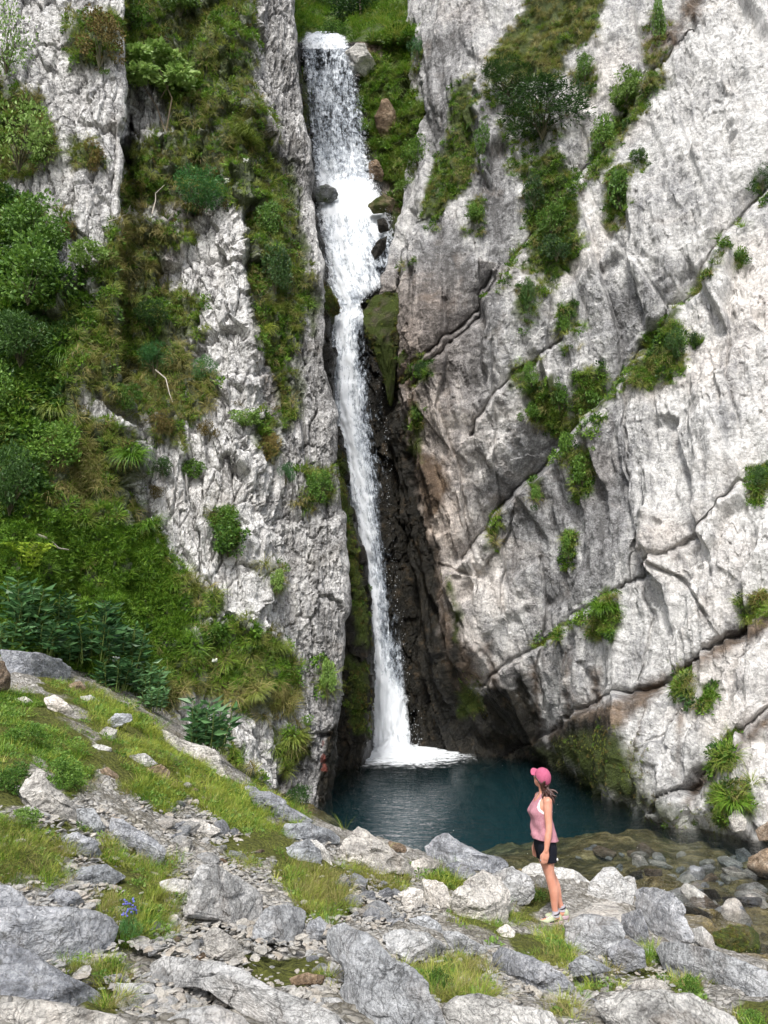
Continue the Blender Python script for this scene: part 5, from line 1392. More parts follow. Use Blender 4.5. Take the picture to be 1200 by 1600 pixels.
_tree = None
def scatter_tree():
    global _tree
    if _tree:
        return _tree
    g = bpy.data.node_groups.new('grow', 'GeometryNodeTree')
    g.interface.new_socket('Geometry', in_out='INPUT', socket_type='NodeSocketGeometry')
    g.interface.new_socket('Geometry', in_out='OUTPUT', socket_type='NodeSocketGeometry')
    gi, go = g.nodes.new('NodeGroupInput'), g.nodes.new('NodeGroupOutput')
    ip = g.nodes.new('GeometryNodeInstanceOnPoints')
    ci = g.nodes.new('GeometryNodeCollectionInfo')
    ci.inputs['Collection'].default_value = protos
    ci.inputs['Separate Children'].default_value = True
    ci.inputs['Reset Children'].default_value = True
    ip.inputs['Pick Instance'].default_value = True
    def na(name, typ):
        n = g.nodes.new('GeometryNodeInputNamedAttribute')
        n.data_type = typ
        n.inputs['Name'].default_value = name
        return n.outputs[0]
    e2r = g.nodes.new('FunctionNodeEulerToRotation')
    L = g.links.new
    L(na('rot', 'FLOAT_VECTOR'), e2r.inputs[0])
    L(gi.outputs[0], ip.inputs['Points'])
    L(ci.outputs[0], ip.inputs['Instance'])
    L(na('kind_index', 'INT'), ip.inputs['Instance Index'])
    L(e2r.outputs[0], ip.inputs['Rotation'])
    L(na('size', 'FLOAT_VECTOR'), ip.inputs['Scale'])
    L(ip.outputs[0], go.inputs[0])
    _tree = g
    return g

def scatter(name, P, G, S, I, **props):
    """one stuff object: clumps at points P growing along G, sizes S (n,3), kinds I"""
    n = len(P)
    G = G / np.linalg.norm(G, axis=1, keepdims=True)
    a = rng.normal(size=(n, 3))
    X = np.cross(a, G)
    X /= np.linalg.norm(X, axis=1, keepdims=True)
    Yv = np.cross(G, X)
    me = bpy.data.meshes.new(name)
    me.vertices.add(n)
    me.vertices.foreach_set('co', P.astype(np.float32).ravel())
    for nm, arr in (('rot', euler_from_axes(X, Yv, G)), ('size', np.broadcast_to(S, (n, 3)))):
        q = me.attributes.new(nm, 'FLOAT_VECTOR', 'POINT')
        q.data.foreach_set('vector', np.ascontiguousarray(arr, dtype=np.float32).ravel())
    q = me.attributes.new('kind_index', 'INT', 'POINT')
    q.data.foreach_set('value', np.asarray(I, np.int32))
    o = link(name, me, None, kind='stuff', **props)
    md = o.modifiers.new('grow', 'NODES')
    md.node_group = scatter_tree()
    return o

def on_sheet(sheet, polys, n, nzamp=10, soft=10, only=None):
    S = SURF[sheet]
    px, py = S['px'], S['py']
    inb = np.where((px > -60) & (px < 1260) & (py > -60) & (py < 1400))[0]
    q = S['P'][inb] * 1.3
    m = poly_mask(px[inb], py[inb], polys, soft, nzamp * fbm(q, 901, 3))
    m = m * sstep(-0.5, 0.3, fbm(q * 1.2, 905, 3) + 0.25)
    if only is not None:
        m = m * only(px[inb], py[inb])
    w = m / m.sum()
    k = inb[rng.choice(len(inb), n, p=w)]
    return S['P'][k], S['N'][k], px[k], py[k]

UP = np.array([0, 0, 1.0])
def grow_dir(N, a=0.75, b=0.7, jit=0.25):
    return a * N + b * UP + rng.normal(size=N.shape) * jit

def pick(kinds, weights, n):
    names = rng.choice(len(kinds), n, p=np.array(weights) / np.sum(weights))
    return np.array([K[kinds[i]][rng.integers(len(K[kinds[i]]))] for i in names])

LUSH = [[(-30, 800), (60, 800), (130, 810), (240, 835), (292, 925), (300, 985), (232, 1090), (-30, 1100)]]
LEAFY = [[(-30, 285), (60, 335), (85, 430), (140, 425), (142, 470), (100, 560), (90, 640), (60, 700), (70, 800), (-30, 820)]]
SHELF = [VEG_LEFT[4]]
lushm = lambda x, y: 0.02 + poly_mask(x, y, LUSH, 12)
notlush = lambda x, y: 1 - 0.97 * poly_mask(x, y, LUSH + LEAFY, 12)
# olive and dry grass hanging over the ledges of the left cliff
Pv, Nv, vx, vy = on_sheet('left', VEG_LEFT, 7800, only=notlush)
sz = rng.uniform(0.40, 1.0, (len(Pv), 1)) * np.ones((1, 3))
I = pick(['dry', 'olive', 'green', 'herb', 'moss'], [0.17, 0.36, 0.20, 0.17, 0.10], len(Pv))
shelf = poly_mask(vx, vy, SHELF, 8) > 0.5
I = np.where(shelf & (vy < 1085), pick(['green', 'olive', 'dry', 'herb'], [0.5, 0.25, 0.15, 0.1], len(Pv)), I)
I = np.where(shelf & (vy > 1070), pick(['dry', 'olive'], [0.7, 0.3], len(Pv)), I)
brow = poly_mask(vx, vy, [[(130, 560), (330, 560), (340, 640), (130, 640)], [(90, 690), (200, 690), (200, 780), (60, 800)], [(180, 330), (260, 330), (250, 470), (180, 470)]], 14) > 0.5
I = np.where(brow & (rng.random(len(Pv)) < 0.55), pick(['dry', 'moss'], [0.8, 0.2], len(Pv)), I)
scatter('grass', Pv, grow_dir(Nv), sz, I, label='olive and straw coloured grass hanging over the ledges of the left cliff', category='grass')
Pv, Nv, vx, vy = on_sheet('left', LUSH, 4200)
scatter('grass', Pv, grow_dir(Nv, 0.5, 0.9), rng.uniform(0.45, 0.9, (len(Pv), 1)) * np.ones((1, 3)), pick(['green', 'herb'], [0.72, 0.28], len(Pv)), label='lush green grass covering the foot of the left cliff', category='grass')
Pv, Nv, vx, vy = on_sheet('left', LEAFY, 1500)
scatter('foliage', Pv, grow_dir(Nv), rng.uniform(0.6, 1.2, (len(Pv), 1)) * np.ones((1, 3)), pick(['herb', 'dark_herb', 'green', 'olive'], [0.45, 0.3, 0.15, 0.1], len(Pv)), label='dense leafy green growth at the side of the left cliff', category='undergrowth')
GL, GR = 'shrubs growing on the left cliff', 'shrubs growing on the right cliff'
SHRUBS = [
 ('feathery blue green bush on the shoulder of the white rib', 'left', 335, 292, 98, 78, 'umbel', GL),
 ('leafy bush at the top of the grassy gully', 'left', 222, 22, 80, 56, 'round', GL),
 ('second leafy bush at the top edge further along the gully', 'left', 275, 10, 60, 44, 'broad', GL),
 ('thin pale leaved bush in front of the slab near its top', 'left', 30, 60, 90, 120, 'sparse', GL),
 ('wispy light green bush hanging half way down the slab edge', 'left', 36, 215, 110, 120, 'sparse', GL),
 ('brown green mossy bush on the top of the grey slab', 'left', 152, 62, 78, 92, 'moss', GL),
 ('round dark cushion bush in the middle of the grey slab', 'left', 135, 238, 50, 52, 'moss', GL),
 ('small dark cushion low on the grey slab', 'left', 112, 352, 22, 34, 'moss', GL),
 ('big leafy green bush where the slab meets the side growth', 'left', 40, 350, 95, 100, 'round', GL),
 ('tall leafy bush beside the lower end of the grey slab', 'left', 60, 430, 120, 110, 'round', GL),
 ('light green leafy spray reaching over the dark crack', 'left', 125, 400, 70, 54, 'broad', GL),
 ('dark bush deep in the growth under the leafy spray', 'left', 45, 530, 100, 90, 'dark', GL),
 ('shadowy green bush low in the side growth above the fern', 'left', 25, 740, 85, 120, 'dark', GL),
 ('mid green bush above the pale fallen twig', 'left', 62, 690, 100, 80, 'round', GL),
 ('dark green bush at the side edge half way up the growth', 'left', 16, 610, 70, 90, 'round', GL),
 ('dark round bush sitting on the dry ledge of the white rib', 'left', 240, 492, 60, 50, 'dark', GL),
 ('blue green bush on the broad brown ledge', 'left', 255, 560, 66, 60, 'umbel', GL),
 ('smaller blue green bush at the end of the brown ledge', 'left', 312, 572, 48, 46, 'umbel', GL),
 ('low green bush under the left part of the brown ledge', 'left', 195, 620, 50, 44, 'round', GL),
 ('bright green rosette bush on the white rib', 'left', 338, 805, 58, 44, 'round', GL),
 ('soft green bush just under the bright rosette bush', 'left', 360, 838, 55, 50, 'ivy', GL),
 ('yellow green clump on the edge of the white rib', 'left', 392, 650, 44, 36, 'broad', GL),
 ('dark green little bush left of the white rib crack', 'left', 262, 732, 36, 32, 'dark', GL),
 ('small leafy plant in the white rib crack', 'left', 296, 728, 34, 30, 'ivy', GL),
 ('small olive cushion below the little dark bush', 'left', 243, 764, 32, 24, 'moss', GL),
 ('brown cushion bush under the end of the ledge', 'left', 256, 662, 44, 40, 'moss', GL),
 ('dry cushion on the middle of the white rib', 'left', 322, 668, 44, 34, 'moss', GL),
 ('brown cushion at the foot of the hanging moss strip', 'left', 418, 690, 34, 50, 'moss', GL),
 ('yellowish tuft on the grey rib above the pool', 'left', 428, 905, 26, 46, 'broad', GL),
 ('narrow bright fern strip on the grey rib beside the fall', 'left', 511, 1060, 24, 78, 'broad', GL),
 ('leafy green bush on the edge of the grey rib beside the fall', 'left', 498, 757, 48, 54, 'round', GL),
 ('small bluish plant left of the bush on the grey rib', 'left', 452, 742, 32, 36, 'umbel', GL),
 ('dark leafy patch in the hanging moss strip', 'left', 432, 420, 50, 80, 'dark', GL),
 ('green leafy patch high in the hanging moss strip', 'left', 425, 340, 46, 60, 'round', GL),
 ('leafy green bush at the base of the rib over the shelf', 'left', 335, 985, 44, 36, 'ivy', GL),
 ('dark spreading yew bush hanging over the upper wall', 'right', 830, 165, 104, 104, 'yew', GR),
 ('second yew clump joined to the grassy top of the wall', 'right', 785, 125, 72, 60, 'yew', GR),
 ('bright green bush on the bare rock right of the yew', 'right', 914, 106, 40, 46, 'round', GR),
 ('slim green bush at the top edge of the right cliff', 'right', 1026, 26, 34, 74, 'round', GR),
 ('leafy bush at the head of the long slanting crack', 'right', 990, 128, 66, 56, 'broad', GR),
 ('green bush further down the long slanting crack', 'right', 948, 200, 54, 64, 'round', GR),
 ('ivy like clump hanging below the long slanting crack', 'right', 966, 290, 48, 68, 'ivy', GR),
 ('little bush at the elbow of the slanting crack', 'right', 997, 244, 28, 26, 'dark', GR),
 ('bluish bush on the grey buttress by the brink', 'right', 655, 76, 34, 40, 'umbel', GR),
 ('leafy strip on the edge of the grey fin', 'right', 750, 212, 30, 58, 'round', GR),
 ('round green clump at the foot of the grey fin', 'right', 744, 330, 32, 36, 'ivy', GR),
 ('dark bush in the grassy hollow under the yew', 'right', 834, 300, 44, 62, 'dark', GR),
 ('mid green bush in the grassy hollow under the yew', 'right', 870, 340, 54, 56, 'round', GR),
 ('lowest bush of the grassy hollow under the yew', 'right', 862, 385, 48, 48, 'dark', GR),
 ('narrow dark bush in the fork of the cracks', 'right', 828, 460, 30, 58, 'dark', GR),
 ('dangling tuft bush on the central slab', 'right', 884, 495, 26, 50, 'round', GR),
 ('spiky dark bush at the bend of the second slanting crack', 'right', 1056, 534, 44, 60, 'dark', GR),
 ('tiny dark bush right of the spiky bush', 'right', 1088, 528, 24, 22, 'dark', GR),
 ('bright ivy clump in the middle of the right cliff', 'right', 921, 606, 56, 74, 'ivy', GR),
 ('ivy clump trailing left of the bright ivy', 'right', 872, 612, 34, 52, 'ivy', GR),
 ('small round ivy under the trailing clump', 'right', 884, 692, 28, 40, 'ivy', GR),
 ('oval ivy patch below the round ivy', 'right', 909, 728, 38, 50, 'ivy', GR),
 ('little ivy clump on the left of the central slab', 'right', 831, 638, 32, 34, 'ivy', GR),
 ('green bush at the top of the left central crack', 'right', 828, 582, 32, 42, 'round', GR),
 ('small oval bush low on the central slab', 'right', 891, 848, 28, 46, 'round', GR),
 ('tiny bush in the crack left of the oval bush', 'right', 838, 765, 16, 30, 'ivy', GR),
 ('dark bush at the outer edge near the broken scar', 'right', 1186, 745, 42, 42, 'dark', GR),
 ('dark bush at the outer edge high on the right cliff', 'right', 1187, 280, 40, 42, 'dark', GR),
 ('lone green sprig on the bare outer slab', 'right', 1156, 400, 18, 22, 'round', GR),
 ('dark sprig on the brown wall near the moss edge', 'right', 661, 574, 26, 30, 'dark', GR),
 ('green clump above the dark recess at the moss edge', 'right', 656, 638, 30, 40, 'round', GR),
 ('round olive bush on the ledge at the outer edge', 'right', 1180, 940, 50, 40, 'moss', GR),
 ('leafy bush on the green bank below the buttress', 'back', 655, 240, 54, 50, 'round', 'bushes on the bank beside the upper fall'),
 ('grassy bush at the foot of the bank beside the cascade', 'back', 640, 300, 44, 36, 'broad', 'bushes on the bank beside the upper fall'),
 ('leafy bush over the brink of the fall', 'top', 530, 44, 50, 26, 'round', 'bushes on the bank beside the upper fall'),
]
# right cliff
FEET = [[(cx - 0.5 * w, cy + 0.25 * h), (cx, cy - 0.2 * h), (cx + 0.5 * w, cy + 0.15 * h), (cx + 0.3 * w, cy + 0.9 * h), (cx - 0.3 * w, cy + 1.05 * h)] for lb, sh, cx, cy, w, h, kd, g in SHRUBS if sh == 'right']
CREV = FEET + [[(760, 462), (812, 384), (870, 322), (922, 260), (926, 270), (876, 334), (818, 398), (768, 472)], [(850, 722), (900, 672), (960, 602), (1040, 500), (1046, 508), (968, 614), (906, 684), (856, 732)], [(1060, 480), (1100, 424), (1150, 346), (1156, 352), (1106, 434), (1066, 488)],
        [(832, 1008), (900, 966), (960, 922), (964, 930), (904, 976), (836, 1018)], [(690, 315), (660, 365), (630, 420), (640, 424), (668, 372), (700, 320)], [(815, 400), (850, 400), (860, 450), (830, 470)]]
Pv, Nv, vx, vy = on_sheet('right', VEG_RIGHT + CREV, 3600, 9, 7)
I = pick(['olive', 'green', 'herb', 'dry', 'dark_herb'], [0.28, 0.24, 0.26, 0.14, 0.08], len(Pv))
top = vy < 135
I = np.where(top & (rng.random(len(Pv)) < 0.8), pick(['dry', 'olive'], [0.55, 0.45], len(Pv)), I)
scatter('grass', Pv, grow_dir(Nv), rng.uniform(0.4, 0.95, (len(Pv), 1)) * np.ones((1, 3)), I, label='tufts of grass and herbs rooted in the cracks of the right cliff', category='grass')
Pv, Nv, vx, vy = on_sheet('right', MOSS_RIGHT, 1100, 16, 16)
scatter('moss', Pv, grow_dir(Nv, 0.9, 0.1), rng.uniform(0.10, 0.30, (len(Pv), 1)) * np.ones((1, 3)), pick(['moss', 'herb'], [0.98, 0.02], len(Pv)), label='olive moss coating the wet foot of the right cliff', category='moss')
Pm = np.concatenate([v_[rng.choice(len(v_), 260)] for v_ in boulder.mossy])
Nm = np.tile((0, -0.8, 0.5), (len(Pm), 1)) + rng.normal(size=Pm.shape) * 0.5
scatter('moss', Pm, Nm, rng.uniform(0.12, 0.38, (len(Pm), 1)) * np.ones((1, 3)) * np.where(Pm[:, 1:2] > 20, 1.6, 0.5), pick(['moss'], [1], len(Pm)), label='olive moss cushions on the rocks that pinch the fall', category='moss')
Pv, Nv, vx, vy = on_sheet('back', mossB[1:], 1100, 8, 8)
scatter('moss', Pv, grow_dir(Nv, 0.9, 0.1), rng.uniform(0.2, 0.6, (len(Pv), 1)) * np.ones((1, 3)), pick(['moss', 'herb'], [0.93, 0.07], len(Pv)), label='olive moss hanging on the wet walls beside the waterfall', category='moss')
# gorge wall and the slope above the brink
Pv, Nv, vx, vy = on_sheet('back', VEG_BACK, 1000, 26, 10)
scatter('grass', Pv, grow_dir(Nv), rng.uniform(0.7, 1.3, (len(Pv), 1)) * np.ones((1, 3)), pick(['green', 'olive', 'herb'], [0.5, 0.3, 0.2], len(Pv)), label='green grass on the steep bank right of the upper fall', category='grass')
Pv, Nv, vx, vy = on_sheet('top', [[(380, -40), (760, -40), (760, 70), (556, 66), (540, 56), (476, 54), (462, 66), (380, 70)]], 1500, 3, 4)
scatter('grass', Pv, grow_dir(Nv, 0.3, 0.9), rng.uniform(0.9, 1.8, (len(Pv), 1)) * np.ones((1, 3)), pick(['green', 'olive', 'herb'], [0.55, 0.25, 0.2], len(Pv)), label='green grass on the slope above the brink of the fall', category='grass')

# foreground turf: clumps inside the grassy outlines, not where a boulder stands
def ground_points(polys, n, minY=0.0):
    out = []
    got = 0
    A = [np.asarray(p, float) for p in polys]
    lo, hi = np.min([p.min(0) for p in A], 0), np.max([p.max(0) for p in A], 0)
    for rep in range(60):
        c = rng.uniform(lo, hi, (6000, 2))
        sdv = np.full(len(c), -1e9)
        for p in A:
            sdv = np.maximum(sdv, poly_sd(c[:, 0], c[:, 1], p))
        c = c[sdv > rng.normal(0, 7, len(c))]
        Yh = ground_hit(c[:, 0], c[:, 1])
        for O, Yc in boulder.info:
            ins = (poly_sd(c[:, 0], c[:, 1], O) > 1.5) & (Yh > Yc - 0.6) & (Yh < Yc + 0.5)
            c, Yh = c[~ins], Yh[~ins]
        keep = rng.random(len(c)) < np.clip((Yh / 11.0) ** 1.1, 0.12, 1)
        c, Yh = c[keep], Yh[keep]
        Pw = at(c[:, 0], c[:, 1], Yh)
        Pw = Pw[Pw[:, 2] > WATER + 0.05]
        out.append(Pw)
        got += len(Pw)
        if got > n:
            break
    Pw = np.concatenate(out)[:n]
    Pw[:, 2] = ground_z(Pw[:, 0], Pw[:, 1]) + 0.01
    return Pw
YEL = [GRASS_GROUND[1], GRASS_GROUND[17], GRASS_GROUND[3], GRASS_GROUND[2]]
Pv = ground_points(GRASS_GROUND, 7500)
Pv = Pv[fbm(Pv * 1.6, 777, 3) > -0.07]
vx, vy, _ = proj(Pv)
yel = poly_mask(vx, vy, [GRASS_GROUND[1], GRASS_GROUND[17], GRASS_GROUND[20], GRASS_GROUND[10]], 10) > 0.5
lush = poly_mask(vx, vy, [GRASS_GROUND[0], GRASS_GROUND[15]], 10) > 0.5
dry = poly_mask(vx, vy, [[(460, 1350), (550, 1360), (550, 1420), (470, 1420)], [(700, 1500), (780, 1500), (780, 1560), (720, 1560)], [(540, 1350), (600, 1350), (640, 1400), (580, 1400)], GRASS_GROUND[12], [(150, 1370), (190, 1370), (190, 1430), (150, 1430)]], 12) > 0.5
I = pick(['fine_green', 'fine_bright', 'fine_dry', 'low_herb'], [0.22, 0.34, 0.37, 0.07], len(Pv))
I = np.where(yel, pick(['fine_bright', 'fine_green', 'fine_dry', 'low_herb'], [0.62, 0.16, 0.10, 0.12], len(Pv)), I)
I = np.where(lush, pick(['fine_green', 'low_herb', 'fine_bright'], [0.45, 0.3, 0.25], len(Pv)), I)
I = np.where(dry & (rng.random(len(Pv)) < 0.75), pick(['fine_dry', 'fine_bright'], [0.8, 0.2], len(Pv)), I)
hgt = rng.uniform(0.4, 1.15, len(Pv)) * (0.68 + 0.32 * sstep(5.5, 8.5, Pv[:, 1])) * (1 + 0.35 * sstep(8, 13, Pv[:, 1]))
scatter('grass', Pv, UP + rng.normal(size=Pv.shape) * 0.25, np.stack([hgt, hgt, hgt * rng.uniform(0.7, 1.2, len(Pv))], -1), I, label='yellow green grass growing between the boulders of the foreground slope', category='grass')
# loose gravel of the path and between the rocks
GRAV = [[(-20, 1270), (250, 1240), (420, 1290), (640, 1370), (700, 1420), (780, 1470), (900, 1510), (1010, 1500), (1100, 1560), (1180, 1600), (-20, 1610)]]
Pv = ground_points(GRAV, 9000)
gm = poly_mask(*proj(Pv)[:2], GRASS_GROUND, 6)
Pv = Pv[rng.random(len(Pv)) > gm * 0.85]
gs = 0.02 + 0.06 * rng.random((len(Pv), 1)) ** 3
scatter('gravel', Pv, UP + rng.normal(size=Pv.shape) * 0.25, gs * rng.uniform(0.6, 1.4, (len(Pv), 3)) * np.array([1, 1, 0.55]), pick(['gravel'], [1], len(Pv)), label='loose pale gravel of the path between the boulders', category='gravel')

# ------------------------------------------------------------------ single shrubs, saplings, tussocks
def tube_arrays(path, rad, n=6):
    path = np.asarray(path, float)
    rad = np.broadcast_to(rad, (len(path),))
    T = np.gradient(path, axis=0)
    T /= np.linalg.norm(T, axis=1, keepdims=True) + 1e-9
    ref = np.array([0.31, 0.95, 0.05])
    A = np.cross(T, ref)
    A /= np.linalg.norm(A, axis=1, keepdims=True) + 1e-9
    B = np.cross(T, A)
    a = np.linspace(0, 2 * np.pi, n, endpoint=False)
    V = (path[:, None] + rad[:, None, None] * (A[:, None] * np.cos(a)[None, :, None] + B[:, None] * np.sin(a)[None, :, None])).reshape(-1, 3)
    F = []
    for k in range(len(path) - 1):
        i = k * n + np.arange(n)
        j = k * n + (np.arange(n) + 1) % n
        F.append(np.stack([i, j, j + n, i + n], -1))
    return V, np.concatenate(F)

def join(parts):
    V, F, o = [], [], 0
    for v, f_ in parts:
        V.append(v)
        F.append(np.asarray(f_) + o)
        o += len(v)
    return np.concatenate(V), np.concatenate(F)

def crown_mesh(seed, n, size, aspect=0.5, lobes=9, squash=1.0, flatten=0.0):
    """leaves on uneven lobes filling roughly a unit-wide, unit-high crown standing on the origin"""
    rg = np.random.default_rng(seed)
    Cs, Ds, tips = [], [], []
    for k in range(lobes):
        d = rg.normal(size=3)
        d /= np.linalg.norm(d)
        c = np.array([0.33 * d[0], 0.33 * d[1], 0.42 + 0.30 * d[2]])
        r = rg.uniform(0.13, 0.25)
        m = n // lobes
        e = rg.normal(size=(m, 3))
        e /= np.linalg.norm(e, axis=1, keepdims=True)
        if flatten:
            e[:, 2] *= 1 - flatten
        Cs.append(c + e * r * rg.uniform(0.55, 1.0, (m, 1)))
        Ds.append(e + np.array([0, 0, 0.15]) + rg.normal(size=(m, 3)) * 0.5)
        tips.append(c)
    V, F, R = leaves_arrays(np.concatenate(Cs), np.concatenate(Ds), size, rg, aspect)
    st = []
    for c in tips:
        m1 = c * np.array([0.35, 0.35, 0.5]) + rg.normal(size=3) * 0.03
        st.append(tube_arrays([(0, 0, -0.08), m1 * 0.8, c * 0.85], [0.008, 0.006, 0.003], 5))
    return (V, F, R), join(st)

CROWNS = {}
def crown(kind, var):
    key = (kind, var)
    if key not in CROWNS:
        sd = 1200 + var * 17 + hash(kind) % 1 + sum(map(ord, kind))
        par = dict(broad=(1300, 0.08, 0.65, 14), dark=(1900, 0.065, 0.5, 15), yew=(5200, 0.05, 0.3, 22), round=(1700, 0.062, 0.7, 14), umbel=(2600, 0.06, 0.3, 15), sparse=(800, 0.06, 0.55, 16), ivy=(1300, 0.08, 0.85, 14), moss=(2000, 0.045, 0.7, 12))[kind]
        mt = dict(broad='pale_leaf', dark='dark_leaf', yew='dark_leaf', round='shrub_green', umbel='umbel_leaf', sparse='pale_leaf', ivy='shrub_green', moss='brown_moss')[kind]
        (V, F, R), (SV, SF) = crown_mesh(sd, par[0], par[1], par[2], par[3], flatten=0.5 if kind in ('yew', 'broad') else 0)
        fm = mesh_from('foliage', V, F, {'rnd': R}, smooth=False)
        fm.materials.append(M[mt])
        sm = mesh_from('stem', SV, SF)
        sm.materials.append(M['green_stem'])
        CROWNS[key] = (fm, sm)
    return CROWNS[key]

def nearest_on(sheet, x, y):
    S = SURF[sheet]
    d = (S['px'] - x) ** 2 + (S['py'] - y) ** 2
    facing = (S['N'] * S['P']).sum(1) < 0
    k = np.argsort(np.where(facing, d, 1e9))[:12]
    k = k[np.argmin(S['P'][k, 1])]
    return S['P'][k], S['N'][k]

def shrub(label, sheet, cx, cy, w, h, kind, group, cat='shrub', name='shrub', var=None):
    shrub.n += 1
    B, Nn = nearest_on(sheet, cx, min(cy + h * 0.42, 1300))
    dep = proj(B[None])[2][0]
    W, H = w / FPX * dep, h / FPX * dep
    t = thing(name, label, cat, B + Nn * 0.02, group)
    fm, sm = crown(kind, (shrub.n if var is None else var) % 3)
    f_ = link('foliage', fm, None, t)
    s_ = link('stem', sm, None, t)
    wk = 1.35 if kind == 'yew' else 0.88 if sheet == 'right' else 1.04
    lean = (Nn * np.array([1, 1, 0])) * 0.22
    for o in (f_, s_):
        o.scale = (W * wk * rng.uniform(0.9, 1.15), W * 0.85 * wk, H * 1.08)
        o.rotation_euler = (0, 0, rng.uniform(0, 6.28))
        o.location = (lean[0] * W, lean[1] * W, (-0.16 if kind in ('ivy', 'moss', 'yew') else -0.08) * H)
    return t
shrub.n = 0
for args in SHRUBS:
    shrub(*args)

# sapling in the gully
def sapling():
    B, Nn = nearest_on('left', 262, 200)
    dep = proj(B[None])[2][0]
    t = thing('sapling', 'light green sapling with thin trunks leaning out of the gully', 'tree', B)
    s = 100 / FPX * dep
    st = [tube_arrays([(0, 0, -0.2), (0.08 * s, -0.1, 0.5 * s), (-0.12 * s, -0.35, 0.95 * s)], [0.03, 0.022, 0.012]),
          tube_arrays([(0, 0, -0.2), (-0.15 * s, -0.1, 0.35 * s), (-0.45 * s, -0.4, 0.8 * s)], [0.026, 0.02, 0.01]),
          tube_arrays([(-0.1 * s, -0.1, 0.5 * s), (0.15 * s, -0.3, 0.85 * s)], [0.015, 0.008])]
    link('trunk', mesh_from('trunk', *join(st)), M['bark'], t)
    (V, F, R), _ = crown_mesh(77, 1900, 0.09, 0.7, 14, flatten=0.55)
    me = mesh_from('crown', V, F, {'rnd': R}, smooth=False)
    c = link('crown', me, M['pale_leaf'], t)
    c.scale = (1.25 * s, 0.9 * s, 1.05 * s)
    c.location = (-0.2 * s, -0.35, 0.45 * s)
sapling()

def tussock(label, sheet, cx, cy, w, mat, var=0, group='grass tussocks on the cliffs'):
    B, Nn = nearest_on(sheet, cx, cy)
    dep = proj(B[None])[2][0]
    s = w / FPX * dep
    me = grass_mesh('grass_tussock', 300, 0.62, 0.9, 2.2, 0.024, 800 + var, rad=0.26, seg=5)
    o = link('grass_tussock', me, M[mat], loc=B + Nn * 0.05, label=label, category='grass tussock', group=group)
    o.scale = (s, s, s)
    g = Vector(0.6 * Nn + UP)
    o.rotation_euler = g.to_track_quat('Z', 'Y').to_euler()
for k, a in enumerate([('bright green drooping tussock on the lip of the brown ledge', 'left', 205, 715, 62, 'green_grass'), ('long bladed sedge clump in the side growth', 'left', 102, 555, 70, 'green_grass'),
                       ('green sedge clump above the brown grass at the side', 'left', 85, 640, 70, 'olive_grass'), ('drooping tussock at the bottom of the brown ledge', 'left', 235, 820, 56, 'green_grass'),
                       ('round grass tussock on the rock step above the red stain', 'left', 458, 1158, 56, 'olive_grass'), ('grass tuft hanging below the third slanting crack', 'right', 944, 950, 56, 'green_grass'),
                       ('grass tuft at the foot of the right cliff near the stream', 'right', 1146, 1252, 56, 'green_grass'), ('olive tussock at the edge of the shelf of grass', 'left', 400, 1085, 42, 'olive_grass'),
                       ('arching tussock on the left end of the grass shelf', 'left', 425, 1010, 52, 'olive_grass'), ('arching yellowish tussock over the hanging moss strip', 'left', 412, 520, 48, 'bright_grass'),
                       ('straw tussock on the gully edge above the white rib', 'left', 300, 330, 56, 'dry_grass'), ('olive tussock above the yellow umbel flower', 'left', 385, 215, 60, 'olive_grass')]):
    tussock(*a, var=k)

# dark broad plants with lance leaves at the foot of the left cliff
def lance_plant(seed, stems=22):
    rg = np.random.default_rng(seed)
    C, D, st = [], [], []
    for k in range(stems):
        ph, r = rg.uniform(0, 6.28), 0.34 * math.sqrt(rg.random())
        b = np.array([r * math.cos(ph), r * math.sin(ph), 0])
        h = rg.uniform(0.45, 0.9)
        tip = b * 1.5 + np.array([0, 0, h])
        st.append(tube_arrays([b, (b + tip) / 2 + rg.normal(size=3) * 0.02, tip], [0.012, 0.01, 0.006], 5))
        for q in range(12):
            z = 0.3 + 0.7 * q / 11
            a = q * 2.4 + ph
            C.append(b + (tip - b) * z)
            D.append(np.array([math.cos(a), math.sin(a), 0.55 * z - 0.15]))
    V, F, R = leaves_arrays(np.array(C), np.array(D), 0.25, rg, 0.34, 0.4)
    return mesh_from('foliage', V, F, {'rnd': R}, smooth=False), mesh_from('stem', *join(st))
LP = [lance_plant(900 + k) for k in range(3)]
for a, b in LP:
    a.materials.append(M['blue_leaf'])
    b.materials.append(M['stem'])
def lance(label, cx, cy, w, h, k, sheet='left', group='dark lance leaved plants under the left cliff'):
    B, Nn = nearest_on(sheet, cx, cy + h * 0.45)
    Yg = ground_hit(cx, cy + h * 0.5)[0]
    G_ = at(cx, cy + h * 0.5, Yg)
    if G_[1] < B[1]:
        B = G_
    dep = proj(B[None])[2][0]
    t = thing('leafy_plant', label, 'plant', B, group)
    for me, nm in zip(LP[k % 3], ('foliage', 'stem')):
        o = link(nm, me, None, t)
        o.scale = (w / FPX * dep, w / FPX * dep, h / FPX * dep)
        o.rotation_euler = (0, 0, k * 1.3)
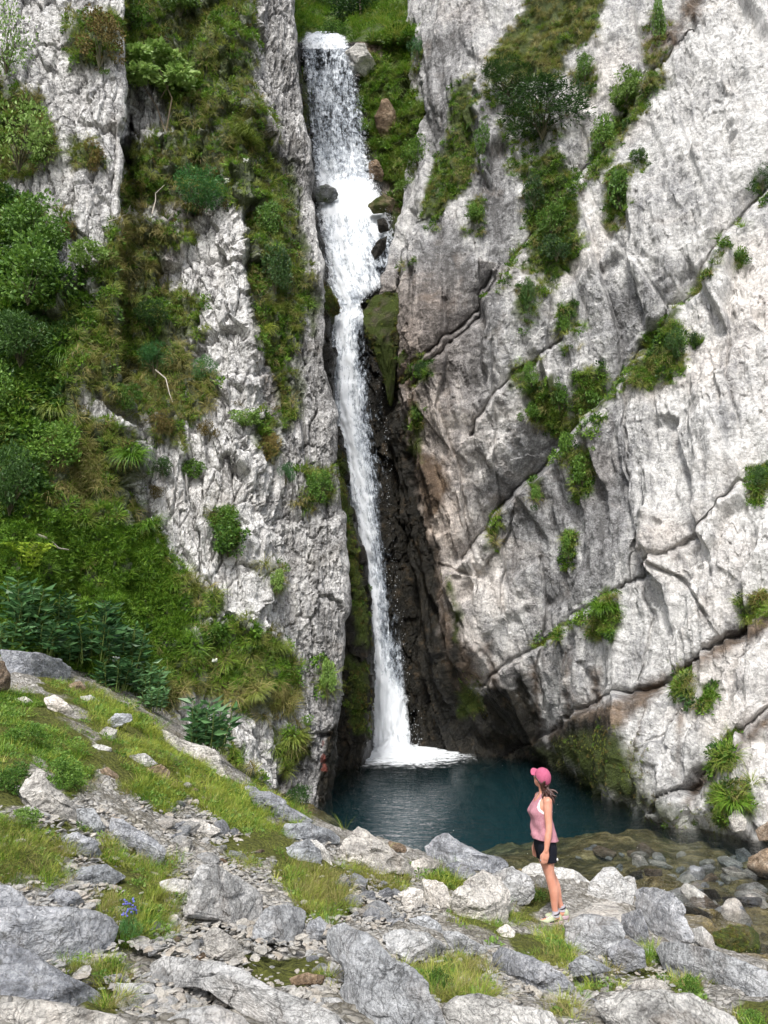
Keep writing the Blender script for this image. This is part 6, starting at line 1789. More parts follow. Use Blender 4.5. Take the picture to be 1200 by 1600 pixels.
for k, a in enumerate([('blue green lance leaved plant beneath the fern', 30, 942, 84, 84), ('lance leaved plant at the side edge behind the bluish boulder', 12, 992, 70, 66), ('lance leaved plant right behind the bluish boulder', 62, 995, 84, 66),
                       ('small lance leaved plant below the lush grass', 98, 948, 56, 56), ('tall lance leaved plant left of the white flowers', 145, 1000, 86, 90), ('lance leaved plant right of the white flowers', 192, 1010, 76, 80),
                       ('lance leaved plant above the yellow grass', 178, 1052, 76, 56), ('lance leaved plant leaning to the bare rock', 226, 1060, 60, 62), ('lowest small lance leaved plant of the thicket', 238, 1090, 46, 44),
                       ('round clump of lance leaves under the grass shelf', 320, 1132, 88, 92), ('lance leaved plant above the right end of the bluish boulder', 112, 1016, 60, 54), ('lance leaved plant at the upper edge of the thicket', 168, 962, 60, 56)]):
    lance(*a, k)

# a bright fern
def fern():
    B, Nn = nearest_on('left', 45, 912)
    t = thing('fern', 'bright yellow green fern above the dark leafy plants', 'fern', B)
    dep = proj(B[None])[2][0]
    s = 60 / FPX * dep
    for k in range(7):
        a = -2.6 + k * 0.55
        L = s * (0.75 + 0.12 * math.sin(k * 2.3))
        u_ = np.linspace(0, 1, 14)
        path = np.stack([np.cos(a) * L * u_, np.sin(a) * L * u_ * 0.5 - 0.15 * u_, s * 1.0 * np.sin(u_ * 1.9)], -1)
        C, D = [], []
        T = np.gradient(path, axis=0)
        for q in range(1, 14):
            for sg in (-1, 1):
                C.append(path[q])
                sd = np.cross(T[q], (0, 0, 1))
                D.append(sd / np.linalg.norm(sd) * sg + 0.5 * T[q] / np.linalg.norm(T[q]))
        w_ = np.repeat(0.26 * s * np.sin(np.pi * (0.15 + 0.83 * u_[1:])), 2)
        rg = np.random.default_rng(k)
        V, F, R = leaves_arrays(np.array(C), np.array(D), w_, rg, 0.36, 0.1)
        sv, sf = tube_arrays(path, 0.012, 4)
        V2 = np.concatenate([V, sv])
        link('frond', mesh_from('frond', V2, [F, sf + len(V)], {'rnd': np.concatenate([R, np.full(len(sv), 0.3)])}, smooth=False), M['fern'], t)
fern()

# flowers and twigs
def flower_heads(name, label, cat, pts, size, mat, stem_h=0.4, group=None):
    for (lb, sheet, x, y) in pts:
        B, Nn = nearest_on(sheet, x, y)
        t = thing(name, lb, cat, B + Nn * 0.25, group)
        v, f_ = ico(1)
        rg = np.random.default_rng(int(x))
        ps = [(v * size * rg.uniform(0.25, 0.4) + rg.normal(size=3) * size * np.array([0.55, 0.55, 0.25]), f_) for k in range(16)]
        link('flower', mesh_from('flower', *join(ps)), M[mat], t)
        link('stem', mesh_from('stem', *tube_arrays([(0, 0.1, -stem_h), (0.02, 0, -0.1), (0, 0, 0)], 0.012, 5)), M['stem'], t)
flower_heads('umbel_flower', '', 'flower', [('cream umbel flower head above the feathery bush', 'left', 374, 254), ('smaller cream umbel at the right of the feathery bush', 'left', 363, 284), ('white flower head on the grass shelf', 'left', 350, 1032),
                                            ('white blossom among the dark lance leaved plants', 'left', 166, 1022), ('second white blossom lower in the dark lance leaved plants', 'left', 176, 1032), ('white foxglove like blossom behind the bluish boulder', 'left', 88, 1003)], 0.075, 'white_flower', group='white flower heads')
def twig(label, sheet, pts, r):
    B = [nearest_on(sheet, x, y)[0] + np.array([0, -0.35, 0]) for x, y in pts]
    o = B[0]
    link('twig', mesh_from('twig', *tube_arrays([b - o for b in B], np.linspace(r, r * 0.4, len(B)), 6)), M['pale_twig'], loc=o, label=label, category='branch', group='bare twigs')
twig('bare pale branch fallen across the lush grass', 'left', [(72, 838), (88, 848), (102, 856), (114, 861)], 0.035)
twig('thin forked bare twig below the feathery bush', 'left', [(246, 345), (247, 325), (252, 310), (262, 298)], 0.02)
twig('bare twig dangling from the brown ledge', 'left', [(252, 585), (262, 602), (268, 620), (276, 632)], 0.02)
twig('bare pale twig curving over the brown ledge', 'left', [(178, 358), (190, 352), (205, 348), (212, 330)], 0.02)

# low plants of the foreground
def ground_plant(name, label, cat, x, y, w, h, kind, group=None):
    Yh = ground_hit(x, y + h / 2)[0]
    B = at(x, y + h / 2, Yh)
    dep = proj(B[None])[2][0]
    t = thing(name, label, cat, B, group)
    fm, sm = crown(kind, int(x) % 3)
    for me, nm in ((fm, 'foliage'), (sm, 'stem')):
        o = link(nm, me, None, t)
        o.scale = (w / FPX * dep * 1.15, w / FPX * dep, h / FPX * dep * 1.1)
        o.rotation_euler = (0, 0, x)
        o.location = (0, 0, -0.05 * h / FPX * dep)
    return t, dep
GF = 'low leafy plants of the foreground slope'
for a in [('leafy weed beside the tilted wedge rock', 22, 1213, 56, 50, 'round'), ('pale green leafy weed below the wedge rock', 38, 1276, 42, 36, 'broad'), ('dark leafy herb patch right of the wedge rock', 95, 1205, 60, 56, 'round'),
          ('leafy herb in the lush grass below the white stone', 40, 1150, 64, 46, 'round'), ('leafy green herb by the cream slab', 1082, 1543, 40, 40, 'round'), ('green herb at the foot of the ridged dark rock', 468, 1245, 40, 44, 'dark'),
          ('small dark green herb among the gravel of the middle', 690, 1530, 34, 40, 'round'), ('green herb at the bottom edge of the right foreground', 1175, 1592, 40, 30, 'round')]:
    ground_plant('leafy_plant', a[0], 'plant', *a[1:], group=GF)
t, dep = ground_plant('flowering_plant', 'blue flowered plant between the oval boulder and the gravel path', 'flower', 203, 1450, 36, 44, 'umbel')
v, f_ = ico(1)
for k, (x, y, z) in enumerate([(-0.03, -0.02, 0.21), (0.01, -0.03, 0.22), (0.02, 0, 0.165), (-0.035, -0.02, 0.15), (0.0, -0.03, 0.18)]):
    ps = [(v * 0.007 + np.array([x, y, z]) + np.random.default_rng(k * 9 + q).normal(size=3) * 0.010, f_) for q in range(6)]
    link('flower', mesh_from('flower', *join(ps)), M['blue_flower'], t)
    link('stem', mesh_from('stem', *tube_arrays([(0, 0, 0), (x * 0.5, y * 0.5, z * 0.6), (x, y, z)], 0.003, 4)), M['stem'], t)
# grass stalk against the dark pool
Yh = ground_hit(538, 1300)[0]
B = at(538, 1300, Yh)
link('grass_stalk', grass_mesh('grass_stalk', 7, 0.36, 0.35, 0.6, 0.012, 5, rad=0.04, seg=5), M['bright_grass'], loc=B, label='thin grass stalks standing against the dark water', category='grass stalk')

# trees above the brink
def far_tree(label, x, ybase, Y, w, h, dark):
    B = at(x, ybase, Y)
    dep = proj(B[None])[2][0]
    s, hh = w / FPX * dep, h / FPX * dep
    t = thing('tree', label, 'tree', B, 'trees above the brink')
    link('trunk', mesh_from('trunk', *tube_arrays([(0, 0, -0.5), (0.05 * s, 0, 0.4 * hh), (0, 0, 0.9 * hh)], [0.05 * s, 0.035 * s, 0.01 * s], 7)), M['bark'], t)
    (V, F, R), (SV, SF) = crown_mesh(int(x) + 5, 2600, 0.06, 0.5, 18)
    c = link('crown', mesh_from('crown', V, F, {'rnd': R}, smooth=False), M['dark_leaf' if dark else 'shrub_green'], t)
    c.scale = (1.3 * s, 1.3 * s, 1.1 * hh)
for a in [('dark leafy tree over the head of the valley', 560, 34, 44, 70, 60, 1), ('second dark tree crowding the head of the valley', 595, 22, 46, 60, 60, 1), ('dark tree left in the head of the valley', 525, 22, 50, 60, 60, 1), ('lighter green tree on the slope over the brink', 490, 14, 48, 44, 50, 0),
          ('dark tree deepest in the valley notch', 548, 0, 58, 90, 60, 1)]:
    far_tree(*a)
# ------------------------------------------------------------------ the person
def skin_material():
    m, t = new_mat('skin')
    co = t.n('TexCoord').outputs['Object']
    n = t.noise(co, 9, 4, 0.6)
    col = t.mix(t.mapr(n, 0.35, 0.65), (0.52, 0.225, 0.15), (0.62, 0.30, 0.21))
    p = t.n('BsdfPrincipled', ins={'Base Color': col, 'Roughness': 0.5})
    p.inputs['Subsurface Weight'].default_value = 0.12
    p.inputs['Subsurface Radius'].default_value = (0.02, 0.008, 0.004)
    t.set(t.out.inputs[0], p)
    return m
def cloth_material(name, c1, c2, scale=60, rough=0.85):
    m, t = new_mat(name)
    co = t.n('TexCoord').outputs['Object']
    n = t.noise(co, scale, 5, 0.7)
    f_ = t.noise(t.mapping(co, (9, 9, 3)), 1.0, 4, 0.6, 1.0)
    col = t.mix(t.mapr(n, 0.35, 0.65), c1, c2)
    p = t.n('BsdfPrincipled', ins={'Base Color': col, 'Roughness': rough})
    p.inputs['Specular IOR Level'].default_value = 0.2
    t.set(p.inputs['Normal'], t.bump(t.math('ADD', f_, t.math('MULTIPLY', n, 0.2)), 0.5, 0.02))
    t.set(t.out.inputs[0], p)
    return m
M['skin'] = skin_material()
M['pink_top'] = cloth_material('pink_top', (0.33, 0.14, 0.175), (0.45, 0.23, 0.265))
M['pink_cap'] = cloth_material('pink_cap', (0.34, 0.07, 0.135), (0.43, 0.11, 0.185))
M['navy'] = cloth_material('navy', (0.004, 0.005, 0.010), (0.009, 0.010, 0.018))
M['white_cloth'] = cloth_material('white_cloth', (0.7, 0.68, 0.68), (0.8, 0.79, 0.79))
M['shoe_green'] = cloth_material('shoe_green', (0.34, 0.39, 0.25), (0.44, 0.48, 0.33), 120)
M['shoe_sole'] = plain('shoe_sole', (0.42, 0.31, 0.34), 0.8)
M['shoe_dark'] = plain('shoe_dark', (0.03, 0.03, 0.035), 0.8)
M['sock'] = cloth_material('sock', (0.36, 0.34, 0.38), (0.45, 0.42, 0.46))
M['hair'] = plain('hair', (0.045, 0.015, 0.010), 0.45, 0.5)

def ring_tube(rings, n=24, axis_rot=None):
    """rings: (center xyz, half x, half y) elliptical rings in level planes, closed ends"""
    a = np.linspace(0, 2 * np.pi, n, endpoint=False)
    V = []
    for c, hx, hy in rings:
        V.append(np.stack([c[0] + hx * np.cos(a), c[1] + hy * np.sin(a), np.full(n, c[2])], -1))
    V = np.concatenate(V)
    F = []
    for k in range(len(rings) - 1):
        i = k * n + np.arange(n)
        j = k * n + (np.arange(n) + 1) % n
        F += [tuple(x) for x in np.stack([i, j, j + n, i + n], -1)]
    F.append(tuple(range(n))[::-1])
    F.append(tuple((len(rings) - 1) * n + np.arange(n)))
    return V, F

def limb(points, radii, n=18):
    """tapered tube with round ends through points"""
    P = np.array(points, float)
    R = np.array(radii, float)
    m = (len(P) - 1) * 8 + 1
    W = catmull(len(P), [8] * (len(P) - 1))
    P, R = W @ P, W @ R
    T = np.gradient(P, axis=0)
    T /= np.linalg.norm(T, axis=1, keepdims=True)
    cap = [0.97, 0.8, 0.45]
    Pl = [P[0] - T[0] * R[0] * s for s in (0.95, 0.62, 0.25)] + list(P) + [P[-1] + T[-1] * R[-1] * s for s in (0.25, 0.62, 0.95)]
    Rl = [R[0] * s for s in (0.3, 0.78, 0.97)] + list(R) + [R[-1] * s for s in (0.97, 0.78, 0.3)]
    P, R = np.array(Pl), np.array(Rl)
    T = np.gradient(P, axis=0)
    T /= np.linalg.norm(T, axis=1, keepdims=True)
    ref = np.array([0.2, 1.0, 0.1]) if abs(T[0] @ np.array([0.2, 1, 0.1])) < 0.9 else np.array([1.0, 0, 0])
    A = np.cross(T, ref)
    A /= np.linalg.norm(A, axis=1, keepdims=True)
    B = np.cross(T, A)
    a = np.linspace(0, 2 * np.pi, n, endpoint=False)
    V = (P[:, None] + R[:, None, None] * (A[:, None] * np.cos(a)[None, :, None] + B[:, None] * np.sin(a)[None, :, None])).reshape(-1, 3)
    F = []
    for k in range(len(P) - 1):
        i = k * n + np.arange(n)
        j = k * n + (np.arange(n) + 1) % n
        F += [tuple(x) for x in np.stack([i, j, j + n, i + n], -1)]
    F.append(tuple(range(n))[::-1])
    F.append(tuple((len(P) - 1) * n + np.arange(n)))
    return V, F

def ball(c, r, rot=None, level=3):
    v, f_ = ico(level)
    V = v * np.array(r)
    if rot is not None:
        V = V @ np.array(rot).T
    return V + np.array(c), [tuple(x) for x in f_]

def fuse(name, parts, voxel, mat, parent, smooth=6, loc=None):
    V, F, o = [], [], 0
    for v, f_ in parts:
        V += [tuple(x) for x in v]
        F += [tuple(int(i) + o for i in x) for x in f_]
        o += len(v)
    me = bpy.data.meshes.new(name)
    me.from_pydata(V, [], F)
    ob = bpy.data.objects.new(name, me)
    COL.objects.link(ob)
    md = ob.modifiers.new('fuse', 'REMESH')
    md.mode = 'VOXEL'
    md.voxel_size = voxel
    if smooth:
        sm = ob.modifiers.new('soft', 'SMOOTH')
        sm.factor = 0.5
        sm.iterations = smooth
    dg = bpy.context.evaluated_depsgraph_get()
    dg.update()
    me2 = bpy.data.meshes.new_from_object(ob.evaluated_get(dg))
    bpy.data.objects.remove(ob)
    bpy.data.meshes.remove(me)
    me2.name = name
    me2.materials.clear()
    me2.polygons.foreach_set('use_smooth', np.ones(len(me2.polygons), bool))
    return link(name, me2, mat, parent, loc)

def build_person():
    per = thing('person', 'woman in a pink cap, pink tank top and dark shorts standing on a slab', 'person', FOOT)
    # local frame: x forward (to the left of the picture), y her left (toward the camera), z up
    per.rotation_euler = (0, 0, math.pi + 0.10)
    Rh = np.array(Matrix.Rotation(math.radians(-66), 3, 'Z') @ Matrix.Rotation(math.radians(-26), 3, 'Y'))
    hc = np.array([0.05, -0.005, 1.535])
    H = lambda p: hc + Rh @ np.array(p)
    torso = [((0.045, 0, 0.78), 0.085, 0.145), ((0.042, 0, 0.84), 0.112, 0.172), ((0.05, 0, 0.90), 0.110, 0.170), ((0.06, 0, 0.97), 0.096, 0.148), ((0.068, 0, 1.04), 0.088, 0.132), ((0.072, 0, 1.12), 0.096, 0.138),
             ((0.075, 0, 1.20), 0.108, 0.148), ((0.062, 0, 1.27), 0.096, 0.158), ((0.048, 0, 1.325), 0.072, 0.150), ((0.04, 0, 1.36), 0.056, 0.095), ((0.04, 0, 1.395), 0.048, 0.054)]
    parts = [ring_tube(torso)]
    parts.append(limb([(0.04, 0, 1.36), (0.045, 0, 1.42), hc + np.array([0.0, 0, -0.03])], [0.052, 0.047, 0.05]))
    parts.append(ball(H((0, 0, 0.022)), (0.096, 0.076, 0.100), Rh))
    parts.append(ball(H((0.028, 0, -0.045)), (0.066, 0.058, 0.072), Rh))
    parts.append(ball(H((0.065, 0, -0.088)), (0.026, 0.024, 0.020), Rh, 2))
    parts.append(limb([H((0.088, 0, 0.020)), H((0.104, 0, -0.012)), H((0.104, 0, -0.022))], [0.009, 0.013, 0.013], 10))
    for sy in (-1, 1):
        parts.append(ball(H((-0.005, sy * 0.075, -0.012)), (0.018, 0.010, 0.030), Rh, 2))
        parts.append(ball(H((0.074, sy * 0.030, -0.02)), (0.025, 0.025, 0.025), Rh, 2))
    parts.append(limb([H((0.090, -0.018, -0.056)), H((0.096, 0, -0.056)), H((0.090, 0.018, -0.056))], [0.006, 0.009, 0.006], 8))
    # bust, shoulders
    for sy in (-1, 1):
        parts.append(ball((0.135, sy * 0.068, 1.185), (0.058, 0.058, 0.062)))
        parts.append(ball((0.045, sy * 0.150, 1.315), (0.048, 0.05, 0.05)))
    # arms, hands with five fingers
    def arm(sy, sh, el, wr, hd):
        sh, el, wr, hd = map(np.array, (sh, el, wr, hd))
        parts.append(limb([sh, sh * 0.5 + el * 0.5 + np.array([0.004, 0, 0]), el, el * 0.6 + wr * 0.4, wr], [0.050, 0.044, 0.037, 0.037, 0.025]))
        d = (hd - wr) / np.linalg.norm(hd - wr)
        nrm = np.array([0.25, sy * 1.0, 0.0])                        # back of the hand faces outward
        nrm = nrm - d * (nrm @ d)
        nrm /= np.linalg.norm(nrm)
        fwd = np.cross(d, nrm) * (-sy)
        if fwd[0] < 0:
            fwd = -fwd
        for k in range(4):                                            # the palm, broader than thick
            o = (k - 1.5) * 0.017
            parts.append(limb([wr + d * 0.005 + fwd * o * 0.6, wr + d * 0.045 + fwd * o, wr + d * 0.085 + fwd * o], [0.016, 0.0165, 0.0125], 10))
        for k, (L, cu) in enumerate([(0.060, 0.5), (0.073, 0.42), (0.078, 0.35), (0.068, 0.25)]):
            o = (k - 1.5) * 0.0195
            b = wr + d * 0.082 + fwd * o
            j1 = b + (d - nrm * cu * 0.35) * L * 0.45
            j2 = j1 + (d - nrm * cu * 1.1) * L * 0.32
            j3 = j2 + (d * 0.8 - nrm * cu * 1.9) * L * 0.26
            parts.append(limb([b - d * 0.012, j1, j2, j3], [0.0092, 0.0088, 0.008, 0.007], 10))
        b = wr + d * 0.028 + fwd * 0.024
        parts.append(limb([b, b + d * 0.028 + fwd * 0.020 - nrm * 0.008, b + d * 0.056 + fwd * 0.022 - nrm * 0.016, b + d * 0.075 + fwd * 0.018 - nrm * 0.020], [0.013, 0.011, 0.0095, 0.008], 10))
    arm(1, (0.045, 0.168, 1.315), (0.055, 0.205, 1.035), (0.098, 0.215, 0.80), (0.118, 0.205, 0.70))
    arm(-1, (0.045, -0.168, 1.315), (0.03, -0.21, 1.035), (0.085, -0.22, 0.80), (0.10, -0.21, 0.70))
    # legs
    def leg(sy, hip, knee, ankle, toe):
        hip, knee, ankle, toe = map(np.array, (hip, knee, ankle, toe))
        calf = knee * 0.66 + ankle * 0.34 + np.array([-0.018, 0, 0])
        parts.append(limb([hip, hip * 0.5 + knee * 0.5 + np.array([0.012, 0, 0]), knee + np.array([0, 0, 0.02]), calf, ankle * 0.75 + knee * 0.25, ankle], [0.088, 0.074, 0.053, 0.054, 0.036, 0.034]))
        parts.append(limb([ankle + np.array([-0.02, 0, -0.03]), ankle + np.array([0.06, 0, -0.05]), toe], [0.036, 0.034, 0.026]))
    leg(1, (0.045, 0.082, 0.80), (0.025, 0.085, 0.475), (-0.025, 0.085, 0.10), (0.13, 0.09, 0.04))
    leg(-1, (0.045, -0.082, 0.80), (-0.03, -0.09, 0.475), (-0.155, -0.095, 0.10), (-0.02, -0.12, 0.04))
    fuse('body', parts, 0.0052, M['skin'], per, 5)

    # tank top: a loose shell with arm and neck openings
    def shell(name, rings, mat, ymax, neck, thick, parent, fold=0.006, zhem=None):
        n, m = 96, 70
        zz = np.linspace(rings[0][0], rings[-1][0], m)
        R_ = np.array(rings)
        a = np.linspace(0, 2 * np.pi, n, endpoint=False)
        cxs, hx, hy = (np.interp(zz, R_[:, 0], R_[:, k]) for k in (1, 2, 3))
        for arr in (hx, hy, cxs):
            arr[1:-1] = (arr[:-2] + arr[1:-1] * 2 + arr[2:]) / 4
        A_, Z_ = np.meshgrid(a, zz)
        w = fold * (np.sin(A_ * 5 + Z_ * 14) + 0.7 * np.sin(A_ * 9 - Z_ * 22 + 1)) * sstep(1.2, 0.95, Z_)
        w += fold * 0.8 * np.sin(Z_ * 34 + 3 * np.sin(A_ * 2)) * sstep(1.18, 1.0, Z_) 
        X = cxs[:, None] + (hx[:, None] + w) * np.cos(A_)
        Yy = (hy[:, None] + w) * np.sin(A_)
        bust = 0.030 * np.exp(-((Z_ - 1.185) / 0.06) ** 2) * (np.exp(-((Yy - 0.068) / 0.05) ** 2) + np.exp(-((Yy + 0.068) / 0.05) ** 2)) * (np.cos(A_) > 0)
        X = X + bust
        Zs = Z_ + (0.018 * np.cos(A_) * sstep(1.0, 0.9, Z_) if zhem else 0)
        V = np.stack([X, Yy, Zs], -1).reshape(-1, 3)
        F = []
        for k in range(m - 1):
            i = k * n + np.arange(n)
            j = k * n + (np.arange(n) + 1) % n
            F.append(np.stack([i, j, j + n, i + n], -1))
        F = np.concatenate(F)
        C = V[F].mean(1)
        yl = np.interp(C[:, 2], [ymax[0][0], ymax[1][0], ymax[2][0]], [ymax[0][1], ymax[1][1], ymax[2][1]])
        keep = (C[:, 2] < ymax[0][0]) | (np.abs(C[:, 1]) < yl)
        front = C[:, 0] > 0.05
        nk = np.where(front, neck[0], neck[1])
        keep &= ~((C[:, 2] > nk) & (np.abs(C[:, 1]) < 0.058 * np.sqrt(np.clip((C[:, 2] - nk) / 0.05, 0, 1))))
        me = mesh_from(name, V, F[keep])
        o = link(name, me, mat, parent)
        so = o.modifiers.new('cloth', 'SOLIDIFY')
        so.thickness = thick
        so.offset = 1
        return o
    top = [(0.885, 0.050, 0.142, 0.194), (0.95, 0.056, 0.136, 0.184), (1.02, 0.070, 0.118, 0.160), (1.10, 0.074, 0.114, 0.154), (1.18, 0.077, 0.120, 0.160), (1.25, 0.066, 0.112, 0.166), (1.30, 0.055, 0.092, 0.166), (1.345, 0.045, 0.070, 0.125), (1.375, 0.042, 0.058, 0.09)]
    shell('tank_top', top, M['pink_top'], [(1.17, 0.165), (1.24, 0.112), (1.38, 0.082)], (1.285, 1.33), 0.004, per, 0.007, True)
    bra = [(1.10, 0.074, 0.103, 0.146), (1.18, 0.077, 0.114, 0.154), (1.25, 0.066, 0.104, 0.160), (1.30, 0.055, 0.084, 0.158), (1.345, 0.045, 0.065, 0.115), (1.375, 0.042, 0.055, 0.085)]
    shell('sports_bra', bra, M['white_cloth'], [(1.20, 0.155), (1.26, 0.122), (1.38, 0.075)], (1.25, 1.30), 0.003, per, 0.0)
    # shorts
    sp = [ring_tube([((0.044, 0, 0.72), 0.07, 0.09), ((0.044, 0, 0.77), 0.105, 0.168), ((0.043, 0, 0.83), 0.122, 0.182), ((0.05, 0, 0.89), 0.117, 0.176), ((0.058, 0, 0.93), 0.104, 0.155)])]
    for sy, kx in ((1, 0.035), (-1, 0.022)):
        sp.append(ring_tube([((kx + 0.003, sy * 0.086, 0.655), 0.096, 0.092), ((kx + 0.006, sy * 0.085, 0.70), 0.098, 0.094), ((0.043, sy * 0.083, 0.80), 0.108, 0.098), ((0.045, sy * 0.08, 0.84), 0.105, 0.095)]))
    so_ = fuse('shorts', sp, 0.0075, M['navy'], per, 4)
    for sy, x0 in ((1, 0.128), (1, -0.052)):
        v, f_ = ball((x0, sy * 0.115, 0.685), (0.012, 0.030, 0.016), None, 2)
        link('hem_print', mesh_from('hem_print', v, np.array(f_)), M['white_cloth'], so_)
    # shoes
    for sy, ax, ay, yaw in ((1, -0.025, 0.085, 0.06), (-1, -0.155, -0.095, -0.12)):
        L0, L1 = -0.075, 0.195
        xs = np.linspace(L0, L1, 22)
        u_ = (xs - L0) / (L1 - L0)
        halfw = 0.036 * (1 - 0.12 * np.sin(np.pi * u_ * 1.1)) * np.sqrt(np.clip(1 - (np.abs(u_ - 0.5) * 2) ** 7, 0.02, 1)) + 0.008 * np.exp(-((u_ - 0.72) / 0.18) ** 2)
        toptz = np.interp(u_, [0, 0.08, 0.25, 0.42, 0.6, 0.8, 0.95, 1.0], [0.075, 0.108, 0.112, 0.104, 0.080, 0.064, 0.054, 0.038])
        solez = np.interp(u_, [0, 0.1, 0.5, 0.85, 1.0], [0.014, 0.0, 0.0, 0.002, 0.020])
        midz = np.interp(u_, [0, 0.3, 0.7, 1.0], [0.046, 0.040, 0.034, 0.036])
        c, s = math.cos(yaw), math.sin(yaw)
        def lay(zlo, zhi, wid, nseg=16, topround=True):
            V = []
            for q in range(len(xs)):
                ring = []
                for a in np.linspace(0, 2 * np.pi, nseg, endpoint=False):
                    yy, zc = math.cos(a), math.sin(a)
                    zz = (zlo[q] + zhi[q]) / 2 + (zhi[q] - zlo[q]) / 2 * np.sign(zc) * abs(zc) ** (0.8 if topround else 0.35)
                    wy = wid[q] * np.sign(yy) * abs(yy) ** (0.6 if topround else 0.3) * (1 - 0.35 * max(0, zc) if topround else 1)
                    ring.append((xs[q], wy, zz))
                V += ring
            V = np.array(V)
            V = np.stack([ax + c * V[:, 0] - s * V[:, 1], ay + s * V[:, 0] + c * V[:, 1], V[:, 2]], -1)
            F = []
            for k in range(len(xs) - 1):
                i = k * nseg + np.arange(nseg)
                j = k * nseg + (np.arange(nseg) + 1) % nseg
                F += [tuple(x) for x in np.stack([i, j, j + nseg, i + nseg], -1)]
            F += [tuple(range(nseg))[::-1], tuple((len(xs) - 1) * nseg + np.arange(nseg))]
            me = bpy.data.meshes.new('shoe')
            me.from_pydata([tuple(x) for x in V], [], F)
            me.polygons.foreach_set('use_smooth', np.ones(len(me.polygons), bool))
            return me
        up_ = link('shoe', lay(midz - 0.012, toptz, halfw + 0.001), M['shoe_green'], per)
        link('sole', lay(solez, midz, halfw + 0.006, topround=False), M['shoe_sole'], up_)
        def pt(x, y, z):
            return (ax + c * x - s * y, ay + s * x + c * y, z)
        link('collar', mesh_from('collar', *tube_arrays([pt(0.035 * math.cos(a) + 0.0, 0.033 * math.sin(a), 0.112 - 0.012 * math.cos(a)) for a in np.linspace(0, 6.283, 20)], 0.010, 8)), M['shoe_dark'], up_)
        sk = [pt(-0.02, sy * 0.037, 0.07), pt(0.03, sy * 0.040, 0.05), pt(0.09, sy * 0.044, 0.042)]
        link('stripe', mesh_from('stripe', *tube_arrays(sk, [0.006, 0.008, 0.005], 6)), M['shoe_dark'], up_)
        for q in range(4):
            x = 0.055 + q * 0.018
            z = float(np.interp((x - L0) / (L1 - L0), u_, toptz))
            link('lace', mesh_from('lace', *tube_arrays([pt(x, -0.02, z - 0.006), pt(x, 0, z + 0.002), pt(x, 0.02, z - 0.006)], 0.003, 5)), M['white_cloth'], up_)
        ank = np.array([ax, ay, 0.10])
        v, f_ = ring_tube([((ax + 0.005, ay, 0.085), 0.047, 0.043), ((ax + 0.001, ay, 0.115), 0.041, 0.038), ((ax + 0.003, ay, 0.145), 0.038, 0.036)], 20)
        me = bpy.data.meshes.new('sock')
        me.from_pydata([tuple(x) for x in v], [], f_)
        link('sock', me, M['sock'], per)
    # cap: dome, brim, button
    n, m = 40, 14
    V, F = [], []
    for k in range(m):
        el = math.pi / 2 * (1 - k / (m - 1) * 1.14)
        for q in range(n):
            a = 2 * math.pi * q / n
            seam = 1 - 0.010 * (abs(math.sin(3 * a)) < 0.12)
            x, y, z = 0.106 * math.cos(el) * math.cos(a) * seam, 0.087 * math.cos(el) * math.sin(a) * seam, 0.030 + 0.100 * math.sin(el) - 0.028 * (math.cos(a) < 0) * abs(math.cos(a)) * (k / (m - 1)) ** 2
            V.append(H((x - 0.004, y, z)))
    for k in range(m - 1):
        for q in range(n):
            F.append((k * n + q, k * n + (q + 1) % n, (k + 1) * n + (q + 1) % n, (k + 1) * n + q))
    capo = link('cap', mesh_from('cap', np.array(V), np.array(F)), M['pink_cap'], per)
    so = capo.modifiers.new('thick', 'SOLIDIFY')
    so.thickness = 0.004
    so.offset = 1
    V, F = [], []
    for k in range(9):
        r = k / 8
        for q in range(21):
            a = -1.15 + 2.3 * q / 20
            x = 0.094 * math.cos(a) + r * 0.085 * math.cos(a * 0.75)
            y = 0.080 * math.sin(a) + r * 0.012 * math.sin(a)
            z = 0.022 - 0.26 * y * y / 0.08 * 1.1 - r * 0.012 + 0.012
            V.append(H((x, y, z)))
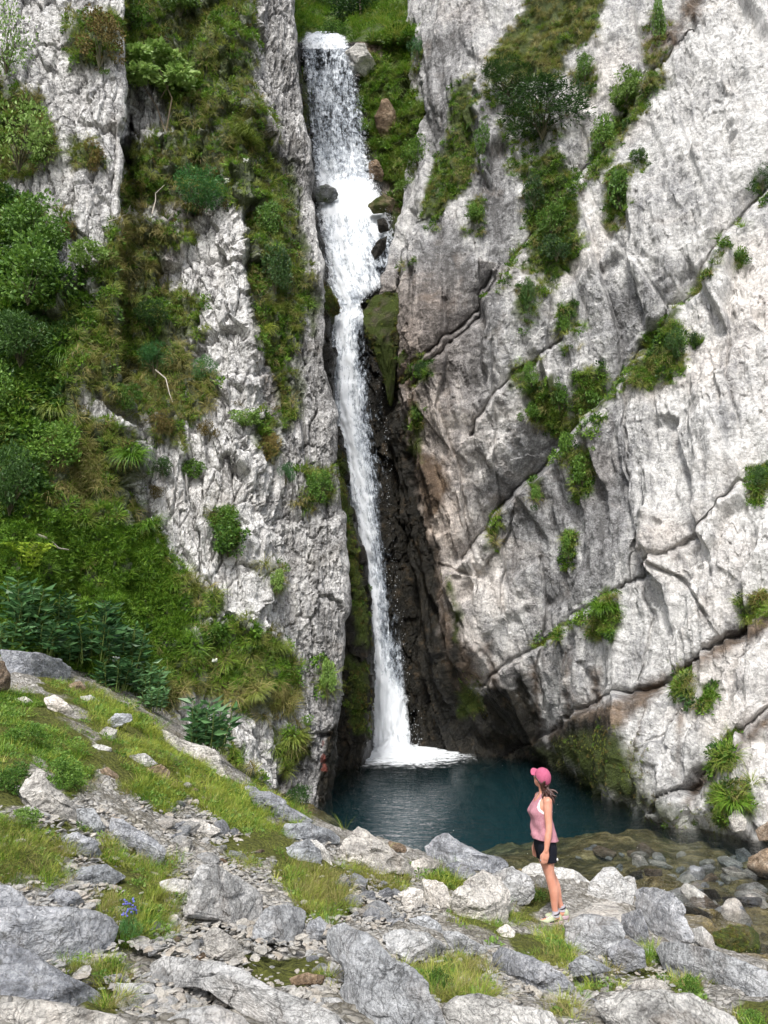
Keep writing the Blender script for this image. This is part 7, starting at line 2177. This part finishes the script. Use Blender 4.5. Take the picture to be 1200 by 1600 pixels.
    for k in range(8):
        for q in range(20):
            F.append((k * 21 + q, k * 21 + q + 1, (k + 1) * 21 + q + 1, (k + 1) * 21 + q))
    br = link('brim', mesh_from('brim', np.array(V), np.array(F)), M['pink_cap'], capo)
    so = br.modifiers.new('thick', 'SOLIDIFY')
    so.thickness = 0.005
    v, f_ = ball(H((-0.004, 0, 0.132)), (0.010, 0.010, 0.006), Rh, 2)
    link('button', mesh_from('button', v, np.array(f_)), M['pink_cap'], capo)
    # sunglasses seen from the side
    gl = [tube_arrays([H((0.0, sy * 0.080, 0.006)), H((0.05, sy * 0.074, 0.004)), H((0.088, sy * 0.055, 0.0))], 0.003, 6) for sy in (-1, 1)]
    link('glasses', mesh_from('glasses', *join(gl)), M['white_cloth'], per)
    # hair: dark locks gathered at the nape and falling on the shoulder
    rg = np.random.default_rng(4)
    locks = []
    for k in range(26):
        a = rg.uniform(-1.0, 1.0)
        s0 = H((-0.080 + rg.normal(0, 0.012), a * 0.055, -0.010 + rg.normal(0, 0.012)))
        s1 = H((-0.088 + rg.normal(0, 0.01), a * 0.035, -0.07 + rg.normal(0, 0.01)))
        e = np.array([0.025 + rg.normal(0, 0.030), 0.085 + rg.normal(0, 0.025), 1.39 + rg.normal(0, 0.02)])
        e2 = e + np.array([rg.normal(-0.005, 0.028), rg.normal(0.015, 0.02), -0.04 + rg.normal(0, 0.015)])
        locks.append(limb([s0, s1, e, e2], [0.014, 0.017, 0.015, 0.005], 8))
    for k in range(18):
        a = -1 + 2 * k / 17
        locks.append(limb([H((0.03 - 0.05 * (1 - abs(a)), a * 0.083, 0.02)), H((-0.05 - 0.03 * (1 - abs(a)), a * 0.072, -0.01)), H((-0.082, a * 0.04, -0.05))], [0.010, 0.014, 0.014], 8))
    Vh, Fh, o = [], [], 0
    for v, f_ in locks:
        Vh += [tuple(x) for x in v]
        Fh += [tuple(i + o for i in x) for x in f_]
        o += len(v)
    me = bpy.data.meshes.new('hair')
    me.from_pydata(Vh, [], Fh)
    me.polygons.foreach_set('use_smooth', np.ones(len(me.polygons), bool))
    link('hair', me, M['hair'], per)
    return per
build_person()
